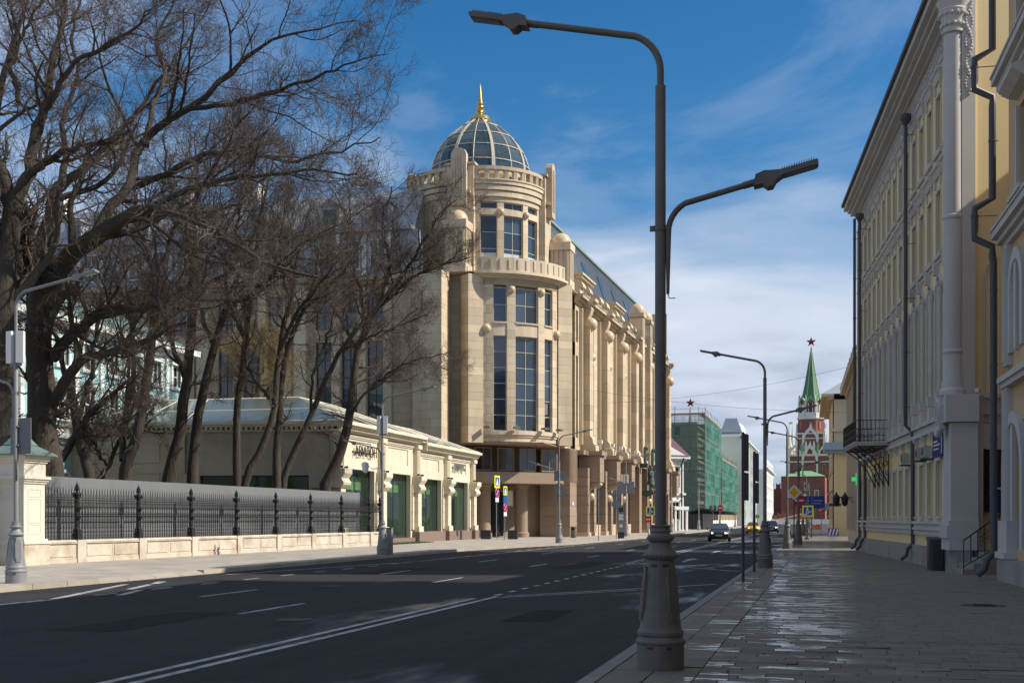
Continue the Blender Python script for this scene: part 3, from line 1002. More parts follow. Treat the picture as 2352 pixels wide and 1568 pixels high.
def tubes(groups):
    """groups: (P, R, sides) -> one vertex and one quad array"""
    VV, FF, off = [], [], 0
    for P, Rr, m in groups:
        N_, n, _ = P.shape
        T = np.empty_like(P)
        T[:, 1:-1] = P[:, 2:] - P[:, :-2]
        T[:, 0] = P[:, 1] - P[:, 0]
        T[:, -1] = P[:, -1] - P[:, -2]
        T = unit(T)
        ref = np.where(np.abs(T[:, :1, 2:3]) < .8, np.array([0, 0, 1.0]), np.array([1.0, 0, 0]))
        U = unit(np.cross(T, np.broadcast_to(ref, T.shape)))
        W = np.cross(U, T)
        an = 2 * PI * np.arange(m) / m
        ringp = P[:, :, None, :] + Rr[:, :, None, None] * (np.cos(an)[None, None, :, None] * U[:, :, None, :] + np.sin(an)[None, None, :, None] * W[:, :, None, :])
        VV.append(ringp.reshape(-1, 3))
        idx = np.arange(N_ * n * m).reshape(N_, n, m) + off
        nx = np.roll(idx, -1, 2)
        FF.append(np.stack([idx[:, :-1], nx[:, :-1], nx[:, 1:], idx[:, 1:]], -1).reshape(-1, 4))
        off += N_ * n * m
    return np.concatenate(VV), np.concatenate(FF)
def quad_mesh(name, V, F, material, smooth=True):
    me = bpy.data.meshes.new(name)
    me.vertices.add(len(V))
    me.vertices.foreach_set('co', V.astype(np.float32).ravel())
    me.loops.add(F.size)
    me.loops.foreach_set('vertex_index', F.astype(np.int32).ravel())
    me.polygons.add(len(F))
    me.polygons.foreach_set('loop_start', np.arange(0, F.size, F.shape[1], dtype=np.int32))
    me.update(calc_edges=True)
    me.validate()
    if smooth:
        me.shade_smooth()
    me.materials.append(MATS[material])
    return me
def resample(g, n):
    """guide polyline [(x, y, z, r), ...] to n points along a smooth curve"""
    A = np.array(g, float)
    d = np.concatenate([[0], np.cumsum(np.linalg.norm(np.diff(A[:, :3], axis=0), axis=1))])
    s = np.linspace(0, d[-1], n)
    m_ = np.zeros_like(A)
    m_[1:-1] = (A[2:] - A[:-2]) / (d[2:] - d[:-2])[:, None]
    m_[0] = (A[1] - A[0]) / (d[1] - d[0])
    m_[-1] = (A[-1] - A[-2]) / (d[-1] - d[-2])
    i = np.clip(np.searchsorted(d, s, 'right') - 1, 0, len(d) - 2)
    h = (d[i + 1] - d[i])[:, None]
    u = ((s - d[i]) / (d[i + 1] - d[i]))[:, None]
    B = (2 * u**3 - 3 * u**2 + 1) * A[i] + (u**3 - 2 * u**2 + u) * h * m_[i] + (-2 * u**3 + 3 * u**2) * A[i + 1] + (u**3 - u**2) * h * m_[i + 1]
    return B[:, :3], np.maximum(B[:, 3], .012)
def tree(name, label, base, trunk, limbs, seed, group, k=(7, 7, 9, 4), lens=((.46, 1.6, 5.6), (.52, .9, 2.9), (.6, .5, 1.6), (.7, .25, .85)),
         tw='twig', t_first=.3, up=.05, trunk_twigs=0, spread=(32, 62)):
    """trunk and limbs: polylines in metres relative to base, with radii"""
    rng = np.random.default_rng(seed)
    root = thing(name, label, 'tree', base, 0, group)
    tp, tr = resample(trunk, 22)
    tp[1:] += rng.normal(size=(21, 3)) * .03
    tr[0] *= 1.25
    tr[1] *= 1.08
    gs = [(tp[None], tr[None], 14)]
    mains = [(tp, tr)]
    for g in limbs:
        p, r_ = resample(g, 22)
        p[2:] += rng.normal(size=(20, 3)) * .05
        gs.append((p[None], r_[None], 10))
        mains.append((p, r_))
    V, F = tubes(gs[:1])
    part_ = link('trunk', quad_mesh('trunk', V, F, 'bark'), root)
    for g in gs[1:]:
        V, F = tubes([g])
        link('limb', quad_mesh('limb', V, F, 'bark'), part_)
    if len(mains) > 1:
        MP = np.stack([q[0] for q in mains[1:]])
        MR = np.stack([q[1] for q in mains[1:]])
        b1, r1 = grow(rng, MP, MR, k[0], .12, .98, *spread, *lens[0], .55, .02, 12, .13, up)
        b0, r0 = grow(rng, tp[None], tr[None], 4, max(t_first, .62), .98, *spread, *lens[0], .45, .02, 12, .13, up)
        b1, r1 = np.concatenate([b1, b0]), np.concatenate([r1, r0])
    else:
        b1, r1 = grow(rng, tp[None], tr[None], k[0] * 2, t_first, .99, *spread, *lens[0], .55, .02, 12, .13, up)
    b2, r2 = grow(rng, b1, r1, k[1], .2, .99, 25, 65, *lens[1], .55, .010, 9, .17, up)
    b2b, r2b = grow(rng, np.stack([q[0] for q in mains]), np.stack([q[1] for q in mains]), k[1] + 2, .35, .99, 35, 80, .18, .5, 1.8, .3, .010, 9, .17, up)
    b2, r2 = np.concatenate([b2, b2b]), np.concatenate([r2, r2b])
    b3, r3 = grow(rng, b2, r2, k[2], .1, 1.0, 25, 70, *lens[2], .55, .0088, 6, .20, up)
    b4, r4 = grow(rng, b3, r3, k[3], .15, 1.0, 25, 75, *lens[3], .7, .0066, 4, .25, up)
    V, F = tubes([(b1, r1, 7)])
    bo = link('boughs', quad_mesh('boughs', V, F, 'bark'), root)
    V, F = tubes([(b2, r2, 5), (b3, r3, 3), (b4, r4, 3)])
    link('crown', quad_mesh('crown', V, F, tw), root)
    return root
# guide lines: metres from each tree's foot, with radius
tree('bare_tree', 'massive old bare tree with thick limbs arching right, behind the leftmost street lamp', (-33.32, 47.23, 0.0),
     [(0.0, 0.0, -0.1, 0.756), (0.0, 0.0, 4.01, 0.72), (-0.2, -0.05, 6.07, 0.62), (-0.26, -0.07, 8.14, 0.58), (-0.33, -0.08, 10.07, 0.56), (-0.13, -0.03, 11.72, 0.58), (0.14, 0.04, 12.27, 0.5)],
     [[(0.0, 0.0, 11.86, 0.46), (1.6, -0.62, 13.16, 0.42), (3.42, -1.19, 13.74, 0.37), (5.0, -1.82, 14.29, 0.28), (6.55, -2.46, 14.4, 0.2), (8.05, -3.11, 13.92, 0.15), (9.64, -3.73, 13.3, 0.13), (11.41, -4.31, 12.22, 0.1), (13.24, -4.88, 11.18, 0.08), (14.83, -4.47, 10.82, 0.05)], [(2.87, -0.81, 13.72, 0.26), (3.37, -0.17, 15.32, 0.22), (3.61, 0.92, 16.54, 0.2), (3.33, 1.88, 18.36, 0.18), (4.42, 2.16, 19.48, 0.17), (5.77, 2.51, 20.25, 0.15), (7.13, 2.85, 21.45, 0.12), (8.22, 3.13, 22.57, 0.09), (10.01, 2.55, 23.02, 0.06), (12.28, 2.1, 23.03, 0.04), (13.72, 2.47, 23.43, 0.02)], [(5.5, 2.44, 20.18, 0.13), (8.14, 2.08, 20.12, 0.1), (10.44, 1.63, 20.32, 0.08), (12.67, 1.17, 20.64, 0.06), (14.46, 0.59, 20.79, 0.035), (15.72, 0.91, 21.18, 0.02)], [(3.74, 1.99, 18.5, 0.14), (3.47, 2.95, 20.81, 0.12), (3.5, 3.99, 22.46, 0.1), (2.55, 4.78, 24.6, 0.07), (3.41, 5.0, 26.22, 0.05), (3.84, 5.11, 27.85, 0.03)], [(3.87, 0.99, 16.4, 0.15), (5.99, 0.5, 16.88, 0.13), (7.66, -0.11, 17.19, 0.11), (10.05, -0.53, 16.95, 0.09), (12.36, -0.98, 16.34, 0.07), (14.21, -0.5, 16.85, 0.045), (15.82, -0.09, 17.36, 0.02)], [(6.55, -2.46, 14.42, 0.14), (8.54, -2.98, 14.92, 0.12), (10.47, -3.52, 15.02, 0.1), (12.13, -3.1, 15.26, 0.08), (13.79, -2.67, 15.38, 0.06), (15.57, -2.22, 15.26, 0.03)], [(0.0, 0.0, 11.86, 0.42), (-0.75, 0.84, 13.87, 0.38), (-0.41, 0.93, 15.27, 0.33), (-0.68, 1.89, 16.95, 0.28), (-0.16, 3.06, 18.09, 0.17), (0.69, 3.27, 18.97, 0.14), (1.4, 4.49, 20.75, 0.12), (1.98, 4.63, 21.49, 0.09), (3.41, 5.0, 23.41, 0.07), (4.06, 6.2, 25.59, 0.04), (5.23, 6.49, 27.7, 0.02)], [(-0.61, 1.91, 16.95, 0.2), (-0.93, 2.86, 18.68, 0.15), (-1.14, 2.81, 19.84, 0.13), (-1.46, 3.76, 21.49, 0.11), (-1.03, 3.87, 23.12, 0.09), (-1.32, 3.79, 24.6, 0.07), (-0.89, 3.9, 26.37, 0.05), (-0.6, 3.98, 28.44, 0.03)], [(-0.13, -0.03, 11.58, 0.34), (-0.56, -1.17, 12.75, 0.3), (-0.43, -2.17, 13.74, 0.24), (-0.79, -3.3, 14.55, 0.15), (-1.93, -3.59, 15.59, 0.1)], [(0.27, 0.07, 8.83, 0.27), (1.93, -0.54, 9.91, 0.24), (3.68, -1.12, 10.55, 0.2), (5.26, -1.75, 10.51, 0.14), (6.14, -1.53, 10.58, 0.1), (7.54, -2.2, 10.85, 0.06)], [(0.14, 0.04, 6.63, 0.3), (1.17, -0.22, 7.81, 0.24), (2.19, -0.47, 8.56, 0.2), (3.94, -1.06, 8.83, 0.15), (5.51, -1.69, 9.08, 0.12), (6.52, -1.43, 9.47, 0.08), (8.03, -2.08, 9.7, 0.05)]],
     11, 'bare trees behind the iron fence', k=(11, 9, 8, 3))
tree('bare_tree', 'thick bare tree trunk at the left edge with a knot scar, rising out of frame', (-33.11, 44.19, 0.0),
     [(0.0, 0.0, -0.1, 0.651), (0.0, 0.0, 3.88, 0.62), (-0.12, -0.03, 6.48, 0.58), (-0.12, -0.03, 9.73, 0.52), (-0.06, -0.02, 11.69, 0.48), (0.13, 0.03, 13.77, 0.4), (0.38, 0.1, 15.33, 0.34)],
     [[(0.38, 0.1, 15.07, 0.3), (0.95, 0.24, 16.11, 0.26), (1.14, 0.29, 17.67, 0.22), (1.64, 0.42, 19.1, 0.18), (1.77, 0.45, 20.4, 0.15), (2.27, 0.58, 22.22, 0.1), (2.53, 0.64, 24.17, 0.06)], [(1.27, 0.32, 18.19, 0.16), (2.63, -0.36, 19.27, 0.13), (3.5, -0.14, 20.42, 0.1), (5.06, -0.78, 20.67, 0.08), (6.15, -0.5, 21.29, 0.05), (7.12, -0.25, 22.17, 0.03)], [(0.13, 0.03, 13.77, 0.3), (-0.64, 0.87, 15.86, 0.25), (-1.82, 1.6, 18.16, 0.2), (-1.42, 1.7, 20.86, 0.14), (-0.77, 1.87, 22.89, 0.1), (-0.25, 2.0, 24.92, 0.06)], [(0.95, 0.24, 16.11, 0.18), (2.63, -0.36, 16.59, 0.14), (4.04, -0.52, 16.82, 0.11), (5.18, -0.74, 16.79, 0.08), (6.15, -0.5, 17.29, 0.05)], [(-0.13, 1.0, 19.44, 0.12), (-0.39, 0.93, 21.17, 0.1), (0.26, 1.1, 22.76, 0.07), (1.03, 1.29, 24.35, 0.04)], [(-0.06, -0.02, 12.99, 0.22), (-0.58, -1.18, 14.68, 0.18), (-2.07, -1.56, 16.59, 0.1)]],
     12, 'bare trees behind the iron fence', k=(10, 8, 8, 3))
tree('bare_tree', 'slim dark bare tree curving left, in front of the pale blue house', (-35.02, 52.99, 0.0),
     [(0.0, 0.0, -0.1, 0.28350000000000003), (0.0, 0.0, 3.81, 0.27), (-0.37, -0.09, 5.34, 0.24), (-0.67, -0.17, 7.02, 0.22), (-0.89, -0.23, 8.4, 0.2), (-0.78, -0.2, 9.16, 0.18)],
     [[(-0.52, -0.13, 6.56, 0.14), (0.66, -0.86, 8.44, 0.12), (1.53, -1.67, 10.39, 0.1), (1.81, -1.6, 12.32, 0.08), (2.24, -1.49, 14.54, 0.05), (2.53, -1.42, 16.31, 0.03)], [(-0.84, -0.22, 8.86, 0.14), (-0.66, 0.86, 11.31, 0.12), (-1.11, 0.75, 13.64, 0.09), (-0.36, 0.94, 15.82, 0.06), (-0.2, 0.98, 17.69, 0.03)]],
     13, 'bare trees behind the iron fence', k=(7, 6, 8, 3))
tree('bare_tree', 'grey bare tree leaning right, left of the showroom side wall', (-35.53, 56.99, 0.0),
     [(0.0, 0.0, -0.1, 0.35700000000000004), (0.0, 0.0, 3.95, 0.34), (0.47, 0.12, 5.42, 0.29), (0.87, 0.22, 7.21, 0.27), (1.1, 0.28, 8.84, 0.25), (1.34, 0.34, 10.64, 0.22), (2.26, -0.46, 13.07, 0.19), (2.42, -0.42, 14.84, 0.16)],
     [[(2.34, -0.44, 13.55, 0.16), (2.33, -1.47, 15.1, 0.13), (1.87, -1.59, 16.53, 0.1), (1.57, -1.67, 18.58, 0.07), (1.41, -1.71, 20.48, 0.04)], [(2.42, -0.42, 14.68, 0.14), (3.04, -0.26, 16.61, 0.12), (4.02, -1.04, 17.95, 0.09), (4.79, -0.85, 19.85, 0.06), (5.4, -0.69, 21.75, 0.03)], [(1.58, 0.4, 11.62, 0.13), (4.48, -0.92, 12.89, 0.11), (6.49, -1.44, 13.95, 0.08), (8.45, -1.98, 14.37, 0.05), (9.63, -1.67, 15.13, 0.03)], [(-0.08, -0.02, 4.76, 0.2), (-0.56, 0.89, 6.97, 0.17), (-0.62, 1.9, 9.57, 0.14), (-0.79, 1.86, 12.1, 0.1), (-1.11, 1.78, 14.62, 0.06), (-1.44, 1.69, 16.31, 0.03)]],
     14, 'bare trees behind the iron fence', k=(10, 8, 7, 3))
tree('bare_tree', 'dark bare tree with a pale cut scar near its foot, before the showroom side wall', (-34.36, 59.35, 0.0),
     [(0.0, 0.0, -0.1, 0.399), (0.0, 0.0, 3.85, 0.38), (0.49, 0.13, 5.7, 0.32), (0.82, 0.21, 7.89, 0.29), (1.06, 0.27, 9.91, 0.26), (1.22, 0.31, 12.1, 0.24), (1.31, 0.33, 14.62, 0.21), (1.31, 0.33, 17.15, 0.17), (1.47, 0.37, 19.34, 0.11), (1.63, 0.42, 21.36, 0.06)],
     [[(0.98, 0.25, 9.07, 0.15), (0.84, -0.82, 10.78, 0.13), (0.2, -0.98, 13.1, 0.1), (-0.6, -1.19, 15.59, 0.07), (-1.09, -1.31, 17.41, 0.04)], [(1.31, 0.33, 14.62, 0.13), (3.09, -0.24, 16.42, 0.11), (4.06, 0.0, 18.07, 0.08), (4.7, 0.17, 20.06, 0.05), (5.66, 0.41, 22.38, 0.03)], [(1.27, 0.32, 16.31, 0.12), (-0.02, 1.03, 18.58, 0.1), (-0.52, 0.9, 20.63, 0.07), (-0.85, 0.82, 22.85, 0.04)], [(1.63, 0.42, 19.34, 0.08), (2.61, 0.67, 21.02, 0.07), (3.26, 0.83, 23.04, 0.05), (3.75, 0.96, 25.06, 0.03)]],
     15, 'bare trees behind the iron fence', k=(10, 8, 7, 3))
tree('bare_tree', 'straight bare tree standing right beside the scarred one, before the showroom wall', (-33.56, 60.59, 0.0),
     [(0.0, 0.0, -0.1, 0.3255), (0.0, 0.0, 3.8, 0.31), (0.14, 0.03, 6.27, 0.27), (0.5, 0.12, 8.32, 0.25), (1.0, 0.25, 10.55, 0.22), (1.49, 0.38, 12.43, 0.19), (2.32, 0.59, 14.82, 0.14), (2.99, 0.76, 16.53, 0.11), (3.81, 0.97, 19.26, 0.07), (4.31, 1.1, 21.65, 0.04)],
     [[(1.16, 0.29, 11.06, 0.13), (-0.16, 0.99, 13.63, 0.11), (0.18, 1.07, 15.88, 0.08), (0.51, 1.16, 18.48, 0.05), (0.85, 1.24, 20.91, 0.03)], [(1.66, 0.42, 13.11, 0.12), (3.77, -0.07, 14.12, 0.1), (5.83, -0.58, 15.26, 0.07), (7.11, -0.25, 16.75, 0.04)], [(2.65, 0.67, 15.5, 0.1), (2.79, -0.32, 17.65, 0.08), (3.44, -0.16, 20.01, 0.05), (3.77, -0.07, 22.2, 0.03)]],
     16, 'bare trees behind the iron fence', k=(10, 8, 7, 3))
tree('bare_tree', 'slender upright bare tree, left one of a pair rising from one spot before the showroom', (-31.62, 62.11, 0.0),
     [(0.0, 0.0, -0.1, 0.252), (0.0, 0.0, 3.74, 0.24), (-0.08, -0.02, 6.34, 0.21), (0.0, 0.0, 8.6, 0.19), (0.34, 0.09, 10.68, 0.17), (0.59, 0.15, 13.28, 0.14), (0.84, 0.22, 15.71, 0.11), (1.26, 0.32, 18.48, 0.07), (1.43, 0.37, 20.91, 0.04)],
     [[(0.42, 0.11, 11.54, 0.1), (0.05, -1.02, 13.45, 0.08), (-0.28, -1.1, 15.5, 0.06), (-0.78, -1.23, 17.55, 0.03)], [(0.67, 0.17, 13.97, 0.1), (2.2, -0.47, 15.67, 0.08), (3.2, -0.21, 17.55, 0.05), (3.69, -0.09, 19.6, 0.03)]],
     17, 'bare trees behind the iron fence', k=(10, 8, 7, 3))
tree('bare_tree', 'slanting bare tree, right one of a pair rising from one spot before the showroom', (-30.36, 60.37, 0.0),
     [(0.0, 0.0, -0.1, 0.24150000000000002), (0.0, 0.0, 3.6, 0.23), (0.89, 0.23, 5.53, 0.2), (1.55, 0.39, 7.38, 0.18), (1.71, 0.44, 9.57, 0.16), (2.04, 0.52, 11.93, 0.14), (2.53, 0.64, 13.95, 0.11), (2.85, 0.73, 16.31, 0.07), (3.5, 0.89, 18.66, 0.04)],
     [[(1.87, 0.48, 10.75, 0.11), (3.27, -0.2, 12.77, 0.09), (4.95, -0.8, 14.23, 0.07), (6.06, -0.52, 15.86, 0.04)], [(2.36, 0.6, 13.61, 0.09), (2.3, -0.44, 15.75, 0.07), (2.63, -0.36, 18.07, 0.05), (2.79, -0.32, 20.06, 0.03)], [(1.63, 0.42, 7.89, 0.1), (0.24, 0.06, 9.91, 0.08), (-0.25, -0.06, 12.1, 0.05), (-0.57, -0.15, 13.78, 0.03)]],
     18, 'bare trees behind the iron fence', k=(10, 8, 7, 3))
tree('bare_tree', 'thin dark bare tree before the showroom window, nearly upright', (-29.95, 63.57, 0.0),
     [(0.0, 0.0, -0.1, 0.2625), (0.0, 0.0, 3.59, 0.25), (0.0, 0.0, 5.88, 0.22), (0.17, 0.04, 7.82, 0.2), (0.34, 0.09, 9.93, 0.17), (0.85, 0.22, 12.04, 0.14), (1.87, 0.48, 14.51, 0.1), (2.39, 0.61, 16.97, 0.06), (2.9, 0.74, 19.08, 0.03)],
     [[(0.59, 0.15, 10.81, 0.1), (-0.26, 0.97, 13.62, 0.08), (-0.61, 0.88, 15.76, 0.06), (-0.96, 0.79, 17.91, 0.03)], [(1.19, 0.3, 13.1, 0.1), (3.29, -0.19, 14.67, 0.08), (5.01, -0.79, 16.19, 0.05), (5.67, -0.62, 18.24, 0.03)]],
     19, 'bare trees behind the iron fence', k=(10, 8, 7, 3))
tree('bare_tree', 'bare tree leaning strongly right across the showroom roof', (-30.47, 65.5, 0.0),
     [(0.0, 0.0, -0.1, 0.231), (0.0, 0.0, 3.65, 0.22), (0.88, 0.23, 6.18, 0.19), (1.93, 0.49, 8.54, 0.16), (2.98, 0.76, 10.89, 0.14), (4.04, 1.03, 12.52, 0.12), (5.44, 1.39, 14.15, 0.08), (6.67, 1.7, 15.96, 0.05)],
     [[(1.58, 0.4, 8.0, 0.09), (2.16, -0.48, 10.05, 0.08), (3.02, -0.26, 12.55, 0.06), (3.37, -0.17, 15.05, 0.03)], [(3.33, 0.85, 11.44, 0.09), (5.45, 0.36, 12.19, 0.07), (7.18, 0.8, 12.91, 0.05), (8.56, 1.15, 13.44, 0.03)]],
     20, 'bare trees behind the iron fence', k=(10, 8, 7, 3))
tree('bare_tree', 'rightmost bare tree leaning over the fence end toward the domed building', (-29.2, 68.92, 0.0),
     [(0.0, 0.0, -0.1, 0.378), (0.0, 0.0, 3.73, 0.36), (0.73, 0.19, 5.43, 0.31), (1.28, 0.33, 7.69, 0.27), (1.56, 0.4, 9.77, 0.23), (1.83, 0.47, 11.85, 0.2), (2.38, 0.61, 13.55, 0.17), (3.48, 0.89, 15.06, 0.13)],
     [[(3.3, 0.84, 14.68, 0.13), (4.91, 0.22, 16.37, 0.11), (6.31, -0.45, 18.0, 0.08), (7.38, -0.18, 19.65, 0.05), (8.27, 0.05, 20.57, 0.03)], [(3.48, 0.89, 14.87, 0.12), (5.12, 1.31, 16.38, 0.1), (6.95, 1.78, 17.13, 0.07), (8.42, 2.15, 17.51, 0.04)], [(2.2, 0.56, 13.17, 0.13), (1.65, 1.45, 15.81, 0.11), (0.91, 1.27, 18.3, 0.08), (1.09, 1.31, 20.59, 0.05), (0.72, 1.22, 22.89, 0.03)], [(1.38, 0.35, 7.88, 0.1), (2.74, -0.33, 9.29, 0.08), (4.55, 0.13, 10.78, 0.06), (6.35, 0.59, 11.34, 0.04), (7.62, 0.91, 11.71, 0.02)], [(1.83, 0.47, 11.85, 0.12), (0.55, 0.14, 14.3, 0.1), (-0.36, -0.09, 16.94, 0.07), (-0.91, -0.23, 19.21, 0.04)], [(2.93, 0.75, 14.3, 0.12), (4.01, -0.01, 16.74, 0.1), (3.65, -0.1, 19.34, 0.07), (4.19, 0.04, 21.58, 0.04)]],
     21, 'bare trees behind the iron fence', k=(11, 9, 8, 3))
tree('bare_tree', 'pale slanting bare tree low before the arched windows of the light blue house', (-36.72, 52.56, 0.0),
     [(0.0, 0.0, -0.1, 0.231), (0.0, 0.0, 3.81, 0.22), (0.74, 0.18, 5.18, 0.19), (1.78, 0.45, 6.87, 0.15), (2.81, 0.71, 7.78, 0.11), (3.85, 0.98, 8.55, 0.06)],
     [[(1.03, 0.26, 5.8, 0.1), (2.37, 0.6, 5.8, 0.08), (3.41, 0.87, 6.41, 0.05), (4.45, 1.13, 7.33, 0.03)]],
     22, 'bare trees behind the iron fence', k=(9, 7, 8, 3))
tree('bare_tree', 'low tangled bare tree at the corner of the light blue house', (-37.79, 58.48, 0.0),
     [(0.0, 0.0, -0.1, 0.14700000000000002), (0.0, 0.0, 3.85, 0.14), (0.49, 0.12, 5.03, 0.12), (1.15, 0.29, 6.54, 0.1), (1.64, 0.41, 7.89, 0.06)],
     [[(0.25, 0.06, 4.52, 0.08), (-0.48, -0.13, 5.87, 0.06), (-1.14, -0.29, 7.05, 0.04)], [(0.82, 0.2, 5.7, 0.08), (1.96, 0.5, 6.71, 0.06), (2.78, 0.7, 7.89, 0.03)]],
     23, 'bare trees behind the iron fence', k=(9, 7, 8, 3))
tree('budding_tree', 'background tree with yellowish buds showing between the dark trunks', (-39.51, 80.74, 0.0),
     [(0.0, 0.0, -0.1, 0.168), (0.0, 0.0, 7.71, 0.16), (0.0, 0.0, 12.2, 0.12), (0.22, 0.06, 14.44, 0.06)],
     [[(0.0, 0.0, 9.28, 0.08), (-1.08, -0.28, 11.75, 0.06), (-1.52, -0.39, 13.99, 0.03)], [(0.0, 0.0, 9.95, 0.08), (1.31, 0.33, 12.2, 0.06), (1.96, 0.5, 14.44, 0.03)], [(0.0, 0.0, 11.07, 0.07), (0.44, 0.11, 13.32, 0.05), (0.0, 0.0, 15.34, 0.02)]],
     31, None, k=(11, 9, 8, 3), tw='twig_tan')
# ------------------------------------------------------------------ domed stone building on the corner
mat('hotel_stone', (0.55, 0.44, 0.30), 0.75, 0.10, 1.4, 25, bump=0.15, bscale=25, rand=0.16, stain=(0.36, 0.27, 0.18), stain_scale=0.5, stain_amt=0.7, stretch=(1, 1, 0.22))
mat('hotel_wall', (0.55, 0.44, 0.30), 0.75, 0.10, 1.4, 25, bump=0.15, bscale=25, rand=0.16, stain=(0.36, 0.27, 0.18), stain_scale=0.5, stain_amt=0.7, stretch=(1, 1, 0.22), joints=(1.5, 0.74))
mat('hotel_stone_pale', (0.59, 0.48, 0.335), 0.75, 0.08, 1.2, 25, bump=0.12, bscale=25, rand=0.15, stain=(0.40, 0.31, 0.21), stain_scale=0.6, stain_amt=0.65, stretch=(1, 1, 0.22))
mat('granite_brown', (0.315, 0.23, 0.16), 0.6, 0.10, 2, 60, bump=0.1, rand=0.07)
mat('granite_light', (0.52, 0.38, 0.27), 0.65, 0.08, 2, 40)
mat('gold', (0.78, 0.47, 0.13), 0.28, 0.08, 4, 20, metal=1.0)
mat('pale_gold', (0.62, 0.54, 0.40), 0.32, 0.06, 3, 20, metal=0.35)
mat('polished_stone', (0.60, 0.46, 0.29), 0.22, 0.14, 3, 20, bump=0.05)
mat('window_frame', (0.50, 0.44, 0.35), 0.5, 0.05)
mat('seam_roof', (0.30, 0.33, 0.36), 0.42, 0.10, 0.7, 10, metal=0.3)
mat('bronze', (0.075, 0.115, 0.10), 0.55, 0.3, 5, 40, bump=0.3, bscale=30)
mat('cornice_green', (0.22, 0.30, 0.26), 0.6, 0.15, 2)
mat('curtain', (0.55, 0.57, 0.58), 0.8, 0.1, 2)
glass_mat('glass_dark', (0.012, 0.018, 0.024), 0.02)
glass_mat('glass_blue', (0.018, 0.032, 0.05), 0.025)
glass_mat('dome_glass', (0.03, 0.045, 0.055), 0.03, trans=0.4)

CX, CY = -31.6, 111.7
hotel = thing('domed_building', 'tall beige stone corner building with a glass dome and golden spire', 'building', (CX, CY, 0))
H0 = Fr(CX, CY, 0)                       # unturned frame at the tower's axis
def hp(mb, name, material, smooth=False, angle=35, parent=None):
    return part(mb, name, material, parent or hotel, smooth=smooth, angle=angle)
AX = R(-45)                              # the bow looks this way
def at_axis(d, side=0.0):
    return (d * math.cos(AX) - side * math.sin(AX), d * math.sin(AX) + side * math.cos(AX))

# --- core masses (their skins stand in front of them)
core = MB()
core.prism([(-2.2, -7.6), (2.2, -7.6), (7.6, -2.2), (7.9, 2.5), (7.9, 64), (-3, 64), (-6, -2), (-60, -2.0), (-60, -7.4), (-2.2, -7.4)], 8.4, 23.4)
hp(core, 'core_wall', 'hotel_wall')
low = MB().prism([(-4.2, -7.6), (-.5, -3.8), (3.8, .5), (7.9, 4.0), (7.9, 64), (-3, 64), (-6, -2), (-60, -2), (-60, -7.4), (-4.2, -7.4)], 0, 8.35)
hp(low, 'ground_floor_wall', 'granite_brown')

# --- lower bow of the tower, between z 8.3 and 24.7
Q0 = 1.33
QX, QY = at_axis(Q0)
RB = 7.27
def bow_block(r0, r1, z0, z1, a0, a1, name, material, n=3, qx=QX, qy=QY):
    return hp(MB().ringseg(r0, r1, z0, z1, AX + R(a0), AX + R(a1), n, qx, qy), name, material)
PIERS = [(-35, -25.2), (-15.6, -9.3), (9.3, 15.6), (25.2, 35)]
nb = 0
for a0, a1 in PIERS:
    z = 9.5
    while z < 22.3:
        h = .74
        zt = min(z + h, 22.4)
        wide = a1 - a0 > 8
        cuts = [(a0, a1)] if not wide or nb % 2 else [(a0, (a0 + a1) / 2 - .02), ((a0 + a1) / 2 + .02, a1)]
        for c0, c1 in cuts:
            bow_block(RB - .5, RB + (.0 if wide else .05), z + .008, zt - .008, c0 + .06, c1 - .06, 'stone_block', 'hotel_stone_pale', 2)
        z += h
        nb += 1
hp(MB().ringseg(RB - .62, RB - .52, 8.4, 24.7, AX + R(-35), AX + R(35), 12, QX, QY), 'backing_wall', 'hotel_wall')
WINS = [(-25.2, -15.6, 1), (-9.3, 9.3, 2), (15.6, 25.2, 1)]
def bow_window(a0, a1, z0, z1, nx, nz_, rr, qx, qy, glass='glass_blue', curtain=False):
    am = AX + R((a0 + a1) / 2)
    w = 2 * rr * math.sin(R(a1 - a0) / 2)
    rm = rr * math.cos(R(a1 - a0) / 2) - .22
    cx, cy = qx + rm * math.cos(am), qy + rm * math.sin(am)
    rz = am + PI / 2
    mb = frame_mesh(w, z1 - z0, .07, .08, nx, nz_)
    o = part(mb, 'window', 'window_frame', hotel, (cx - w / 2 * math.cos(rz), cy - w / 2 * math.sin(rz), z0), rz)
    h = z1 - z0
    for i in range(nx):
        for j in range(nz_):
            part(MB().box(w * i / nx + .02, w * (i + 1) / nx - .02, .04, .055, h * j / nz_ + .02, h * (j + 1) / nz_ - .02), 'pane', glass, o)
    if curtain:
        part(MB().box(.08, w - .08, .02, .036, .08, h * .25), 'blind', 'curtain', o)
    return o
for a0, a1, nx in WINS:
    bow_window(a0, a1, 9.5, 17.9, nx, 6, RB, QX, QY)
    bow_block(RB - .5, RB - .02, 17.9, 19.0, a0 + .1, a1 - .1, 'spandrel', 'hotel_stone_pale')
    bow_block(RB - .4, RB + .10, 18.98, 19.12, a0 - .3, a1 + .3, 'sill', 'hotel_stone_pale')
    bow_window(a0, a1, 19.12, 22.2, nx, 2, RB, QX, QY)
for a in (-30, 30):
    hp(MB().sphere((QX + (RB + .02) * math.cos(AX + R(a)), QY + (RB + .02) * math.sin(AX + R(a)), 18.5), .42, 14, 10), 'stone_disc', 'polished_stone', True)
for a in (-12.4, 12.4):
    hp(MB().sphere((QX + (RB + .02) * math.cos(AX + R(a)), QY + (RB + .02) * math.sin(AX + R(a)), 22.0), .36, 14, 10), 'stone_disc', 'polished_stone', True)
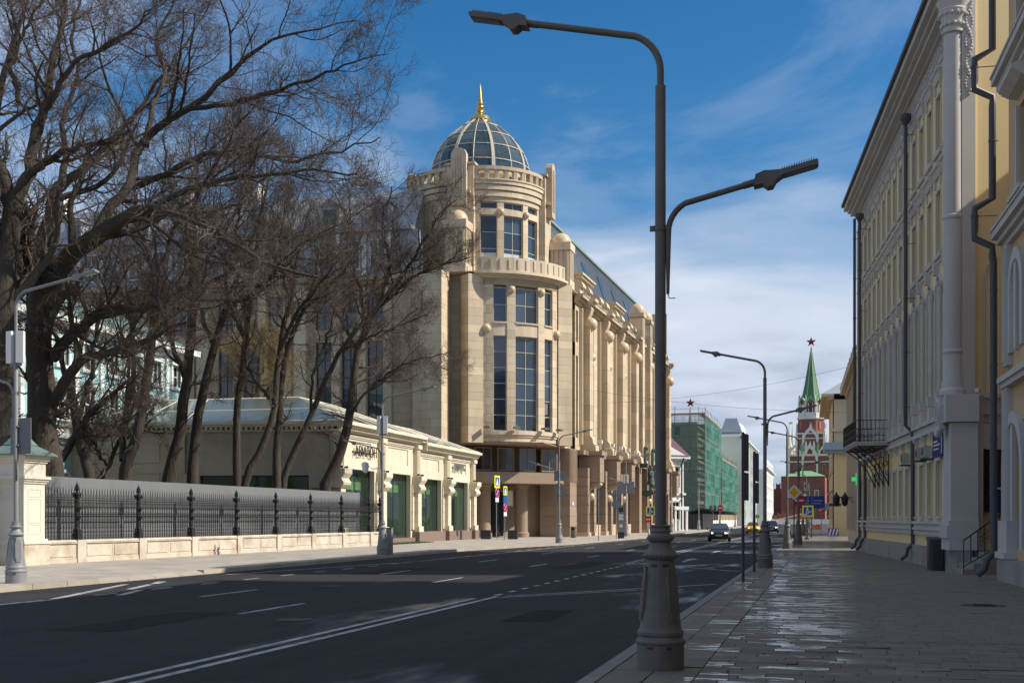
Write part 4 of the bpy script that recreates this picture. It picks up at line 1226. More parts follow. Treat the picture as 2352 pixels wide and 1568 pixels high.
# corbelled foot of the bow
for i, (z0, z1, e) in enumerate([(8.3, 8.55, -.25), (8.55, 8.95, -.08), (8.95, 9.15, .02), (9.15, 9.5, .12)]):
    for s_ in range(5):
        bow_block(RB - 1.2, RB + e, z0 + .004, z1 - .004, -36 + 14.4 * s_ + .04, -36 + 14.4 * (s_ + 1) - .04, 'corbel_stone', 'hotel_stone_pale')
# patterned frieze and cornice
fz = MB()
for i in range(90):
    a = AX + R(-35 + 70 * (i + .5) / 90)
    for z in (22.5, 22.66, 22.82):
        fz.obox((QX + (RB + .02) * math.cos(a), QY + (RB + .02) * math.sin(a), z), .06, .055, .1, a)
tag(hp(fz, 'carved_frieze', 'hotel_stone'), kind='stuff')
bow_block(RB - .5, RB - .005, 22.4, 22.98, -36, 36, 'frieze_band', 'hotel_stone', 12)
for z0, z1, e in ((22.98, 23.12, .25), (23.12, 23.26, .5), (23.26, 23.44, .8)):
    bow_block(RB - .6, RB + e, z0, z1, -38, 38, 'cornice', 'hotel_stone_pale', 14)
# parapet of the balcony with pilaster strips
for s_ in range(6):
    bow_block(RB + .25, RB + .55, 23.45, 24.7, -36 + 12 * s_ + .05, -36 + 12 * (s_ + 1) - .05, 'parapet_stone', 'hotel_stone_pale')
for s_ in range(12):
    a = -33 + 6 * s_
    bow_block(RB + .2, RB + .62, 23.7, 24.55, a - .5, a + .5, 'parapet_strip', 'hotel_stone_pale', 1)
hp(MB().prism([(-5, -8.4), (1.5, -8.8), (8.6, -2.2), (8.6, 5), (-5, 5)], 23.42, 23.48), 'balcony_floor', 'hotel_stone')

# --- flanks of the bow below
for sgn, nm in ((-1, 'flank'), (1, 'flank')):
    x, y = at_axis(6.9, sgn * 4.7)
    z = 8.4
    while z < 23:
        zt = min(z + .74, 23.3)
        hp(MB().obox((x, y, (z + zt) / 2), 1.4, 1.5, zt - z - .014, AX), 'stone_block', 'hotel_stone')
        z += .74
# right-hand stepped pilasters between bow and street front
for i, (d, hgt) in enumerate(((.9, 21.5), (1.7, 20.4), (2.5, 23.0))):
    hp(MB().box(7.5, 8.35 - .12 * i, -1.9 + d, -1.25 + d, 8.35, hgt), 'pilaster', 'hotel_stone_pale')

# --- upper stage with set-back bow
Q1 = .75
UX, UY = at_axis(Q1)
RU = 5.55
UP = [(-44, -33), (-17, -10.5), (10.5, 17), (33, 44)]
UW = [(-33, -17, 1), (-10.5, 10.5, 2), (17, 33, 1)]
for a0, a1 in UP:
    z = 24.0
    while z < 30.1:
        bow_block(RU - .5, RU, z + .006, z + .734, a0 + .08, a1 - .08, 'stone_block', 'hotel_stone_pale', 2, UX, UY)
        z += .74
for a0, a1, nx in UW:
    bow_window(a0, a1, 24.6, 29.1, nx, 3, RU, UX, UY, curtain=True)
    bow_block(RU - .45, RU + .03, 29.1, 29.65, a0 + .1, a1 - .1, 'lintel', 'hotel_stone_pale', 3, UX, UY)
    bow_window(a0, a1, 29.7, 30.3, nx, 1, RU, UX, UY)
hp(MB().ringseg(RU - .75, RU - .55, 23.5, 33, AX + R(-46), AX + R(46), 10, UX, UY), 'backing_wall', 'hotel_wall')
for a in (-13.8, 13.8):
    hp(MB().sphere((UX + (RU + .03) * math.cos(AX + R(a)), UY + (RU + .03) * math.sin(AX + R(a)), 29.4), .34, 12, 8), 'stone_disc', 'polished_stone', True)
for z0, z1, e in ((30.3, 30.75, .05), (30.75, 31.2, .2), (31.2, 31.32, .12), (31.32, 31.7, .32), (31.7, 31.82, .24), (31.82, 32.15, .42), (32.15, 32.3, .5)):
    for s_ in range(5):
        bow_block(RU - .6, RU + e, z0 + .003, z1 - .003, -44 + 17.6 * s_ + .05, -44 + 17.6 * (s_ + 1) - .05, 'entablature_stone', 'hotel_stone_pale', 3, UX, UY)
# the other three bows of the crown and the balustrades above them
def crown(ax_):
    ux, uy = Q1 * math.cos(ax_), Q1 * math.sin(ax_)
    if ax_ != AX:
        hp(MB().ringseg(RU - .7, RU, 23.5, 32.3, ax_ + R(-44), ax_ + R(44), 12, ux, uy), 'bow_wall', 'hotel_wall')
        for z0, z1, e in ((30.75, 31.2, .2), (31.32, 31.7, .32), (31.82, 32.3, .46)):
            hp(MB().ringseg(RU - .6, RU + e, z0, z1, ax_ + R(-44), ax_ + R(44), 12, ux, uy), 'moulding', 'hotel_stone')
    for i in range(9):
        a = ax_ + R(-36 + 9 * i)
        b_ = hp(MB().obox((ux + (RU + .15) * math.cos(a), uy + (RU + .15) * math.sin(a), 32.62), .34, .40, .82, a).obox((ux + (RU + .15) * math.cos(a), uy + (RU + .15) * math.sin(a), 33.06), .42, .5, .09, a), 'baluster', 'hotel_stone_pale')
        mb = MB()
        for k in (-.1, 0, .1):
            mb.obox((ux + (RU + .33) * math.cos(a) - k * math.sin(a), uy + (RU + .33) * math.sin(a) + k * math.cos(a), 32.62), .03, .04, .7, a)
        if ax_ == AX:
            part(mb, 'fluting', 'hotel_stone_pale', b_)
    hp(MB().ringseg(RU - .1, RU + .42, 33.11, 33.42, ax_ + R(-41), ax_ + R(41), 12, ux, uy), 'handrail_stone', 'hotel_stone_pale')
for q in range(4):
    crown(AX + PI / 2 * q)
# four tall piers between the bows
for q in range(4):
    a = -PI / 2 + q * PI / 2
    ca, sa = math.cos(a), math.sin(a)
    z = 23.5
    while z < 33.4:
        zt = min(z + .9, 33.5)
        hp(MB().obox((5.3 * ca, 5.3 * sa, (z + zt) / 2), 2.6, 2.5, zt - z - .014, a), 'stone_block', 'hotel_stone_pale')
        z += .9
    hp(MB().obox((5.5 * ca, 5.5 * sa, 33.6), 2.6, 2.8, .2, a), 'pier_cap', 'hotel_stone_pale')
    # shield with ribs
    pts = [(-.7, 29.8), (.7, 29.8), (.7, 34.4), (.5, 34.75), (.2, 34.9), (-.2, 34.9), (-.5, 34.75), (-.7, 34.4)]
    mb = MB().prism_y(pts, -7.15, -6.55)
    sh = hp(mb, 'shield', 'hotel_stone_pale')
    sh.rotation_euler[2] = a + PI / 2
    mb = MB()
    for k in (-.36, -.12, .12, .36):
        mb.box(k - .045, k + .045, -7.22, -7.15, 30.4, 34.4 - abs(k))
    part(mb, 'rib', 'hotel_stone_pale', sh)
    part(MB().box(-1.0, -.72, -7.0, -6.5, 30.9, 31.15).box(.72, 1.0, -7.0, -6.5, 30.9, 31.15), 'bracket', 'polished_stone', sh)
# low octagonal floor under the dome
hp(MB().lathe([(5.4, 32.2), (5.4, 32.5), (4.85, 32.5), (4.85, 33.75), (4.6, 33.8)], 24), 'dome_drum', 'hotel_stone')
# --- glass dome
DR, DZ0, DH = 4.75, 33.7, 5.9
def dome_r(t):                 # t 0..1 up the dome
    return DR * (1 - .84 * t ** 2.35) * (1 - .02 * t)
NR = 8
rows = [0, .17, .42, .66, .86, 1.0]
for k in range(NR):
    a = R(22.5 + 8) + 2 * PI * k / NR
    pts = []
    mb = MB()
    steps = 14
    for sgn in (0,):
        o = []
        for i in range(steps + 1):
            t = i / steps
            r_, z = dome_r(t), DZ0 + DH * t
            w = .17 * (1 - .45 * t)
            for rr, ww in ((r_ - .04, w), (r_ + .09, w), (r_ + .09, -w), (r_ - .04, -w)):
                o.append((rr * math.cos(a) - ww * math.sin(a), rr * math.sin(a) + ww * math.cos(a), z))
        fs = []
        for i in range(steps):
            for j in range(4):
                fs.append((4 * i + j, 4 * i + (j + 1) % 4, 4 * i + 4 + (j + 1) % 4, 4 * i + 4 + j))
        mb.add(o, fs)
    hp(mb, 'dome_rib', 'pale_gold')
    for half in range(2):
        a0 = a + 2 * PI / NR * half / 2
        a1 = a0 + 2 * PI / NR / 2
        for j in range(len(rows) - 1):
            t0, t1 = rows[j], rows[j + 1]
            n_ = 3
            o = []
            for i in range(n_ + 1):
                t = t0 + (t1 - t0) * i / n_
                r_, z = dome_r(t), DZ0 + DH * t
                o += [(r_ * math.cos(a0 + .008), r_ * math.sin(a0 + .008), z), (r_ * math.cos(a1 - .008), r_ * math.sin(a1 - .008), z)]
            hp(MB().add(o, [(2 * i, 2 * i + 1, 2 * i + 3, 2 * i + 2) for i in range(n_)]), 'dome_pane', 'dome_glass')
    # glazing bars
    am = a + PI / NR
    hp(MB().tube([(dome_r(i / 12) * math.cos(am), dome_r(i / 12) * math.sin(am), DZ0 + DH * i / 12) for i in range(13)], .04, 4), 'glazing_bar', 'window_frame')
for t in rows[:-1]:
    r_, z = dome_r(t) + .02, DZ0 + DH * t
    hp(MB().lathe([(r_ - .04, z - .04), (r_ + .03, z - .04), (r_ + .03, z + .04), (r_ - .04, z + .04), (r_ - .04, z - .04)], 32, cap=False), 'glazing_ring', 'window_frame')
inner = MB()
for k in range(8):
    a = 2 * PI * k / 8
    inner.tube([(3.6 * math.cos(a), 3.8 * math.sin(a), 33.8), (3.1 * math.cos(a), 3.1 * math.sin(a), 36.8), (.6 * math.cos(a), .6 * math.sin(a), 39.2)], .06, 5)
for z, r_ in ((35.2, 3.7), (37.0, 2.9)):
    inner.tube([(r_ * math.cos(2 * PI * k / 16), r_ * math.sin(2 * PI * k / 16), z) for k in range(17)], .05, 5)
hp(inner, 'inner_frame', 'dark_metal')
sp = hp(MB().lathe([(.95, 39.47), (1.0, 39.52), (1.0, 39.72), (.92, 39.74), (.92, 39.84), (.6, 39.92), (.45, 40.02), (.22, 40.10), (.2, 40.27), (.42, 40.38), (.42, 40.48), (.2, 40.56), (.3, 40.67), (.34, 40.80), (.3, 40.92), (.16, 41.02), (.3, 41.10), (.3, 41.16), (.24, 41.22), (.02, 43.02)], 20), 'spire', 'gold', True)
# --- sphere turrets beside the tower
def turret(px, py, z0=23.4, h=3.2):
    t_ = hp(MB().box(px - 1.05, px + 1.05, py - 1.05, py + 1.05, z0, z0 + .8).box(px - .9, px + .9, py - .9, py + .9, z0 + .8, z0 + h - .7).box(px - 1.1, px + 1.1, py - 1.1, py + 1.1, z0 + h - .7, z0 + h), 'turret', 'hotel_stone_pale')
    mb = MB()
    for k in (-.68, -.23, .23, .68):
        mb.box(px + k - .12, px + k + .12, py - 1.02, py - .9, z0 + .8, z0 + h - .7).box(px + .9, px + 1.02, py + k - .12, py + k + .12, z0 + .8, z0 + h - .7)
    part(mb, 'fluting', 'hotel_stone_pale', t_)
    part(MB().sphere((px, py, z0 + h + .12), .95, 20, 12, -.15), 'sphere', 'polished_stone', t_, smooth=True)
turret(7.55, 1.6, 23.4, 4.3)
turret(.2, -8.1, 23.4, 4.6)

# --- entrance recess under the bow
for x, y in ((-1.6, -6.0), (1.6, -4.4), (4.4, -1.6)):
    hp(MB().lathe([(.75, 0), (.75, .4), (.62, .5), (.62, 4.6), (.75, 4.7), (.75, 4.9)], 20, x, y), 'column', 'granite_brown', True)
hp(MB().prism([(-2.2, -7.7), (2.6, -7.9), (7.9, -2.4), (7.9, 2.0), (3.8, .4), (-.5, -3.9), (-4.2, -7.7)], 4.9, 5.9), 'beam', 'granite_brown')
for i in range(4):
    s0 = -4.0 + 2.35 * i
    x, y = at_axis(5.9, s0 + 1.0)
    o = part(frame_mesh(1.75, 2.1, .1, .1, 2, 1), 'window', 'granite_brown', hotel, (x - .87 * math.cos(R(45)), y - .87 * math.sin(R(45)), 6.05), R(45))
    part(MB().box(.04, 1.71, .04, .06, .04, 2.06), 'pane', 'glass_dark', o)
hp(MB().prism([(0, -5.6), (5.4, -.2), (5.1, .1), (-.3, -5.3)], 5.9, 8.35), 'spandrel', 'granite_brown')
hp(MB().prism([(-4.4, -8.0), (8.0, -8.0), (8.0, 4.4)], 8.30, 8.38), 'recess_soffit', 'granite_brown')
dr = hp(MB().box(1.2, 3.0, -2.9, -2.8, 0.1, 4.2), 'door_screen', 'glass_dark')
hp(MB().box(2.2, 3.8, -2.55, -2.35, 2.9, 4.3), 'door_sign', 'white_plastic')
# brown corner pier right of the recess, in coursed blocks with pale joints
z = 0.0
while z < 8.3:
    zt = min(z + .98, 8.34)
    hp(MB().box(5.6, 8.5, 1.0, 4.2, z + .012, zt - .012), 'granite_block', 'granite_brown')
    hp(MB().box(5.7, 8.46, 1.1, 4.1, zt - .03, zt + .03), 'pale_joint', 'granite_light')
    z += .98
for i in range(5):
    hp(MB().box(8.5, 8.62, 1.2 + i * .6, 1.5 + i * .6, 5.2, 8.3), 'rib', 'granite_brown')
z = 0.0
hp(MB().box(8.3, 8.56, 1.9, 2.5, 3.0, 3.3), 'plaque', 'white_plastic')

# --- street front, facing the road
sf = Fr(CX + 8.35, CY + 4.2, R(90) + R(-1.6))
LEN = 58.5
bays = [3.2 + 8.7 * i for i in range(7)]
holes = []
for i in range(7):
    if i == 3:
        continue
    c = bays[i] + 4.35
    if i == 0:
        pass
    for k in (-1.05, .15):
        holes.append((c + k, c + k + .95, 9.6, 17.6))
        holes.append((c + k, c + k + .95, 18.9, 22.0))
first = [(.4, 1.25, 9.6, 17.6), (.4, 1.25, 18.9, 22.0)]
holes += first
ent = [(c, c + .8, a, b) for c in (33.3, 34.7) for a, b in ((10.4, 13.2), (14.0, 17.0), (18.2, 21.6))]
holes += ent
sf.put(wall_mesh(LEN, 8.35, 22.6, holes, .35), 'street_wall', 'hotel_wall', hotel)
wcache = {}
for a, b, c, d in holes:
    key = (round(b - a, 2), round(d - c, 2))
    if key not in wcache:
        nzs = 6 if key[1] > 6 else 2
        wcache[key] = (frame_mesh(key[0], key[1], .06, .07, 1, nzs).mesh('frame', 'window_frame'), MB().box(.02, key[0] - .02, .04, .055, .02, key[1] - .02).mesh('pane', 'glass_dark'))
    o = sf.put(wcache[key][0], 'window', None, hotel, a, .24, c)
    part(wcache[key][1], 'pane', None, o)
pil = MB()
for i in range(7):
    x = bays[i]
    if i in (3, 4) and False:
        continue
    z = 9.9
    blocks = []
    while z < 20.2:
        zt = min(z + 1.5, 20.4)
        blocks.append((z, zt))
        z += 1.5
    for z0, z1 in blocks:
        sf.put(MB().box(x - .8, x + .8, -.95, .02, z0 + .01, z1 - .01), 'pilaster_stone', 'hotel_stone', hotel)
    sf.put(MB().prism_x([(0, 8.35), (-1.55, 8.35), (-1.5, 8.9), (-1.25, 9.2), (-1.2, 9.6), (-.95, 9.9), (0, 9.9)], x - .8, x + .8), 'pilaster_foot', 'hotel_stone', hotel)
    b_ = sf.put(MB().prism_x([(0, 20.4), (-.9, 20.4), (-.7, 20.8), (-.5, 21.2), (-.9, 21.9), (-1.05, 22.4), (-1.0, 22.6), (0, 22.6)], x - .5, x + .5), 'capital', 'hotel_stone', hotel)
    part(MB().sphere((x, -.85, 20.95), .68, 18, 12), 'sphere', 'polished_stone', b_, smooth=True)
    for dx in (-1.3, 1.3):
        sf.put(MB().box(x + dx - .12, x + dx + .12, -.35, .02, 9.0, 22.4), 'strip', 'hotel_stone_pale', hotel)
    sf.put(MB().sphere((x + 4.35, -.05, 18.25), .42, 14, 10), 'stone_disc', 'polished_stone', hotel, smooth=True)
# cornice with breaks over the pilasters, green metal edge
segs = []
for z0, z1, e in ((22.6, 22.85, .25), (22.85, 23.1, .55), (23.1, 23.4, .85)):
    sf.put(MB().box(-.2, LEN, -e, .02, z0, z1), 'cornice', 'hotel_stone', hotel)
    for x in bays:
        sf.put(MB().box(x - .75, x + .75, -e - .65, -e + .01, z0 + .002, z1 - .002), 'cornice_break', 'hotel_stone', hotel)
sf.put(MB().box(-.2, LEN, -.9, .2, 23.4, 23.46), 'cornice_flashing', 'cornice_green', hotel)
# attic: scroll blocks, low wall, windows
for i, x in enumerate(bays):
    for dx in (-1.6, 1.6):
        sc = sf.put(MB().box(x + dx - .75, x + dx + .75, -.3, 1.2, 23.46, 24.3), 'attic_block', 'hotel_stone_pale', hotel)
        pts = [(.55 + .95 * math.cos(R(t)), 24.3 + .95 * math.sin(R(t)) * .9) for t in range(0, 181, 15)]
        part(MB().prism_x([(-p[0] + .9, p[1]) for p in pts], x + dx - .7, x + dx + .7), 'scroll', 'hotel_stone_pale', sc, smooth=True)
holes2 = []
for i in range(7):
    c = bays[i] + 4.35
    for k in (-1.3, .3):
        holes2.append((c + k, c + k + .9, 24.0, 25.6))
sf.put(wall_mesh(LEN, 23.4, 26.0, holes2, .3), 'attic_wall', 'hotel_wall', hotel, y=1.3)
key = (.9, 1.6)
wm = (frame_mesh(.9, 1.6, .06, .07, 1, 1).mesh('frame', 'window_frame'), MB().box(.02, .88, .04, .055, .02, 1.58).mesh('pane', 'glass_dark'))
for h_ in holes2:
    o = sf.put(wm[0], 'attic_window', None, hotel, h_[0], 1.5, 24.0)
    part(wm[1], 'pane', None, o)
for i in range(3):
    sf.put(MB().box(bays[2 * i] + 1.4, bays[2 * i] + 7.3, .4, 3, 26.0, 26.25).box(bays[2 * i] + 1.2, bays[2 * i] + 7.5, .2, 3, 26.25, 26.45), 'dormer_cornice', 'hotel_stone_pale', hotel)
roof = sf.put(MB().prism_x([(1.6, 25.9), (3.3, 31.3), (14, 32.0), (18, 25.9)], 1.0, LEN), 'mansard_roof', 'seam_roof', hotel)
mb = MB()
for i in range(90):
    x = 1.2 + i * .68
    mb.add([(x - .025, 1.58, 25.92), (x + .025, 1.58, 25.92), (x + .025, 3.28, 31.32), (x - .025, 3.28, 31.32), (x - .025, 1.5, 25.95), (x + .025, 1.5, 25.95), (x + .025, 3.2, 31.36), (x - .025, 3.2, 31.36)],
           [(4, 5, 6, 7), (0, 4, 7, 3), (1, 2, 6, 5), (0, 1, 5, 4), (3, 7, 6, 2)])
tag(part(mb, 'standing_seam', 'seam_roof', roof), kind='stuff')
part(MB().box(.8, LEN, 3.0, 3.7, 31.25, 31.5), 'ridge_cap', 'cornice_green', roof)
for i in range(7):
    x = 6.2 + i * 8.2
    part(MB().prism_x([(1.95, 27.2), (1.85, 27.2), (2.6, 29.6), (2.7, 29.6)], x, x + 1.5), 'roof_window', 'glass_blue', roof)
# entrance pylons with spheres, statue niche
for x in (31.6, 37.2):
    z = 8.4
    while z < 26:
        sf.put(MB().box(x - .75, x + .75, -1.3, .3, z + .01, z + 1.46), 'pylon_stone', 'hotel_stone', hotel)
        z += 1.47
    tp = sf.put(MB().box(x - .9, x + .9, -1.45, .4, 26.1, 26.6), 'pylon_cap', 'hotel_stone', hotel)
    part(MB().sphere((x, -.5, 26.9), .95, 20, 12, -.3), 'sphere', 'polished_stone', tp, smooth=True)
    fl = MB()
    for k in (-.4, 0, .4):
        fl.box(x + k - .09, x + k + .09, -1.36, -1.28, 23.6, 26.0)
    sf.put(fl, 'fluting', 'hotel_stone', hotel)
    tr_ = sf.put(MB().box(x - .35, x + .35, -1.6, -.9, 7.9, 10.2), 'bronze_trophy', 'bronze', hotel)
    part(MB().sphere((x, -1.6, 10.3), .3, 10, 8).obox((x, -1.75, 8.2), .9, .15, .5).obox((x + .1, -1.8, 9.2), .2, .15, .8), 'emblem', 'bronze', tr_)
sf.put(MB().box(31, 38, -1.0, .1, 8.35, 8.9), 'niche_lintel', 'hotel_stone', hotel)
# brown granite base: piers with scroll brackets and balls
for i in range(7):
    x = bays[i]
    if i == 3:
        for xx in (31.6, 37.2):
            sf.put(MB().box(xx - .8, xx + .8, -.9, .3, 0, 8.3), 'granite_pier', 'granite_brown', hotel)
    if i == 3:
        continue
    for z0, z1 in ((5.3, 6.2), (6.2, 7.1), (7.1, 7.9)):
        sf.put(MB().box(x - 1.0, x + 1.0, -2.0, .1, z0 + .015, z1 - .015), 'granite_block', 'granite_brown', hotel)
        sf.put(MB().box(x - .97, x + .97, -1.97, .1, z1 - .03, z1 + .02), 'pale_joint', 'granite_light', hotel)
    sf.put(MB().box(x - 1.2, x + 1.2, -2.25, .1, 7.93, 8.35), 'pier_cornice', 'granite_brown', hotel)
    br_ = sf.put(MB().prism_x([(0, 5.3), (-1.9, 5.3), (-1.95, 5.05), (-1.6, 4.75), (-1.0, 4.7), (-.8, 4.4), (-.75, 3.9), (-.55, 3.7), (0, 3.6)], x - .55, x + .55), 'scroll_bracket', 'hotel_stone', hotel)
    part(MB().sphere((x, -.85, 3.9), .42, 14, 10), 'ball', 'polished_stone', br_, smooth=True)
    for dx in (-1.5, 1.5):
        for j in range(7):
            sf.put(MB().box(x + dx - .5, x + dx + .5, -1.0, .1, .9 * j + .4, .9 * j + 1.27), 'granite_block', 'granite_brown', hotel)
        sf.put(MB().box(x + dx - .6, x + dx + .6, -1.1, .1, 0, .4), 'granite_foot', 'granite_light', hotel)
    lo = MB().box(x + 2.1, x + 6.6, -.12, .0, 1.1, 6.6)
    if i != 3 and i != 4:
        o = sf.put(frame_mesh(4.4, 5.4, .12, .1, 4, 2), 'shop_window', 'dark_metal', hotel, x + 2.15, -.18, 1.1)
        part(MB().box(.05, 4.35, .05, .07, .05, 5.35), 'pane', 'glass_dark', o)
    sf.put(MB().box(x + 2.0, x + 6.7, -.5, .1, 0, 1.1), 'window_plinth', 'granite_light', hotel)
    sf.put(MB().box(x + 2.0, x + 6.7, -.6, .1, 6.7, 7.9), 'spandrel', 'granite_brown', hotel)
sf.put(MB().box(-.2, LEN, -.9, .1, 7.93, 8.35), 'base_cornice', 'granite_brown', hotel)
sf.put(MB().box(LEN - .02, LEN + .0, 0, 18, 0, 31), 'far_end_wall', 'hotel_stone', hotel)
# floodlights on brackets
for i, x in enumerate((1.5, 7.6, 12.0, 16.4, 21, 39)):
    fl = sf.put(MB().obox((x, -1.9, 8.9), .08, .9, .08).obox((x, -2.2, 9.2), .4, .35, .35), 'floodlight', 'white_plastic', hotel)
for a in (-30, -10, 12, 28):
    fl = hp(MB().obox((QX + (RB + .55) * math.cos(AX + R(a)), QY + (RB + .55) * math.sin(AX + R(a)), 9.75), .55, .5, .16, AX + R(a)), 'floodlight', 'lamp_grey')

# --- long side wing behind the trees
lf = Fr(CX - 62, CY - 10.2, R(1.0))
WL = 61.7
holes = []
cols = []
x = 1.2
while x < WL - 4:
    for k in range(3):
        cols.append(x + k * 2.45)
    x += 9.6
for c in cols:
    holes += [(c, c + 1.55, 9.6, 17.6), (c, c + 1.55, 18.7, 21.9)]
    holes.append((c, c + 1.55, 3.0, 7.4))
lf.put(wall_mesh(WL, 0, 23.2, holes, .4), 'side_wall', 'hotel_wall', hotel)
wm = {}
for a, b, c, d in holes:
    k_ = round(d - c, 2)
    if k_ not in wm:
        wm[k_] = (frame_mesh(1.55, k_, .07, .08, 2, 5 if k_ > 6 else 2).mesh('frame', 'dark_metal'), MB().box(.02, 1.53, .05, .07, .02, k_ - .02).mesh('pane', 'glass_blue'))
    o = lf.put(wm[k_][0], 'window', None, hotel, a, .26, c)
    part(wm[k_][1], 'pane', None, o)
x = 1.2
while x < WL - 3:
    xp = x - 1.15
    lf.put(MB().box(xp - .55, xp + .55, -.9, .02, 0, 22.6), 'pilaster', 'hotel_stone_pale', hotel)
    for k in range(3):
        cx_ = x + k * 2.45
        lf.put(MB().box(cx_ + 1.6, cx_ + 2.4, -.25, .02, 8.6, 22.4), 'strip', 'hotel_stone', hotel)
    x += 9.6
lf.put(MB().box(WL - 2.6, WL, -2.2, .02, 0, 23.2), 'end_pier', 'hotel_wall', hotel)
for z0, z1, e in ((22.6, 22.9, .4), (22.9, 23.3, .9), (8.0, 8.4, .4)):
    lf.put(MB().box(-.1, WL + .1, -e, .03, z0, z1), 'cornice', 'hotel_stone', hotel)
lf.put(MB().box(0, WL - 3, .8, 6, 23.2, 27.6), 'upper_wall', 'seam_roof', hotel)
mk = (frame_mesh(1.5, 2.6, .08, .08, 2, 2).mesh('frame', 'white_plastic'), MB().box(.02, 1.48, .05, .07, .02, 2.58).mesh('pane', 'glass_blue'))
for c in cols:
    o = lf.put(mk[0], 'upper_window', None, hotel, c, .74, 24.2)
    part(mk[1], 'pane', None, o)
    lf.put(MB().box(c + 1.75, c + 2.1, .55, .85, 23.5, 27.4), 'grey_strip', 'white_plastic', hotel)
lf.put(MB().prism_x([(.2, 27.5), (.2, 27.8), (1.2, 28.0), (4.0, 31.8), (7, 32.0), (9, 27.5)], 0, WL - 3.5), 'mansard_roof', 'seam_roof', hotel)
for c in cols[1::2]:
    dm = lf.put(MB().box(c - .1, c + 1.7, 1.4, 3.5, 28.2, 30.2).prism_y([(c - .3, 30.2), (c + 1.9, 30.2), (c + .8, 30.9)], 1.2, 3.5), 'dormer', 'seam_roof', hotel)
    part(MB().box(c + .15, c + 1.45, 1.36, 1.4, 28.5, 29.9), 'pane', 'glass_blue', dm)
for c in (6, 19, 33, 40):
    lf.put(MB().box(c, c + 1.2, 5, 6.5, 31.5, 33.6).box(c - .1, c + 1.3, 4.9, 6.6, 33.6, 33.8), 'chimney', 'white_plastic', hotel)

# every pane sits a hair out of true
for o in hotel.children:
    if 'window' in o.name:
        for c in o.children:
            if c.name.startswith('pane'):
                c.rotation_euler = (rnd.gauss(0, .004), 0, rnd.gauss(0, .006))
# ------------------------------------------------------------------ figures grown from a skeleton
def skin_body(name, verts, edges, radii, material, parent=None, loc=(0, 0, 0), rz=0.0, sub=2):
    me = bpy.data.meshes.new(name)
    me.from_pydata(verts, edges, [])
    o = link(name, me, parent, loc, rz)
    md = o.modifiers.new('skin', 'SKIN')
    md.use_smooth_shade = True
    for i, r_ in enumerate(radii):
        me.skin_vertices[0].data[i].radius = r_ if isinstance(r_, tuple) else (r_, r_)
    me.skin_vertices[0].data[0].use_root = True
    s_ = o.modifiers.new('sub', 'SUBSURF')
    s_.levels = s_.render_levels = sub
    me.materials.append(MATS[material])
    return o
def ensure_skin(me):
    if not me.skin_vertices:
        bpy.context.view_layer.objects.active
def figure(name, parent, H, material, pose, loc=(0, 0, 0), rz=0.0):
    s_ = H / 1.8
    J, Rr = [], []
    def j(p, r_):
        J.append((p[0] * s_, p[1] * s_, p[2] * s_))
        Rr.append((r_[0] * s_, r_[1] * s_) if isinstance(r_, tuple) else r_ * s_)
        return len(J) - 1
    E = []
    pel = j((0, 0, .95), (.16, .12))
    wa = j((0, .01, 1.12), (.15, .11)); E.append((pel, wa))
    ch = j((0, 0, 1.34), (.19, .13)); E.append((wa, ch))
    nk = j((0, -.01, 1.50), .06); E.append((ch, nk))
    h1 = j((0, -.03, 1.60), (.075, .09)); E.append((nk, h1))
    h2 = j((0, -.03, 1.72), (.08, .10)); E.append((h1, h2))
    for s in (-1, 1):
        a = pose['armL' if s < 0 else 'armR']
        sh = j((s * .2, 0, 1.42), .07); E.append((ch, sh))
        el = j(a[0], .05); E.append((sh, el))
        wr = j(a[1], .036); E.append((el, wr))
        ha = j(a[2], .045); E.append((wr, ha))
        l = pose['legL' if s < 0 else 'legR']
        hp_ = j((s * .1, 0, .86), .105); E.append((pel, hp_))
        kn = j(l[0], .075); E.append((hp_, kn))
        an = j(l[1], .05); E.append((kn, an))
        ft = j(l[2], .04); E.append((an, ft))
    me = bpy.data.meshes.new(name)
    me.from_pydata(J, E, [])
    o = link(name, me, parent, loc, rz)
    o.modifiers.new('skin', 'SKIN').use_smooth_shade = True
    if not me.skin_vertices:
        bpy.context.view_layer.objects.active = o
        bpy.ops.mesh.customdata_skin_add()
    for i, r_ in enumerate(Rr):
        me.skin_vertices[0].data[i].radius = r_ if isinstance(r_, tuple) else (r_, r_)
    me.skin_vertices[0].data[0].use_root = True
    m_ = o.modifiers.new('sub', 'SUBSURF')
    m_.levels = m_.render_levels = 2
    me.materials.append(MATS[material])
    return o
st = thing('bronze_statue', 'green bronze statue of a standing figure in a long coat on the beige facade', 'statue', sf.w(34.4, -1.7, 5.3))
st.rotation_euler[2] = sf.a
part(MB().prism_x([(-.9, -.1), (1.7, -.1), (1.7, -.5), (.4, -.9), (-.4, -.5)], -.6, .6), 'console', 'bronze', st)
figure('body', st, 2.75, 'bronze', dict(armL=((-.3, .02, 1.18), (-.12, -.2, 1.15), (-.02, -.22, 1.2)), armR=((.3, .03, 1.15), (.26, -.1, .95), (.24, -.14, .88)),
       legL=((-.11, -.02, .48), (-.12, .02, .08), (-.13, -.14, .04)), legR=((.11, -.08, .48), (.13, -.02, .08), (.14, -.18, .04))), (0, 0, 0), 0)
part(MB().lathe([(.46, .62), (.44, .8), (.36, 1.35), (.33, 1.75), (.37, 2.0), (.34, 2.2), (.2, 2.32)], 14), 'coat', 'bronze', st, smooth=True)
part(MB().lathe([(.17, 2.72), (.17, 2.78), (.12, 2.84), (.01, 2.86)], 12, 0, -.05), 'cap', 'bronze', st, smooth=True)
gl = MB()
for i in range(16):
    x = -1.7 + i * .22
    gl.sphere((x, -.45 + .1 * math.sin(i * 1.7), -.15 + .12 * math.sin(i * 2.3)), .16, 7, 5)
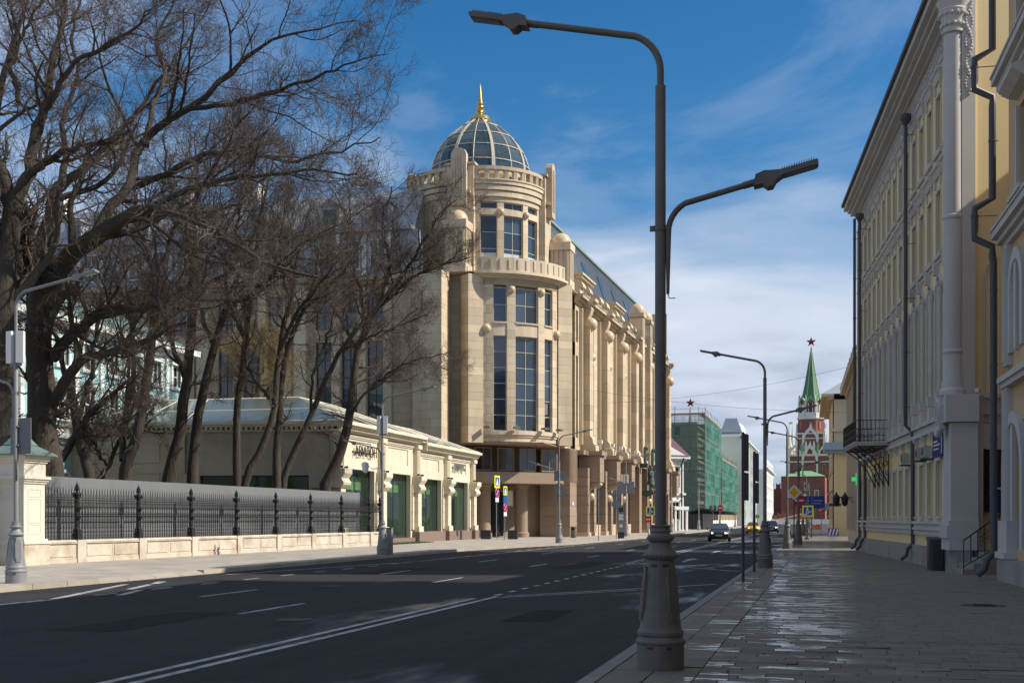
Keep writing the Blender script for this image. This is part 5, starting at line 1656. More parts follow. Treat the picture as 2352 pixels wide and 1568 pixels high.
part(gl, 'garland', 'bronze', st)
mat('coat_dark', (0.015, 0.015, 0.018), 0.85, 0.2)
mat('jeans', (0.03, 0.04, 0.075), 0.85, 0.2)
mat('skin', (0.45, 0.27, 0.19), 0.6, 0.05)
pe = thing('person', 'person in black jacket and dark blue jeans walking before the black hoarding', 'person', (-17.55, 139.5, 0), R(25))
bo = figure('body', pe, 1.78, 'coat_dark', dict(armL=((-.27, .06, 1.15), (-.25, -.05, .92), (-.24, -.1, .84)), armR=((.27, .02, 1.15), (.27, .08, .9), (.27, .06, .82)),
       legL=((-.1, -.1, .5), (-.1, -.02, .09), (-.1, -.14, .035)), legR=((.1, .05, .48), (.1, .22, .12), (.1, .12, .04))))
part(MB().lathe([(.125, .08), (.135, .5), (.15, .8), (.16, .96)], 12, -.085, -.05), 'trouser_leg', 'jeans', pe, smooth=True)
part(MB().lathe([(.125, .1), (.135, .5), (.15, .8), (.16, .96)], 12, .085, .07), 'trouser_leg', 'jeans', pe, smooth=True)
part(MB().sphere((0, -.05, 1.66), .1, 12, 8), 'head', 'skin', bo, smooth=True)
part(MB().sphere((0, -.02, 1.7), .105, 12, 8, -.2), 'hair', 'coat_dark', bo, smooth=True)
# ------------------------------------------------------------------ pale showroom pavilion beside the fence
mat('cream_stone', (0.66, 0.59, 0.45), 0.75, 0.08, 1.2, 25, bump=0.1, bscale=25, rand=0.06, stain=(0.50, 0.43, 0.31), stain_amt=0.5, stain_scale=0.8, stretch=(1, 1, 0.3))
mat('cream_stone_shade', (0.46, 0.385, 0.28), 0.8, 0.08, 1.0, 20, bump=0.1, bscale=20, stain=(0.31, 0.25, 0.17), stain_amt=0.5)  # darker copy of cream_stone, the side wall's shade put into its colour
mat('plinth_granite', (0.22, 0.155, 0.125), 0.5, 0.2, 8, 80)
mat('roof_glass_green', (0.07, 0.10, 0.10), 0.10, 0.2, 0.8, 10, spec=0.7)
mat('lime_panel', (0.70, 0.80, 0.42), 0.6, 0.05)
mat('show_floor', (0.35, 0.34, 0.32), 0.35, 0.05)
mat('show_wall', (0.42, 0.40, 0.30), 0.7, 0.1)
mat('pot_green', (0.16, 0.30, 0.27), 0.4, 0.1)
mat('leaf', (0.07, 0.13, 0.03), 0.7, 0.3)
mat('letter_dark', (0.035, 0.033, 0.03), 0.35, 0.05, metal=0.5)
mat('letter_steel', (0.55, 0.55, 0.55), 0.25, 0.03, metal=0.9)
glass_mat('shop_glass', (0.03, 0.05, 0.042), 0.02, trans=0.86)
SX, SY = -29.0, 70.2
show = thing('showroom', 'cream stone car showroom pavilion with large windows and glazed hip roof', 'showroom', (SX, SY, 0))
ff = Fr(SX, SY, R(90))                     # street side, x runs away from the camera
PITCH = 7.37
FLEN = 4 * PITCH
def text_mesh(s_, size, ext, material, shear=0.0):
    cu = bpy.data.curves.new('txt', 'FONT')
    cu.body = s_
    cu.size = size
    cu.extrude = ext
    cu.shear = shear
    cu.space_character = 1.02
    o = bpy.data.objects.new('txt', cu)
    COL.objects.link(o)
    dg = bpy.context.evaluated_depsgraph_get()
    me = bpy.data.meshes.new_from_object(o.evaluated_get(dg))
    bpy.data.objects.remove(o)
    me.materials.clear()
    me.materials.append(MATS[material])
    return me
for i in range(4):
    x0 = i * PITCH
    hi = i < 2
    top = 7.1 if hi else 6.7
    wtop = 5.0 if hi else 4.85
    a, b = x0 + .95, x0 + PITCH - .95
    zb = .35 if i == 1 else .75
    # lintel wall with sunk panel
    ff.put(wall_mesh(PITCH, wtop, top, [(1.6, PITCH - 1.6, wtop + .5, top - .45)], .07), 'lintel_wall', 'cream_stone', show, x0)
    ff.put(MB().box(x0 + 1.6, x0 + PITCH - 1.6, .07, .12, wtop + .5, top - .45), 'sign_panel', 'cream_stone', show)
    ff.put(MB().box(a, b, -.12, .3, wtop - .14, wtop), 'lintel_moulding', 'cream_stone', show)
    ff.put(MB().box(x0 + .6, x0 + PITCH - .6, -.08, .02, top - .3, top - .2).box(x0 + .6, x0 + PITCH - .6, -.14, .02, top - .2, top - .1), 'panel_moulding', 'cream_stone', show)
    for xa, xb in ((x0, a), (b, x0 + PITCH)):
        ff.put(MB().box(xa, xb, .02, .6, 0, wtop), 'jamb_wall', 'cream_stone', show)
    # glazing
    wdt = b - a
    o = ff.put(frame_mesh(wdt, wtop - zb - .14, .06, .08, 2, 1), 'shop_window', 'dark_metal', show, a, .35, zb)
    for k in range(2):
        part(MB().box(wdt * k / 2 + .03, wdt * (k + 1) / 2 - .03, .03, .045, .03, wtop - zb - .2), 'pane', 'shop_glass', o)
    part(MB().box(.05, wdt - .05, .02, .04, wtop - zb - .95, wtop - zb - .16), 'top_band', 'show_wall', o) if False else None
    ff.put(MB().box(a - .3, b + .3, -.25, .35, 0, zb), 'plinth', 'plinth_granite', show)
for i in range(5):
    x = i * PITCH
    top = 7.1 if i < 3 else 6.7
    for dx in ((-.62, .62) if 0 < i < 4 else ((.62,) if i == 0 else (-.62,))):
        z = .9
        while z < 4.2:
            ff.put(MB().box(x + dx - .17, x + dx + .17, -.1, .05, z + .012, min(z + .66, 4.2) - .012), 'rusticated_stone', 'cream_stone', show)
            z += .66
    ff.put(MB().box(x - .5, x + .5, -.5, .3, .75, 1.15), 'pilaster_base', 'cream_stone', show)
    ff.put(MB().box(x - .6, x + .6, -.55, .3, 0, .75), 'pilaster_plinth', 'plinth_granite' if i > 1 else 'cream_stone', show)
    z = 1.15
    while z < 3.6:
        zt = min(z + .85, 3.62)
        ff.put(MB().box(x - .38, x + .38, -.38, .3, z + .006, zt - .006), 'pilaster_stone', 'cream_stone', show)
        z += .85
    ff.put(MB().prism_x([(.2, 3.62), (-.45, 3.62), (-.62, 3.8), (-.66, 3.95), (-.56, 4.08), (-.5, 4.2), (-.66, 4.4), (-.72, 4.5), (-.72, 4.8), (.2, 4.8)], x - .62, x + .62), 'capital', 'cream_stone', show, smooth=True, angle=25)
    up = ff.put(MB().box(x - .36, x + .36, -.3, .1, 4.8, top - .3), 'upper_pilaster', 'cream_stone', show)
    fl = MB()
    for k in range(5):
        fl.box(x - .28 + k * .12, x - .22 + k * .12, -.33, -.3, 4.95, top - .45)
    part(fl, 'fluting', 'cream_stone', up)
    part(MB().box(x - .46, x + .46, -.42, .1, top - .3, top), 'upper_capital', 'cream_stone', up)
    for dx in (-.4, .4):
        part(MB().obox((x + dx, -.42, 4.9), .12, .2, .14), 'spotlight', 'dark_metal', up)
# cornices with dentils
def cornice(f, x0, x1, z, d0=0.0):
    for za, zb_, e in ((z, z + .12, .25), (z + .28, z + .42, .55), (z + .42, z + .62, .75)):
        f.put(MB().box(x0, x1, -e - d0, .3, za, zb_), 'cornice', 'cream_stone', show)
    n = int((x1 - x0) / .32)
    me = MB().box(-.08, .08, -.46 - d0, -.2, z + .12, z + .28).mesh('dentil', 'cream_stone')
    for k in range(n):
        f.put(me, 'dentil', None, show, x0 + .16 + k * .32)
cornice(ff, -.6, 2 * PITCH + .7, 7.1)
cornice(ff, 2 * PITCH + .75, FLEN + .8, 6.7)
ff.put(MB().box(2 * PITCH + .69, 2 * PITCH + .75, -.7, .5, 6.7, 7.72), 'cornice_end', 'cream_stone', show)
# long side wall facing the camera, in shade
sw_a = R(8.0)
SWL = 24.0
sfm = Fr(SX - SWL * math.cos(sw_a), SY - SWL * math.sin(sw_a), sw_a)
holes = [(15.2, 22.2, .75, 4.4)]
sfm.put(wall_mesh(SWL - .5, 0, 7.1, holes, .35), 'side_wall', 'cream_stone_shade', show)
o = sfm.put(frame_mesh(7.0, 3.65, .08, .08, 3, 1), 'shop_window', 'dark_metal', show, 15.2, .25, .75)
for k in range(3):
    part(MB().box(7 * k / 3 + .03, 7 * (k + 1) / 3 - .03, .03, .045, .04, 3.6), 'pane', 'shop_glass', o)
for xa, xb in ((2.0, 12.6),):
    for za, zb_ in ((5.2, 6.5), (1.4, 4.6)):
        mb = MB().box(xa, xb, -.04, .01, za, za + .06).box(xa, xb, -.04, .01, zb_ - .06, zb_).box(xa, xa + .06, -.04, .01, za + .06, zb_ - .06).box(xb - .06, xb, -.04, .01, za + .06, zb_ - .06)
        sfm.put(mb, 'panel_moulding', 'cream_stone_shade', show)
for xp in (0.4, 13.8, 23.0):
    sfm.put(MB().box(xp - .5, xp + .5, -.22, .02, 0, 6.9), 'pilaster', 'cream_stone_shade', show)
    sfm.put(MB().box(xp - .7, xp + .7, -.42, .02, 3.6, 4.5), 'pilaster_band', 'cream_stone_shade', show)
cornice(sfm, -.4, SWL + .2, 7.1)
sfm.put(MB().box(SWL - .75, SWL + .0, -.05, .5, 0, 7.1), 'corner_pier', 'cream_stone', show)
# interior: floor, back wall, lime light panels, spots, a plant, a display car under cloth
ff.put(MB().box(.3, FLEN - .3, .8, 11, .30, .34), 'interior_floor', 'show_floor', show)
ff.put(MB().box(.3, FLEN - .3, 11, 11.2, .3, 7), 'interior_wall', 'show_wall', show)
ff.put(MB().box(0, FLEN, .3, 11, 6.6, 6.7), 'interior_ceiling', 'show_wall', show)
for i in range(4):
    x0 = i * PITCH
    ff.put(MB().box(x0 + .9, x0 + PITCH - 1.6, .75, .85, 3.6, 4.35), 'light_panel', 'lime_panel', show)
    for k in range(3):
        ff.put(MB().lathe([(.09, 3.3), (.12, 3.5), (.05, 3.75)], 10, x0 + 1.5 + k * 1.5, .8), 'spotlight', 'white_plastic', show)
ff.put(MB().box(PITCH + 1.2, PITCH + 2.6, 1.2, 1.3, .5, 3.7), 'display_board', 'lime_panel', show)
pl = thing('potted_plant', 'leafy plant in a grey-green pot inside the right showroom window', 'plant', ff.w(3 * PITCH + 3.2, 1.6, .34))
part(MB().lathe([(.3, 0), (.36, .9), (.32, .9), (.3, .8)], 14), 'pot', 'pot_green', pl)
part(MB().tube([(0, 0, .8), (.03, 0, 1.6), (0, .03, 2.3)], .03, 6), 'stem', 'bark', pl)
lv = MB()
for i in range(160):
    a, t_, rr = rnd.uniform(0, 6.28), rnd.uniform(-1, 1), rnd.uniform(.2, .8)
    c_ = Vector((rr * math.cos(a), rr * math.sin(a), 2.2 + .8 * t_))
    u, v_ = Vector((rnd.gauss(0, 1), rnd.gauss(0, 1), rnd.gauss(0, 1))).normalized() * .16, Vector((rnd.gauss(0, 1), rnd.gauss(0, 1), rnd.gauss(0, .5))).normalized() * .06
    lv.poly(c_ - u, c_ - v_, c_ + u, c_ + v_)
tag(part(lv, 'leaves', 'leaf', pl), kind='stuff')
# hip roofs in glazed panels
def hip(x0, x1, y1, z, h, inset):
    nx = 6 if x1 - x0 > 15 else 5
    ex = .6
    pts = dict(a=(x0 - ex, -ex), b=(x1 + ex, -ex), c=(x1 + ex, y1), d=(x0 - ex, y1))
    zr = z + h
    r0, r1 = (x0 + inset, inset), (x1 - inset, inset)
    r2, r3 = (x1 - inset, y1 - inset), (x0 + inset, y1 - inset)
    for side in range(4):
        pa, pb = [(pts['a'], pts['b']), (pts['b'], pts['c']), (pts['c'], pts['d']), (pts['d'], pts['a'])][side]
        qa, qb = [(r0, r1), (r1, r2), (r2, r3), (r3, r0)][side]
        n_ = nx if side % 2 == 0 else 7
        bars = MB()
        for k in range(n_):
            for j in range(2):
                def P_(u, v_):
                    ax, ay = pa[0] + (pb[0] - pa[0]) * u, pa[1] + (pb[1] - pa[1]) * u
                    bx, by = qa[0] + (qb[0] - qa[0]) * u, qa[1] + (qb[1] - qa[1]) * u
                    return (ax + (bx - ax) * v_, ay + (by - ay) * v_, z + h * v_)
                e = .006
                ff.put(MB().poly(P_(k / n_ + e, j / 2 + e), P_((k + 1) / n_ - e, j / 2 + e), P_((k + 1) / n_ - e, (j + 1) / 2 - e), P_(k / n_ + e, (j + 1) / 2 - e)), 'roof_panel', 'roof_glass_green', show)
            bars.tube([P_(k / n_, 0), P_(k / n_, 1)], .035, 4)
        bars.tube([P_(0, .5), P_(1, .5)], .03, 4)
        bars.tube([pa + (z,), pb + (z,)], .05, 4).tube([qa + (zr,), qb + (zr,)], .06, 4).tube([pa + (z,), qa + (zr,)], .06, 4)
        ff.put(bars, 'roof_bars', 'cream_stone', show)
    ff.put(MB().poly(r0 + (zr,), r1 + (zr,), r2 + (zr,), r3 + (zr,)), 'roof_top', 'roof_glass_green', show)
hip(-.2, 2 * PITCH, 24.5, 7.72, 2.0, 4.6)
hip(2 * PITCH + .6, FLEN, 16, 7.32, 1.75, 4.0)
# inner masses that keep the daylight out of the hall behind
ff.put(MB().box(-.1, FLEN, 11.2, 20, 0, 6.6), 'rear_hall', 'show_wall', show)
# lettering
t1 = thing('shop_lettering', 'dark raised letters АВИЛОН on the left showroom lintel', 'lettering', ff.w(2.6, -.12, 5.75), ff.a)
part(text_mesh('АВИЛОН', .9, .02, 'letter_dark'), 'letters', None, t1, (0, 0, 0)).rotation_euler = (R(90), 0, 0)
part(MB().box(-.05, 3.6, .03, .16, .28, .32), 'mounting_rail', 'cream_stone', t1)
t2 = thing('shop_lettering', 'silver letters AMG with slanted stripes on the right showroom lintel', 'lettering', ff.w(3 * PITCH + 2.0, -.12, 5.62), ff.a)
part(text_mesh('AMG', .78, .07, 'letter_steel'), 'letters', None, t2, (1.25, 0, 0)).rotation_euler = (R(90), 0, 0)
st_ = MB()
for k in range(4):
    part(MB().prism_y([(k * .3, 0), (k * .3 + .17, 0), (k * .3 + .42, .56), (k * .3 + .25, .56)], -.07, .07), 'stripe', 'letter_steel', t2)
part(MB().box(-.05, 3.3, .07, .16, .25, .3), 'mounting_rail', 'cream_stone', t2)
# ------------------------------------------------------------------ yellow building along the right pavement
mat('yellow_plaster', (0.83, 0.65, 0.34), 0.85, 0.06, 0.8, 20, bump=0.12, bscale=60, stain=(0.70, 0.53, 0.27), stain_scale=0.4, stain_amt=0.3)
mat('grey_trim', (0.55, 0.525, 0.49), 0.8, 0.07, 1.2, 25, bump=0.12, bscale=40, stain=(0.44, 0.415, 0.38), stain_scale=0.7, stain_amt=0.35)
mat('grey_plinth', (0.32, 0.30, 0.275), 0.9, 0.14, 1.5, 20, bump=0.3, bscale=15, stain=(0.20, 0.185, 0.165), stain_scale=0.9, stain_amt=0.6)
mat('downpipe', (0.075, 0.075, 0.08), 0.5, 0.12, 2, 20)
mat('dark_wood', (0.05, 0.045, 0.04), 0.6, 0.1)
mat('blue_plate', (0.022, 0.04, 0.17), 0.7, 0.05, spec=0.15)
mat('sign_grey_case', (0.38, 0.38, 0.37), 0.6, 0.08)
mat('plate_white', (0.65, 0.65, 0.66), 0.5, 0.03)
mat('roof_dark', (0.06, 0.055, 0.05), 0.6, 0.1)
P0, P1 = Vector((4.22, 40.5)), Vector((1.9, 68.5))
YL = (P0 - P1).length
yf = Fr(P1.x, P1.y, math.atan2(P0.y - P1.y, P0.x - P1.x))      # x from the far end to the near corner
yel = thing('yellow_building', 'long yellow building with grey trim and arched windows on the shaded right side', 'building', (P0.x, P0.y, 0))
SP = 1.76
wx = [YL - 2.25 - SP * i for i in range(15)]
wx = [x for x in wx if x > .9]
holes = []
for x in wx:
    holes += [(x - .42, x + .42, 1.8, 3.7), (x - .5, x + .5, 5.75, 10.05), (x - .42, x + .42, 10.85, 13.0), (x - .42, x + .42, 14.4, 16.3)]
yf.put(wall_mesh(YL - .4, .7, 17.1, holes, .3), 'wall', 'yellow_plaster', yel)
def fm(w, h, nx, nz_):
    return frame_mesh(w, h, .06, .06, nx, nz_).mesh('frame', 'dark_wood'), MB().box(.03, w - .03, .03, .045, .03, h - .03).mesh('pane', 'glass_dark')
kinds = {1.8: fm(.84, 1.9, 2, 2), 5.75: fm(1.0, 4.3, 2, 4), 10.85: fm(.84, 2.15, 2, 2), 14.4: fm(.84, 1.9, 2, 2)}
# trims, shared between windows
def surround(w, h, t=.11, e=.03):
    return MB().box(-w / 2 - t, -w / 2, -e, .0, 0, h).box(w / 2, w / 2 + t, -e, .0, 0, h).box(-w / 2 - t, w / 2 + t, -e - .003, .0, h, h + t)
sur_g = surround(.84, 1.9, .13, .035).mesh('surround', 'grey_trim')
sill_g = MB().box(-.58, .58, -.1, .0, -.1, 0).mesh('sill', 'grey_trim')
sur_3 = surround(.84, 2.15).mesh('surround', 'grey_trim')
sur_4 = surround(.84, 1.9).mesh('surround', 'grey_trim')
ped = MB().prism_x([(0, 0), (-.07, 0), (-.1, .09), (-.12, .14), (-.14, .22), (-.2, .26), (-.2, .31), (0, .35)], -.66, .66)
ped.box(-.54, -.44, -.07, 0, -.3, 0).box(.44, .54, -.07, 0, -.3, 0)
ped = ped.mesh('pediment', 'grey_trim')
sill_u = MB().prism_x([(0, -.18), (-.1, -.16), (-.1, -.06), (-.11, 0), (0, .03)], -.66, .66).mesh('sill', 'grey_trim')
# arched surround with mouldings and blind spandrels
def arch(w, zspring, ztop, t, y0, y1):
    mb = MB()
    rr = w / 2
    mb.box(-rr - t, -rr, y0, y1, 0, zspring).box(rr, rr + t, y0, y1, 0, zspring)
    n = 12
    for i in range(n):
        a, b = PI * i / n, PI * (i + 1) / n
        q = [(rr * math.cos(a), zspring + rr * math.sin(a)), ((rr + t) * math.cos(a), zspring + (rr + t) * math.sin(a)), ((rr + t) * math.cos(b), zspring + (rr + t) * math.sin(b)), (rr * math.cos(b), zspring + rr * math.sin(b))]
        mb.prism_y(q, y0, y1)
    return mb
arc = arch(1.0, 3.8, 4.3, .14, -.05, .0).mesh('arch_surround', 'grey_trim')
arc2 = arch(.78, 3.75, 4.3, .1, .02, .16).mesh('inner_arch', 'grey_trim')
spd = MB()
for i in range(10):
    a, b = PI * i / 10, PI * (i + 1) / 10
    q = [(.5 * math.cos(a), 3.8 + .5 * math.sin(a)), (.5 * math.cos(b), 3.8 + .5 * math.sin(b)), (.5 * math.cos(b), 4.31), (.5 * math.cos(a), 4.31)]
    spd.prism_y(q, .0, .06)
spd = spd.mesh('spandrel', 'yellow_plaster')
key = MB().prism_y([(-.09, 4.35), (.09, 4.35), (.13, 4.72), (.05, 4.8), (-.05, 4.8), (-.13, 4.72)], -.2, 0).mesh('keystone', 'grey_trim')
col = MB().lathe([(.09, .1), (.075, .2), (.07, 3.4), (.1, 3.5), (.11, 3.7)], 10).box(-.13, .13, -.13, .13, -.25, .1).box(-.12, .12, -.12, .12, 3.7, 3.85).mesh('colonnette', 'grey_trim')
for x in wx:
    for z, (f_, p_) in kinds.items():
        w = 1.0 if z == 5.75 else .84
        o = yf.put(f_, 'window', None, yel, x - w / 2, .2, z)
        part(p_, 'pane', None, o)
        def sub(me, nm, dz=0.0):
            part(me, nm, None, o, (w / 2, -.2, dz))
        if z == 1.8:
            sub(sur_g, 'surround')
            sub(sill_g, 'sill')
        elif z == 5.75:
            sub(arc, 'arch_surround')
            sub(arc2, 'inner_arch')
            sub(spd, 'spandrel')
            sub(key, 'keystone')
        else:
            sub(sur_3 if z < 12 else sur_4, 'surround')
            sub(sill_u, 'sill', -.02)
            sub(ped, 'pediment', 2.62 if z < 12 else 2.35)
    yf.put(col, 'colonnette', None, yel, x + SP / 2, -.12, 5.9)
    yf.put(MB().box(x + SP / 2 - .26, x + SP / 2 + .26, -.22, .0, 5.05, 5.6), 'pedestal', 'grey_trim', yel)
    yf.put(MB().prism_x([(0, 4.35), (-.06, 4.35), (-.1, 4.5), (-.2, 4.62), (-.2, 4.72), (0, 4.72)], x + SP / 2 - .09, x + SP / 2 + .09), 'bracket', 'grey_trim', yel)
# plinth and mouldings
for i in range(14):
    xa = YL * i / 14
    yf.put(MB().box(xa + .004, xa + YL / 14 - .004, -.16, .3, 0, .72), 'plinth_stone', 'grey_plinth', yel)
yf.put(MB().box(0, YL - .4, -.02, .1, .7, 1.12), 'yellow_band', 'yellow_plaster', yel)
for z0, z1, e in ((1.12, 1.3, .10), (1.3, 1.38, .16), (1.38, 1.52, .1), (1.52, 1.62, .18), (4.72, 4.85, .18), (4.85, 5.05, .1), (5.05, 5.2, .2), (10.5, 10.56, .05), (14.05, 14.1, .04), (17.05, 17.2, .1), (17.95, 18.05, .2), (18.05, 18.2, .45), (18.2, 18.32, .6), (18.32, 18.55, .8)):
    yf.put(MB().box(-.1, YL - .3, -e, .05, z0, z1), 'moulding', 'grey_trim', yel)
yf.put(MB().box(-.1, YL - .3, -.06, .05, 17.2, 17.95), 'frieze', 'grey_trim', yel)
fr_ = MB()
for i in range(240):
    x = .1 + i * .115
    for z in (17.3, 17.5, 17.7, 17.85):
        if rnd.random() < .8:
            fr_.obox((x + rnd.uniform(-.03, .03), -.07, z + rnd.uniform(-.04, .04)), .07, .05, .09)
tag(yf.put(fr_, 'carved_relief', 'grey_trim', yel), kind='stuff')
yf.put(MB().box(-.15, YL - .2, -.92, .3, 18.55, 18.72), 'gutter', 'roof_dark', yel)
rf = MB().add([(-.1, -.9, 18.72), (YL - .3, -.9, 18.72), (YL - 5.0, 12, 18.72), (-.1, 12, 18.72), (3, 3.0, 19.6), (YL - 2.2, 2.6, 23.3), (YL - 4.2, 8, 23.3), (3, 8, 19.6)],
              [(0, 1, 5, 4), (1, 2, 6, 5), (2, 3, 7, 6), (3, 0, 4, 7), (4, 5, 6, 7), (0, 3, 2, 1)])
yf.put(rf, 'roof', 'roof_dark', yel)  # out of sight; ridge raised at the near end to lengthen its shadow
# body behind the skin
body = MB().prism([(.2, .5), (YL - .6, .5), (YL - 5.0, 12), (.2, 12)], 0, 18.5)
yf.put(body, 'core_wall', 'yellow_plaster', yel)
# far corner quoin strip
yf.put(MB().box(-.05, .55, -.12, .02, .7, 17.1), 'corner_strip', 'grey_trim', yel)
# corner pier, giant three-quarter column
yf.put(MB().box(YL - 1.3, YL - .05, -.32, .5, .72, 4.72), 'corner_pier', 'grey_trim', yel)
for z0, z1, e in ((.72, 1.1, .38), (1.1, 1.5, .46), (1.5, 1.65, .4)):
    yf.put(MB().box(YL - 1.36, YL + .04, -e, .5, z0, z1), 'pier_moulding', 'grey_trim', yel)
yf.put(MB().box(YL - 1.4, YL + .1, -.5, .5, 4.74, 5.6), 'pier_entablature', 'grey_trim', yel)
car_ = yf.put(MB().prism_y([(YL - 1.0, 4.55), (YL - .7, 4.3), (YL - .4, 4.55), (YL - .3, 5.3), (YL - .5, 5.55), (YL - .9, 5.55), (YL - 1.1, 5.3)], -.62, -.5), 'cartouche', 'grey_trim', yel)
leaf = MB()
for i in range(9):
    a = R(200 + 17 * i)
    leaf.sphere((YL - .7 + .26 * math.cos(a), -.62, 4.62 + .26 * math.sin(a)), .075, 8, 6)
for k in (-1, 1):
    for j in range(8):
        leaf.sphere((YL - .7 + k * (.1 + .12 * math.sin(j * .5)), -.63, 4.75 + .09 * j), .05, 7, 5)
part(leaf, 'carved_leaves', 'grey_trim', car_, smooth=True)
cl = yf.put(MB().lathe([(.40, 5.6), (.40, 5.75), (.34, 5.85), (.34, 6.0), (.30, 6.1), (.30, 6.9), (.33, 6.95), (.33, 7.0), (.29, 7.05), (.285, 11.15), (.32, 11.2), (.32, 11.27), (.285, 11.32), (.275, 17.0)], 32, YL - .42, -.2), 'giant_column', 'grey_trim', yel, smooth=True, angle=30)
part(MB().lathe([(.275, 17.0), (.35, 17.05), (.35, 17.12), (.29, 17.15), (.32, 17.4), (.44, 17.75), (.4, 17.8), (.5, 18.05)], 24, YL - .42, -.2), 'capital', 'grey_trim', cl, smooth=True)
cp = MB()
for i in range(14):
    a = 2 * PI * i / 14
    cp.sphere((YL - .42 + .33 * math.cos(a), -.2 + .33 * math.sin(a), 17.3), .075, 7, 5).sphere((YL - .42 + .41 * math.cos(a + .2), -.2 + .41 * math.sin(a + .2), 17.62), .065, 7, 5)
part(cp, 'acanthus', 'grey_trim', cl, smooth=True)
# end wall looking back along the street: pilaster, yellow field, door with steps
ef = Fr(*yf.w(YL - .15, -.05)[:2], R(20))
ef.put(MB().box(.1, 9, .3, .6, .7, 20), 'end_wall', 'yellow_plaster', yel)
ef.put(MB().box(.12, .56, .06, .35, 5.6, 19.5), 'end_pilaster', 'grey_trim', yel)
rl = MB()
for i in range(30):
    t_ = i / 29
    rl.sphere((.34 + .1 * math.sin(t_ * 14), .05, 15.1 + 2.9 * t_), .06 + .02 * math.sin(i), 7, 5)
    rl.sphere((.34 - .12 * math.sin(t_ * 14), .05, 15.1 + 2.9 * t_), .045, 7, 5)
tag(ef.put(rl, 'carved_vine', 'grey_trim', yel, smooth=True), kind='stuff')
ef.put(MB().box(-.05, .85, -.05, .5, 0, .72), 'end_plinth', 'grey_plinth', yel)
ef.put(MB().box(.0, .78, -.02, .5, .72, 5.6), 'end_pier', 'grey_trim', yel)
ef.put(MB().box(.78, 9, .1, .5, 4.74, 5.0).box(.78, 9, .0, .5, 5.0, 5.5).box(.78, 9, -.1, .5, 5.5, 5.62), 'end_entablature', 'grey_trim', yel)
ef.put(MB().tube([(.98, .27, 5.7), (.98, .27, 9.3), (1.08, .27, 9.75), (1.4, .27, 10.0)], .03, 6), 'arch_bead', 'grey_trim', yel)
ef.put(MB().box(.8, 4.0, .05, .3, 3.9, 4.72), 'door_head', 'grey_trim', yel)
gr_ = ef.put(MB().box(.82, .86, .0, .06, 1.9, 3.9).box(1.1, 1.14, .0, .06, 1.9, 3.9), 'door_grille', 'iron', yel)
gm = MB()
for i in range(9):
    z = 1.95 + i * .22
    gm.tube([(.86, .03, z), (1.1, .03, z + .22)], .014, 4).tube([(1.1, .03, z), (.86, .03, z + .22)], .014, 4)
part(gm, 'lattice', 'iron', gr_)
ef.put(MB().box(.82, 1.6, .08, .12, 1.9, 3.9), 'door_light', 'glass_dark', yel)
nb_ = thing('notice_board', 'dark blue notice board on the yellow end wall above the steps', 'sign', ef.w(1.12, .02, 1.95))
nb_.rotation_euler[2] = ef.a
part(MB().box(0, .85, -.04, .02, 0, .95), 'plate', 'blue_plate', nb_)
part(MB().box(0, .85, -.05, -.04, .68, .74), 'gold_line', 'yellow_plaster', nb_)
ns_ = thing('round_sign', 'small round white sign with red ring under the blue notice board', 'sign', ef.w(1.2, .24, 1.6))
ns_.rotation_euler[2] = ef.a
mat('sign_red', (0.55, 0.02, 0.02), 0.45, 0.05)
rg_ = part(MB().lathe([(.13, 0), (.13, .02), (1e-4, .02)], 20), 'disc', 'plate_white', ns_)
rg_.rotation_euler = (R(90), 0, 0)
rr_ = MB()
ring(rr_, 0, 0, .115, .03, 20, -.03)
rr_.box(-.08, .08, -.035, -.025, -.015, .015)
part(rr_, 'red_ring', 'sign_red', ns_)
# steps and hand rail
stp = thing('steps', 'grey stone steps with black iron hand rail by the yellow end wall', 'steps', ef.w(-.36, -.12, 0))
stp.rotation_euler[2] = ef.a
for i in range(4):
    part(MB().box(.28 * i, 2.4, -1.0, .3, .17 * i, .17 * (i + 1) - .004), 'step', 'grey_plinth', stp)
hr = part(MB().tube([(-.05, -1.02, 1.05), (1.3, -1.02, 1.95), (1.35, -1.02, 1.98)], .022, 6).tube([(-.05, -1.02, .25), (1.3, -1.02, .98)], .016, 6), 'hand_rail', 'iron', stp)
for i in range(7):
    x = -.05 + 1.35 * i / 6
    part(MB().box(x - .012, x + .012, -1.032, -1.008, (0 if i in (0, 6) else .25 + .73 * i / 6), 1.05 + .9 * i / 6), 'baluster', 'iron', hr)
om = MB()
for i in range(3):
    for j in range(3):
        ring(om, .5 + .14 * i, .95 + .14 * j + .09 * i, .07, .014, 8, -1.02)
part(om, 'rosette', 'iron', hr)

# downpipes
def pipe(x, y, ztop, label, kinks=(), fr0=yf, foot=True, r_=.075, hopper=True):
    t_ = thing('downpipe', label, 'downpipe', fr0.w(x, y, 0))
    t_.rotation_euler[2] = fr0.a
    pts = [(0, -.55, .12), (0, -.35, .3), (0, -.3, .55), (0, -.12, .75), (0, -.12, 1.1)]
    for z, d in kinks:
        pts += [(0, pts[-1][1], z - .25), (0, -d, z), ]
    pts += [(0, pts[-1][1], ztop)]
    part(MB().tube(pts, r_, 12), 'pipe', 'downpipe', t_, smooth=True, angle=50)
    if hopper:
        part(MB().lathe([(r_ + .01, ztop - .1), (.2, ztop + .1), (.22, ztop + .12), (.22, ztop + .3)], 12, 0, pts[-1][1]), 'hopper', 'downpipe', t_)
    z = 1.8
    while z < ztop:
        yy = -.12
        for zz, d in kinks:
            if z > zz:
                yy = -d
        part(MB().lathe([(r_ + .012, z), (r_ + .012, z + .05)], 12, 0, yy).obox((0, yy / 2, z + .02), .02, abs(yy), .02), 'bracket', 'downpipe', t_)
        z += 2.1
    return t_
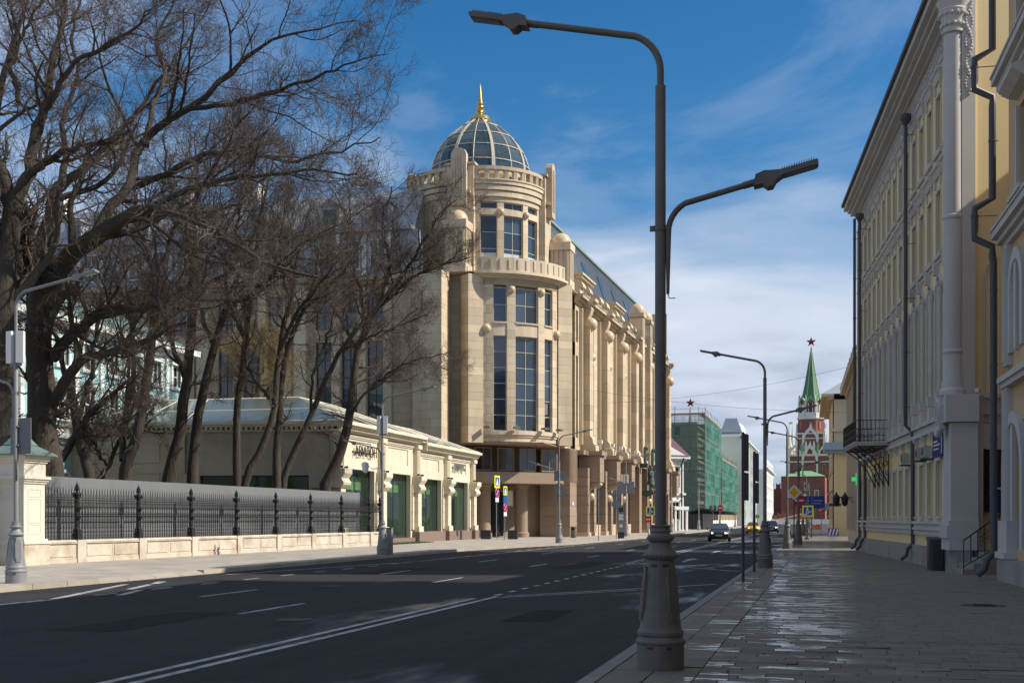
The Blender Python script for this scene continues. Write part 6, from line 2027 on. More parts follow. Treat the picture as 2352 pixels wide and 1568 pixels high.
pipe(YL - 9.0, 0, 17.0, 'dark grey downpipe with hopper on the yellow facade, right of the balcony', ((4.6, .12), (5.3, .38)))
pipe(3.6, 0, 17.0, 'dark downpipe at the far end of the yellow facade, right one of two', ((4.6, .12), (5.3, .38)))
pipe(1.3, 0, 17.6, 'dark downpipe at the far corner of the yellow facade, left one of two', ((4.6, .12), (5.3, .38)), hopper=False)

# balcony on iron brackets
bx = 6.8
bal = thing('balcony', 'black iron balcony on scrolled brackets projecting from the yellow facade', 'balcony', yf.w(bx, 0, 4.95))
bal.rotation_euler[2] = yf.a
D, W_ = 1.5, 5.5
part(MB().box(0, W_, -D, 0, 0, .1).box(-.05, W_ + .05, -D - .06, 0, .1, .16), 'floor_slab', 'grey_trim', bal)
rp = MB()
for z in (.2, .42, .72, 1.1):
    rp.box(0, W_, -D - .015, -D + .015, z, z + .03).box(-.015, .015, -D, 0, z, z + .03).box(W_ - .015, W_ + .015, -D, 0, z, z + .03)
part(rp, 'rail', 'iron', bal)
bb = MB().box(-.009, .009, -.009, .009, .16, 1.1).mesh('bar', 'iron')
for i in range(31):
    part(bb, 'bar', None, bal, (W_ * i / 30, -D, 0))
for i in range(1, 9):
    part(bb, 'bar', None, bal, (0, -D + D * i / 9, 0))
    part(bb, 'bar', None, bal, (W_, -D + D * i / 9, 0))
sc = MB()
for i in range(30):
    xm = W_ * (i + .5) / 30
    ring(sc, xm, .31, .06, .014, 8, -D)
    sc.tube([(xm - .07, -D, .45), (xm, -D, .7), (xm + .07, -D, .45)], .007, 4, False)
for i in range(9):
    for xx in (0, W_):
        y = -D + D * (i + .5) / 9
        sc.tube([(xx, y - .06, .25), (xx, y, .4), (xx, y + .06, .25)], .007, 4, False).tube([(xx, y - .07, .45), (xx, y, .7), (xx, y + .07, .45)], .007, 4, False)
tag(part(sc, 'scrollwork', 'iron', bal), kind='stuff')
for x in (.4, 1.95, 3.5, 5.1):
    br2 = part(MB().tube([(x, -D + .1, 0), (x, -.9, -.35), (x, -.45, -.9), (x, -.06, -1.7)], .028, 6).tube([(x, -.05, 0), (x, -.05, -1.8)], .025, 6).tube([(x, -D + .1, -.03), (x, 0, -.03)], .025, 6), 'bracket', 'iron', bal)
    s2 = MB()
    for cy_, cz_, rr in ((-.35, -.35, .24), (-.75, -.2, .15), (-.18, -.8, .13), (-.12, -1.2, .09)):
        s2.tube([(x, cy_ + rr * math.cos(2 * PI * k / 12) * (1 - k * .03), cz_ + rr * math.sin(2 * PI * k / 12) * (1 - k * .03)) for k in range(15)], .016, 4, False)
    part(s2, 'scroll', 'iron', br2)
# wall plates and fittings on the facade
sg = thing('street_sign', 'dark blue rectangular wall sign with pale text lines beside the corner pier', 'sign', yf.w(YL - 4.0, -.16, 3.78))
sg.rotation_euler[2] = yf.a
part(MB().box(.3, 1.9, -.1, -.04, 0, .8), 'plate', 'blue_plate', sg)
part(MB().box(.5, 1.6, -.104, -.1, .38, .44).box(.5, 1.4, -.104, -.1, .25, .3).box(.5, 1.2, -.104, -.1, .5, .56), 'text_lines', 'plate_white', sg)
s2_ = thing('street_sign', 'narrow dark blue plate with white stripe next to the corner pier', 'sign', yf.w(YL - 1.95, -.2, 3.8))
s2_.rotation_euler[2] = yf.a
part(MB().box(0, .38, -.1, -.04, 0, .7), 'plate', 'blue_plate', s2_)
part(MB().box(.1, .2, -.104, -.1, .05, .65), 'stripe', 'plate_white', s2_)
for i, (x, lb) in enumerate(((YL - 5.2, 'white air conditioner box nearest the blue wall sign'), (YL - 6.6, 'white air conditioner box left of the other, by the downpipe'), (YL - 10.2, 'white air conditioner box behind the dark downpipe'))):
    ac = thing('air_conditioner', lb, 'air conditioner', yf.w(x, 0, 3.85), yf.a, 'air conditioners on the yellow facade')
    part(MB().box(-.26, .26, -.36, -.1, .05, .45), 'case', 'sign_grey_case', ac)
    part(MB().lathe([(.15, 0), (.15, .02), (.05, .03)], 16), 'fan_grille', 'dark_metal', ac, (0, -.36, .25)).rotation_euler = (R(90), 0, 0)
    part(MB().box(-.25, -.2, -.4, 0, -.06, 0).box(.2, .25, -.4, 0, -.06, 0), 'bracket', 'dark_metal', ac)
for i, (f_, x, y, z, lb) in enumerate(((yf, YL - 2.1, -.35, 5.0, 'small white security camera on the moulding near the corner column'), (ef, .6, -.1, 5.75, 'round white lamp housing on the ledge right of the corner column'))):
    sc_ = thing('security_camera', lb, 'camera', f_.w(x, y, z))
    part(MB().tube([(0, 0, 0), (-.1, -.28, -.04)], .07, 10).obox((0, .1, .02), .06, .2, .06), 'housing', 'plate_white', sc_)
# refuse bin by the plinth
bn = thing('litter_bin', 'tall dark litter bin against the grey plinth of the yellow building', 'bin', yf.w(YL - 2.2, -.45, 0), yf.a)
part(MB().prism([(-.26, -.2), (.26, -.2), (.3, -.1), (.3, .2), (-.3, .2), (-.3, -.1)], .02, .98), 'body', 'dark_metal', bn)
part(MB().prism_y([(-.31, .98), (.31, .98), (.31, 1.02), (-.31, 1.1)], -.22, .22), 'lid', 'dark_metal', bn)
part(MB().box(-.012, .012, -.21, -.195, .05, .95), 'door_seam', 'iron', bn)

# ------------------------------------------------------------------ near building at the right edge
NX, NY = 5.0, 36.2
nf = Fr(NX + .026 * (36.2 + 50), -50, R(-90) + R(1.5)) if False else None
nang = math.atan2(-1, .026)
nf = Fr(NX, NY, nang)                     # x runs from the far corner towards the camera
near_b = thing('arched_building', 'grey and ochre building with arches cut by the right edge of the picture', 'building', (NX, NY, 0))
mat('ochre_plaster', (0.60, 0.42, 0.22), 0.85, 0.06, 0.8, 20, bump=0.12, bscale=60)
NL = 90
nh = []
for i in range(20):
    c = 2.3 + 4.2 * i
    nh += [(c - 1.0, c + 1.0, 6.3, 10.6)] if False else []
arches = [2.35 + 4.2 * i for i in range(6)]
holes = []
for c in arches:
    holes += [(c - 1.25, c + 1.25, .9, 4.3), (c - .75, c + .75, 6.2, 8.6), (c - .65, c + .65, 10.2, 12.6), (c - .65, c + .65, 14.4, 16.6)]
nf.put(wall_mesh(NL, .0, 18.0, holes, .35), 'wall', 'ochre_plaster', near_b)
for a, b, c, d in holes:
    o = nf.put(frame_mesh(b - a, d - c, .1, .08, 2, 2), 'window', 'grey_trim', near_b, a, .25, c)
    part(MB().box(.03, b - a - .03, .04, .055, .03, d - c - .03), 'pane', 'glass_dark', o)
    t_ = .3 if d < 9 else .16
    part(MB().box(-t_, 0, -.35, -.25, 0, d - c).box(b - a, b - a + t_, -.35, -.25, 0, d - c), 'surround', 'grey_trim', o)
    if d < 9:
        part(arch(b - a - .04, d - c - (b - a) / 2, d - c, .32, -.38, .0), 'arch_surround', 'grey_trim', o)
    else:
        part(MB().prism_x([(-.25, 0), (-.5, .05), (-.75, .22), (-.75, .32), (-.25, .42)], -.35, b - a + .35), 'pediment', 'grey_trim', o, (0, 0, d - c + .25))
        part(MB().box(-.2, b - a + .2, -.55, -.25, -.12, 0), 'sill', 'grey_trim', o)
# fluted pilaster at the far corner, ledges, plinth
for z0, z1 in ((.9, 5.3), (5.9, 9.2)):
    nf.put(MB().box(.0, .62, -.16, .05, z0, z1), 'pilaster', 'grey_trim', near_b)
    fl = MB()
    for k in range(4):
        fl.box(.08 + k * .14, .14 + k * .14, -.20, -.16, z0 + .1, z1 - .1)
    nf.put(fl, 'fluting', 'grey_trim', near_b)
for z in (9.2, 13.5):
    for za, zb_, e in ((0, .15, .14), (.15, .3, .28), (.3, .5, .42), (.5, .56, .46)):
        nf.put(MB().box(-.3, NL, -e, .05, z + za, z + zb_), 'ledge', 'grey_trim', near_b)
nf.put(MB().box(-.1, NL, -.22, .05, 5.3, 5.45).box(-.1, NL, -.3, .05, 5.45, 5.6), 'ledge', 'grey_trim', near_b)
nf.put(MB().box(-.15, 1.2, -.26, .1, .55, 1.65), 'plinth_block', 'grey_trim', near_b)
nf.put(MB().box(-.2, 1.3, -.34, .1, .62, .8), 'plinth_ledge', 'grey_trim', near_b)
nf.put(MB().box(-.1, NL, -.3, .1, 0, .6), 'plinth', 'grey_plinth', near_b)
nf.put(MB().box(-.2, NL, -.75, .3, 17.6, 18.2), 'eaves', 'grey_trim', near_b)
nf.put(MB().box(.3, NL, .4, 13, 0, 18.1), 'core_wall', 'ochre_plaster', near_b)
t_ = pipe(-.38, -.22, 19.0, 'dark downpipe with bends between the yellow wall and the near arched building', ((5.2, .12), (9.1, .15), (9.6, .62), (10.15, .62), (10.7, .15), (13.3, .15), (13.8, .62), (14.35, .62), (14.9, .15)), nf, r_=.1, hopper=False)
# unseen wing added across the court to shade the lower end wall
link_f = Fr(14.0, 37.2, 0)
link_f.put(MB().box(0, 9, 0, 7.4, 0, 19.4), 'added_shade_wing', 'ochre_plaster', near_b)
link_f.put(MB().box(-.2, 9.2, -.2, 7.6, 19.4, 19.6), 'added_wing_roof', 'roof_dark', near_b)
# ------------------------------------------------------------------ pale buildings farther along the right side
mat('cream_plaster', (0.62, 0.52, 0.36), 0.85, 0.07, 0.5, 10, stain=(0.45, 0.38, 0.27), stain_amt=0.4)
mat('ochre_light', (0.72, 0.54, 0.27), 0.85, 0.06, 0.5, 10)
mat('zinc_roof', (0.30, 0.34, 0.38), 0.5, 0.1, 0.5, 8)
def plain_house(name, label, loc, ang, L_, D_, H_, wallm, roofm, rows, ncol, win=(1.0, 1.9), corn=.5, glass='glass_dark', roof_h=1.6, frame='white_plastic', trim=None, side=False, sill=True):
    t_ = thing(name, label, 'building', loc)
    f_ = Fr(loc[0], loc[1], ang)
    trim = trim or wallm
    faces = [(f_, L_, ncol)]
    if side:
        faces.append((Fr(*f_.w(0, D_)[:2], ang - PI / 2), D_, max(1, int(ncol * D_ / L_))))
        faces.append((Fr(*f_.w(L_, 0)[:2], ang + PI / 2), D_, max(1, int(ncol * D_ / L_))))
    me = (frame_mesh(win[0], win[1], .07, .06, 2, 2).mesh('frame', frame), MB().box(.03, win[0] - .03, .03, .05, .03, win[1] - .03).mesh('pane', glass), MB().box(-.12, win[0] + .12, -.14, .02, -.14, 0).box(-.15, win[0] + .15, -.18, .02, win[1] + .12, win[1] + .26).mesh('trim', trim))
    for g_, l_, nc in faces:
        hs_ = []
        for z in rows:
            for i in range(nc):
                c = l_ * (i + .5) / nc
                hs_.append((c - win[0] / 2, c + win[0] / 2, z, z + win[1]))
        g_.put(wall_mesh(l_, 0, H_, hs_, .25), 'wall', wallm, t_)
        for a, b, c, d in hs_:
            o = g_.put(me[0], 'window', None, t_, a, .18, c)
            part(me[1], 'pane', None, o)
            if sill:
                part(me[2], 'trim', None, o, (0, -.18, 0))
        for z0, z1, e in ((H_, H_ + .25, corn * .5), (H_ + .25, H_ + .5, corn)):
            g_.put(MB().box(-e, l_ + e, -e, .1, z0, z1), 'cornice', trim, t_)
        g_.put(MB().box(-.05, l_ + .05, -.12, .02, 0, .9), 'plinth', trim, t_)
    f_.put(MB().box(.02, L_ - .02, .3, D_ - .02, 0, H_), 'core_wall', wallm, t_)
    if roof_h:
        f_.put(MB().tbox(-corn, L_ + corn, -corn, D_ + corn, H_ + .5, H_ + .5 + roof_h, min(2.4, L_ * .3), min(2.4, D_ * .3)), 'roof', roofm, t_)
    return t_, f_
# first: cream house with ornate cornice, end wall towards the camera
t_, f_ = plain_house('cream_house', 'cream house with ornate cornice just beyond the yellow building', (2.0, 97, 0), R(-88.9), 22, 11, 11.0, 'cream_plaster', 'zinc_roof', (2.0, 6.6), 9, (1.0, 2.6), .7)
for i in range(10):
    f_.put(MB().box(22 * i / 9 - .2, 22 * i / 9 + .2, -.25, .02, .9, 11), 'pilaster', 'cream_plaster', t_)
    f_.put(MB().sphere((22 * i / 9, -.4, 11.7), .35, 8, 6), 'finial', 'cream_plaster', t_)
# pharmacy cross on it
mat('cross_green', (0.05, 0.6, 0.15), 0.5, 0.05, emit=((0.05, 0.9, 0.2), 0.35))
ph = thing('pharmacy_cross', 'lit green pharmacy cross on the cream house beyond the yellow building', 'sign', f_.w(20.5, -.35, 4.1))
part(MB().box(-.12, .12, -.05, .05, -.36, .36).box(-.36, -.12, -.05, .05, -.12, .12).box(.12, .36, -.05, .05, -.12, .12), 'cross', 'cross_green', ph)
part(MB().box(-.03, .03, -.03, .6, -.6, -.5).tube([(0, 0, -.55), (.5, .1, -.55)], .02, 5), 'bracket', 'dark_metal', ph)
# second: taller house with its end wall seen between tower and cream house
t2_, f2 = plain_house('corner_house', 'pale house with deep cornice and blank end wall left of the cream house', (.7, 150, 0), R(-89.4), 24, 14, 13.6, 'cream_plaster', 'zinc_roof', (2.0, 6.5), 8, (1.1, 2.4), 1.1)
f2.put(MB().box(24, 24.25, .1, 13, 0, 13.6), 'end_wall', 'cream_plaster', t2_)
f2.put(MB().box(23.9, 24.5, -.3, 13, 10.4, 10.7), 'string_course', 'cream_plaster', t2_)
f2.put(MB().box(24, 24.4, .1, 9, 0, 8.2), 'lower_wall', 'ochre_light', t2_)
f2.put(MB().box(23.8, 24.9, -.8, 13, 8.2, 8.55).tbox(23.6, 25.2, -1.0, 13, 8.55, 9.3, .5, .2), 'lower_cornice', 'zinc_roof', t2_)
f2.put(MB().box(18, 23, 1.5, 6, 14.1, 16.2), 'attic', 'zinc_roof', t2_)
# wrought lantern on bracket
ln = thing('wall_lantern', 'black double wall lantern on iron bracket at the cream house', 'lantern', f_.w(12, 0, 3.1))
part(MB().tube([(0, 0, 0), (-1.4, 0, .1)], .03, 6).tube([(0, 0, -.5), (-.6, 0, 0)], .025, 6), 'bracket', 'iron', ln)
for dx in (-.8, -1.35):
    part(MB().lathe([(.06, -.45), (.2, -.3), (.24, .1), (.28, .14), (.1, .35), (.02, .5)], 8, dx, 0, -.1), 'lamp_box', 'iron', ln)
# traffic barrier with purple stripes
bar = thing('barrier_block', 'small barrier block with purple and white stripes at the far pavement end', 'barrier', (1.0, 124, 0))
mat('purple', (0.12, 0.04, 0.25), 0.6, 0.1)
part(MB().box(-.5, .5, -.2, .2, 0, .75), 'block', 'purple', bar)
for k in range(3):
    part(MB().prism_y([(-.48 + .32 * k, .05), (-.34 + .32 * k, .05), (-.16 + .32 * k, .7), (-.3 + .32 * k, .7)], -.22, -.2), 'stripe', 'white_plastic', bar)
# ------------------------------------------------------------------ the far end of the street
mat('brick_red', (0.23, 0.085, 0.065), 0.85, 0.12, 0.6, 8)
mat('brick_pink', (0.36, 0.16, 0.125), 0.85, 0.12, 0.6, 8)
mat('white_stone', (0.66, 0.64, 0.58), 0.8, 0.06, 0.4, 6)
mat('green_tile', (0.055, 0.19, 0.07), 0.5, 0.12, 0.8, 6)
mat('green_tile_light', (0.20, 0.38, 0.20), 0.5, 0.1, 0.8, 6)
mat('star_red', (0.16, 0.01, 0.015), 0.25, 0.05)
mat('white_plaster', (0.74, 0.74, 0.70), 0.85, 0.05, 0.5, 8, stain=(0.6, 0.6, 0.57), stain_amt=0.4)
mat('mint_plaster', (0.66, 0.76, 0.70), 0.85, 0.05, 0.5, 8)
mat('mint_blue', (0.33, 0.54, 0.56), 0.85, 0.06, 0.6, 8)
mat('purple_roof', (0.115, 0.055, 0.075), 0.55, 0.15, 0.8, 10)
mat('plank', (0.38, 0.30, 0.19), 0.85, 0.15, 1, 12)
mat('steel_tube', (0.20, 0.20, 0.19), 0.5, 0.1)
mat('beige_old', (0.58, 0.50, 0.34), 0.85, 0.12, 0.5, 6)
mat('hoard_black', (0.022, 0.02, 0.018), 0.7, 0.2)
# netting: woven green mesh with vertical folds, partly see-through
m = bpy.data.materials.new('green_net')
m.use_nodes = True
N, L = m.node_tree.nodes, m.node_tree.links
b = N['Principled BSDF']
b.inputs['Roughness'].default_value = 0.9
g = N.new('ShaderNodeNewGeometry')
mp = N.new('ShaderNodeMapping')
mp.inputs['Scale'].default_value = (2.2, 2.2, 0.22)
L.new(g.outputs['Position'], mp.inputs['Vector'])
n1 = N.new('ShaderNodeTexNoise')
n1.inputs['Scale'].default_value = 1.0
n1.inputs['Detail'].default_value = 5
L.new(mp.outputs[0], n1.inputs['Vector'])
rp = N.new('ShaderNodeValToRGB')
rp.color_ramp.elements[0].position = .3
rp.color_ramp.elements[0].color = (.03, .13, .10, 1)
rp.color_ramp.elements[1].position = .7
rp.color_ramp.elements[1].color = (.075, .30, .24, 1)
L.new(n1.outputs[0], rp.inputs[0])
L.new(rp.outputs[0], b.inputs['Base Color'])
mr = N.new('ShaderNodeMapRange')
mr.inputs[1].default_value = .3
mr.inputs[2].default_value = .7
mr.inputs[3].default_value = .26
mr.inputs[4].default_value = .62
L.new(n1.outputs[0], mr.inputs[0])
L.new(mr.outputs[0], b.inputs['Alpha'])
bp = N.new('ShaderNodeBump')
bp.inputs['Distance'].default_value = .3
bp.inputs['Strength'].default_value = .6
L.new(n1.outputs[0], bp.inputs['Height'])
L.new(bp.outputs[0], b.inputs['Normal'])
MATS['green_net'] = m

# --- white house with purple roof
wh = thing('white_house', 'white classical house with purple-brown roof and dark downpipes beside the netting', 'building', (-27.3, 173.6, 0))
wf = Fr(-27.3, 173.6, R(42))
holes = [(1.6 + 3.2 * i, 2.9 + 3.2 * i, z, z + h) for i in range(3) for z, h in ((1.6, 2.6), (6.3, 3.0))]
wf.put(wall_mesh(10, 0, 10.6, holes, .25), 'wall', 'white_plaster', wh)
for a, b_, c, d in holes:
    o = wf.put(frame_mesh(b_ - a, d - c, .08, .06, 2, 2), 'window', 'white_plastic', wh, a, .18, c)
    part(MB().box(.03, b_ - a - .03, .03, .05, .03, d - c - .03), 'pane', 'glass_dark', o)
    part(MB().box(-.25, b_ - a + .25, -.45, -.18, d - c + .1, d - c + .35), 'hood', 'white_plaster', o)
wf.put(MB().box(0, 10, .3, 10, 0, 10.6), 'core_wall', 'white_plaster', wh)
for z0, z1, e in ((10.2, 10.5, .3), (10.5, 10.9, .7), (5.2, 5.5, .25), (3.4, 3.55, .12)):
    wf.put(MB().box(-e, 10 + e, -e, .1, z0, z1), 'cornice', 'white_plaster', wh)
wf.put(MB().prism_x([(-.8, 10.9), (10.8, 10.9), (5, 14.6)], -.5, 10.6), 'roof', 'purple_roof', wh)
wf.put(MB().prism_y([(1, 10.9), (10.2, 10.9), (5.6, 13.0)], -.6, .4), 'pediment', 'white_plaster', wh)
for x in (6.2, 9.4):
    wf.put(MB().tube([(x, -.9, 10.6), (x, -.35, 9.8), (x, -.35, 3.6), (x, -.5, 3.3), (x, -.3, 2.9), (x, -.3, .1)], .11, 8), 'downpipe', 'dark_wood', wh)
wf.put(MB().box(7.0, 9.5, -2.0, 0, 3.0, 3.5).box(7.1, 7.4, -1.9, -1.6, 0, 3.0).box(9.1, 9.4, -1.9, -1.6, 0, 3.0), 'porch', 'white_plaster', wh)

# --- netted building under scaffolding
def scaffold(label, x0, y0, L_, W_, H_, lv, corner_dir, seed, bl='beige_old'):
    """street side along +y from (x0, y0), front side along -x"""
    rg = random.Random(seed)
    t_ = thing('scaffolded_building', label, 'building', (x0, y0, 0))
    part(MB().box(-W_, -1.4, 1.4, L_, 0, H_ - 1.2), 'inner_wall', bl, t_)
    sfr, ffr = Fr(x0 - 1.4, y0 + 1.4, R(90)), Fr(x0 - W_, y0 + 1.4, 0)
    nwin = 0
    for f_, l_ in ((sfr, L_ - 1.4), (ffr, W_ - 1.4)):
        k = int(l_ / 3.1)
        for i in range(k):
            for z in np.arange(2.0, H_ - 3.5, 3.6):
                o = f_.put(frame_mesh(1.3, 2.2, .12, .1, 2, 1), 'window', 'white_plastic', t_, 1.0 + 3.1 * i, -.06, z)
                part(MB().box(.05, 1.25, .03, .05, .05, 2.15), 'pane', 'glass_dark', o)
    # standards, ledgers, decks
    for f_, l_ in ((Fr(x0, y0, R(90)), L_), (Fr(x0 - W_, y0, 0), W_)):
        n_ = max(2, int(l_ / 2.4))
        for i in range(n_ + 1):
            for yy in (.12, 1.1):
                f_.put(MB().tube([(l_ * i / n_, yy, 0), (l_ * i / n_, yy, H_ + rg.uniform(.2, 1.6))], .035, 5, False), 'standard', 'steel_tube', t_)
        for z in np.arange(2.0, H_ + .1, 2.0):
            f_.put(MB().box(0, l_, .18, 1.05, z, z + .06), 'deck', 'plank', t_)
            f_.put(MB().box(0, l_, .1, .14, z + .06, z + .28), 'toe_board', 'plank', t_)
            f_.put(MB().tube([(0, .08, z + 1.0), (l_, .08, z + 1.0)], .03, 5, False), 'guard_rail', 'steel_tube', t_)
        for i in range(0, n_, 2):
            z = rg.choice((2, 4, 6, 8))
            f_.put(MB().tube([(l_ * i / n_, .07, z), (l_ * (i + 1) / n_, .07, z + 4)], .03, 5, False), 'brace', 'steel_tube', t_)
        # netting in hung sheets with a slight belly
        m_ = max(1, int(l_ / 3.0))
        for i in range(m_):
            for j, (za, zb_) in enumerate(((.0 if H_ < 1 else 3.2, H_ * .38), (H_ * .38, H_ * .7), (H_ * .7, H_ - .3))):
                mb = MB()
                nn = 5
                o = []
                for u in range(nn + 1):
                    for v_ in range(4):
                        x = l_ * (i + u / nn) / m_
                        z = za + (zb_ - za) * v_ / 3
                        o.append((x, -.06 + .2 * math.sin(u * 2.1 + i) * math.sin(v_ * 1.4 + j), z))
                mb.add(o, [(u * 4 + v_, u * 4 + 4 + v_, u * 4 + 5 + v_, u * 4 + v_ + 1) for u in range(nn) for v_ in range(3)])
                f_.put(mb, 'netting', 'green_net', t_)
    for i in range(12):
        part(MB().tube([(-rg.uniform(0, W_), rg.uniform(0, 4), H_), (-rg.uniform(0, W_) * .0 - rg.uniform(0, W_), rg.uniform(0, 4), H_)], .05, 4), 'loose_pole', 'plank', t_)
    return t_
scaffold('tall corner building wrapped in green scaffold netting beyond the white house', -20.0, 215, 34, 16, 20.0, 8, 1, 1)
scaffold('lower building in green netting behind the tall netted corner building', -20.2, 254, 47, 12, 14.2, 7, 1, 2)
# covered walkway and black hoarding before the scaffold
wk = thing('walkway_hoarding', 'black covered site walkway with pale lower boards in front of the netting', 'hoarding', (-18.6, 196, 0))
for i in range(22):
    y = i * 3.6
    part(MB().box(-.04, .04, y + .03, y + 3.57, .1, 1.45), 'board', 'white_plaster' if i > 4 else 'hoard_black', wk)
    part(MB().box(-.02, .02, y + .03, y + 3.57, 1.45, 2.5), 'upper_board', 'hoard_black' if i < 8 else 'plank', wk)
    part(MB().box(-.08, .08, y - .08, y + .08, 0, 2.9), 'upright', 'hoard_black', wk)
for i in range(3):
    part(MB().box(-4 + 1.33 * i + .02, -4 + 1.33 * (i + 1) - .02, -.04, .04, .1, 2.5), 'board', 'hoard_black', wk)
part(MB().add([(-5, -.8, 2.3), (.5, -.8, 3.3), (.5, 80, 3.0), (-5, 80, 3.0), (-5, -.8, 2.4), (.5, -.8, 3.4), (.5, 80, 3.1), (-5, 80, 3.1)],
              [(0, 3, 2, 1), (4, 5, 6, 7), (0, 1, 5, 4), (1, 2, 6, 5), (2, 3, 7, 6), (3, 0, 4, 7)]), 'roof', 'hoard_black', wk)
# --- pale town houses beyond
t_, f_ = plain_house('pale_town_house', 'tall white and mint town house with many windows beyond the netted buildings', (-19.5, 304, 0), R(90), 70, 16, 21.5, 'mint_plaster', 'zinc_roof', (1.5, 5.6, 9.6, 13.6, 17.4), 18, (1.3, 2.4), .9, trim='white_plaster', roof_h=2, side=True)
for i in range(10):
    f_.put(MB().box(7 * i - .4, 7 * i + .4, -.5, .05, 0, 21.5), 'pilaster', 'white_plaster', t_)
f_.put(MB().box(0, 5, 0, 5, 22, 23).tbox(-.2, 5.2, -.2, 5, 23, 26.5, 1.2, 1.2), 'corner_turret', 'zinc_roof', t_)
f_.put(MB().lathe([(2.2, 22), (2.2, 24), (2.5, 24.2), (2.3, 25.6), (1.6, 26.8), (.6, 27.6), (.12, 28.2), (.05, 30)], 16, 30, 3), 'dome', 'mint_plaster', t_, smooth=True)
t_, f_ = plain_house('white_town_house', 'white house with arched attic at the far left end of the street', (-17.0, 382, 0), R(90), 60, 16, 17, 'white_plaster', 'zinc_roof', (1.5, 5.6, 9.6, 13.2), 15, (1.3, 2.2), .8, roof_h=0)
for i in range(6):
    f_.put(MB().prism_y([(8 + 9 * i, 17.5), (13 + 9 * i, 17.5), (12.5 + 9 * i, 19.5), (10.5 + 9 * i, 20.5), (8.5 + 9 * i, 19.5)], 0, .5), 'gable', 'white_plaster', t_)
bh = thing('grey_roof_hall', 'broad grey roofed hall rising behind the netted buildings', 'building', (-36, 262, 0))
part(MB().box(-14, 8, 0, 60, 0, 17.5), 'wall', 'beige_old', bh)
part(MB().prism_y([(-16, 17.5), (9, 17.5), (9, 18.3), (-4, 24.5), (-16, 24.5)], -1, 62), 'roof', 'zinc_roof', bh)
# round beige tower block and distant star spire
rt = thing('round_tower', 'distant beige round tower block above the netted building', 'building', (-66, 330, 0))
part(MB().lathe([(7, 0), (7, 33), (7.4, 33.2), (7.4, 34)], 24), 'drum', 'cream_plaster', rt, smooth=True)
for i in range(14):
    a = 2 * PI * i / 14
    part(MB().obox((7.05 * math.cos(a), 7.05 * math.sin(a), 30.8), .2, 1.8, 2.4, a), 'window', 'glass_dark', rt)
part(MB().box(-6, 14, -9, 4, 0, 27.5), 'lower_block', 'ochre_plaster', rt)
def star(mb, cx, cz, r0, r1, y0, y1, cy=0.0):
    pts = []
    for k in range(10):
        a = PI / 2 + PI * k / 5
        rr = r0 if k % 2 == 0 else r1
        pts.append((cx + rr * math.cos(a), cz + rr * math.sin(a)))
    n = len(pts)
    mb.add([(x, cy, z) for x, z in pts] + [(cx, cy + y0, cz), (cx, cy + y1, cz)], [(i, (i + 1) % n, n) for i in range(n)] + [((i + 1) % n, i, n + 1) for i in range(n)])
    return mb
ss = thing('star_spire', 'distant gilded spire with red star above the netted building', 'spire', (-67, 640, 0))
part(MB().lathe([(5, 0), (5, 40), (1.6, 41), (1.1, 52), (.35, 60.0)], 8), 'spire', 'pale_gold', ss)
part(star(MB(), 0, 62.2, 2.6, 1.05, -.5, .5), 'star', 'star_red', ss)

# --- brick fortress tower with green tent roof
TX, TY = -4.7, 522
tw = thing('brick_tower', 'red brick fortress tower with green tent roof and red star at the street end', 'tower', (TX, TY, -4))
ta = R(-3)
tw.rotation_euler[2] = ta
def tp(mb, name, material, parent=None, smooth=False):
    return part(mb, name, material, parent or tw, (0, 0, 4) if parent is None else (0, 0, 0), 0, smooth)
hw = 8.6
tp(MB().box(-hw, hw, -hw, hw, -4, 28.0), 'main_wall', 'brick_red')
for z in (9, 15.5, 21.5):
    for x in (-5.6, -2.6, 2.6, 5.6):
        o = tp(MB().box(x - .7, x + .7, -hw - .25, -hw + .05, z, z + .25).box(x - .7, x - .5, -hw - .2, -hw + .05, z + .25, z + 2.4).box(x + .5, x + .7, -hw - .2, -hw + .05, z + .25, z + 2.4).prism_y([(x - .8, z + 2.4), (x + .8, z + 2.4), (x, z + 3.1)], -hw - .25, -hw + .05), 'window', 'brick_pink')
        part(MB().box(x - .5, x + .5, -hw - .06, -hw - .02, z + .25, z + 2.4), 'pane', 'glass_dark', o)
for z0, z1, e, mm in ((24.8, 25.3, .35, 'white_stone'), (27.4, 28.2, .5, 'white_stone'), (8, 8.4, .25, 'brick_pink')):
    tp(MB().box(-hw - e, hw + e, -hw - e, hw + e, z0, z1), 'string_course', mm)
for x in (-hw + .3, -2.9, 2.9, hw - .3):
    tp(MB().box(x - .35, x + .35, -hw - .4, -hw + .05, 18.0 if abs(x) < 4 else 20, 28), 'white_shaft', 'white_stone')
tp(MB().box(-3.2, 3.2, -hw - .35, -hw, 17.6, 18.2), 'white_frame', 'white_stone')
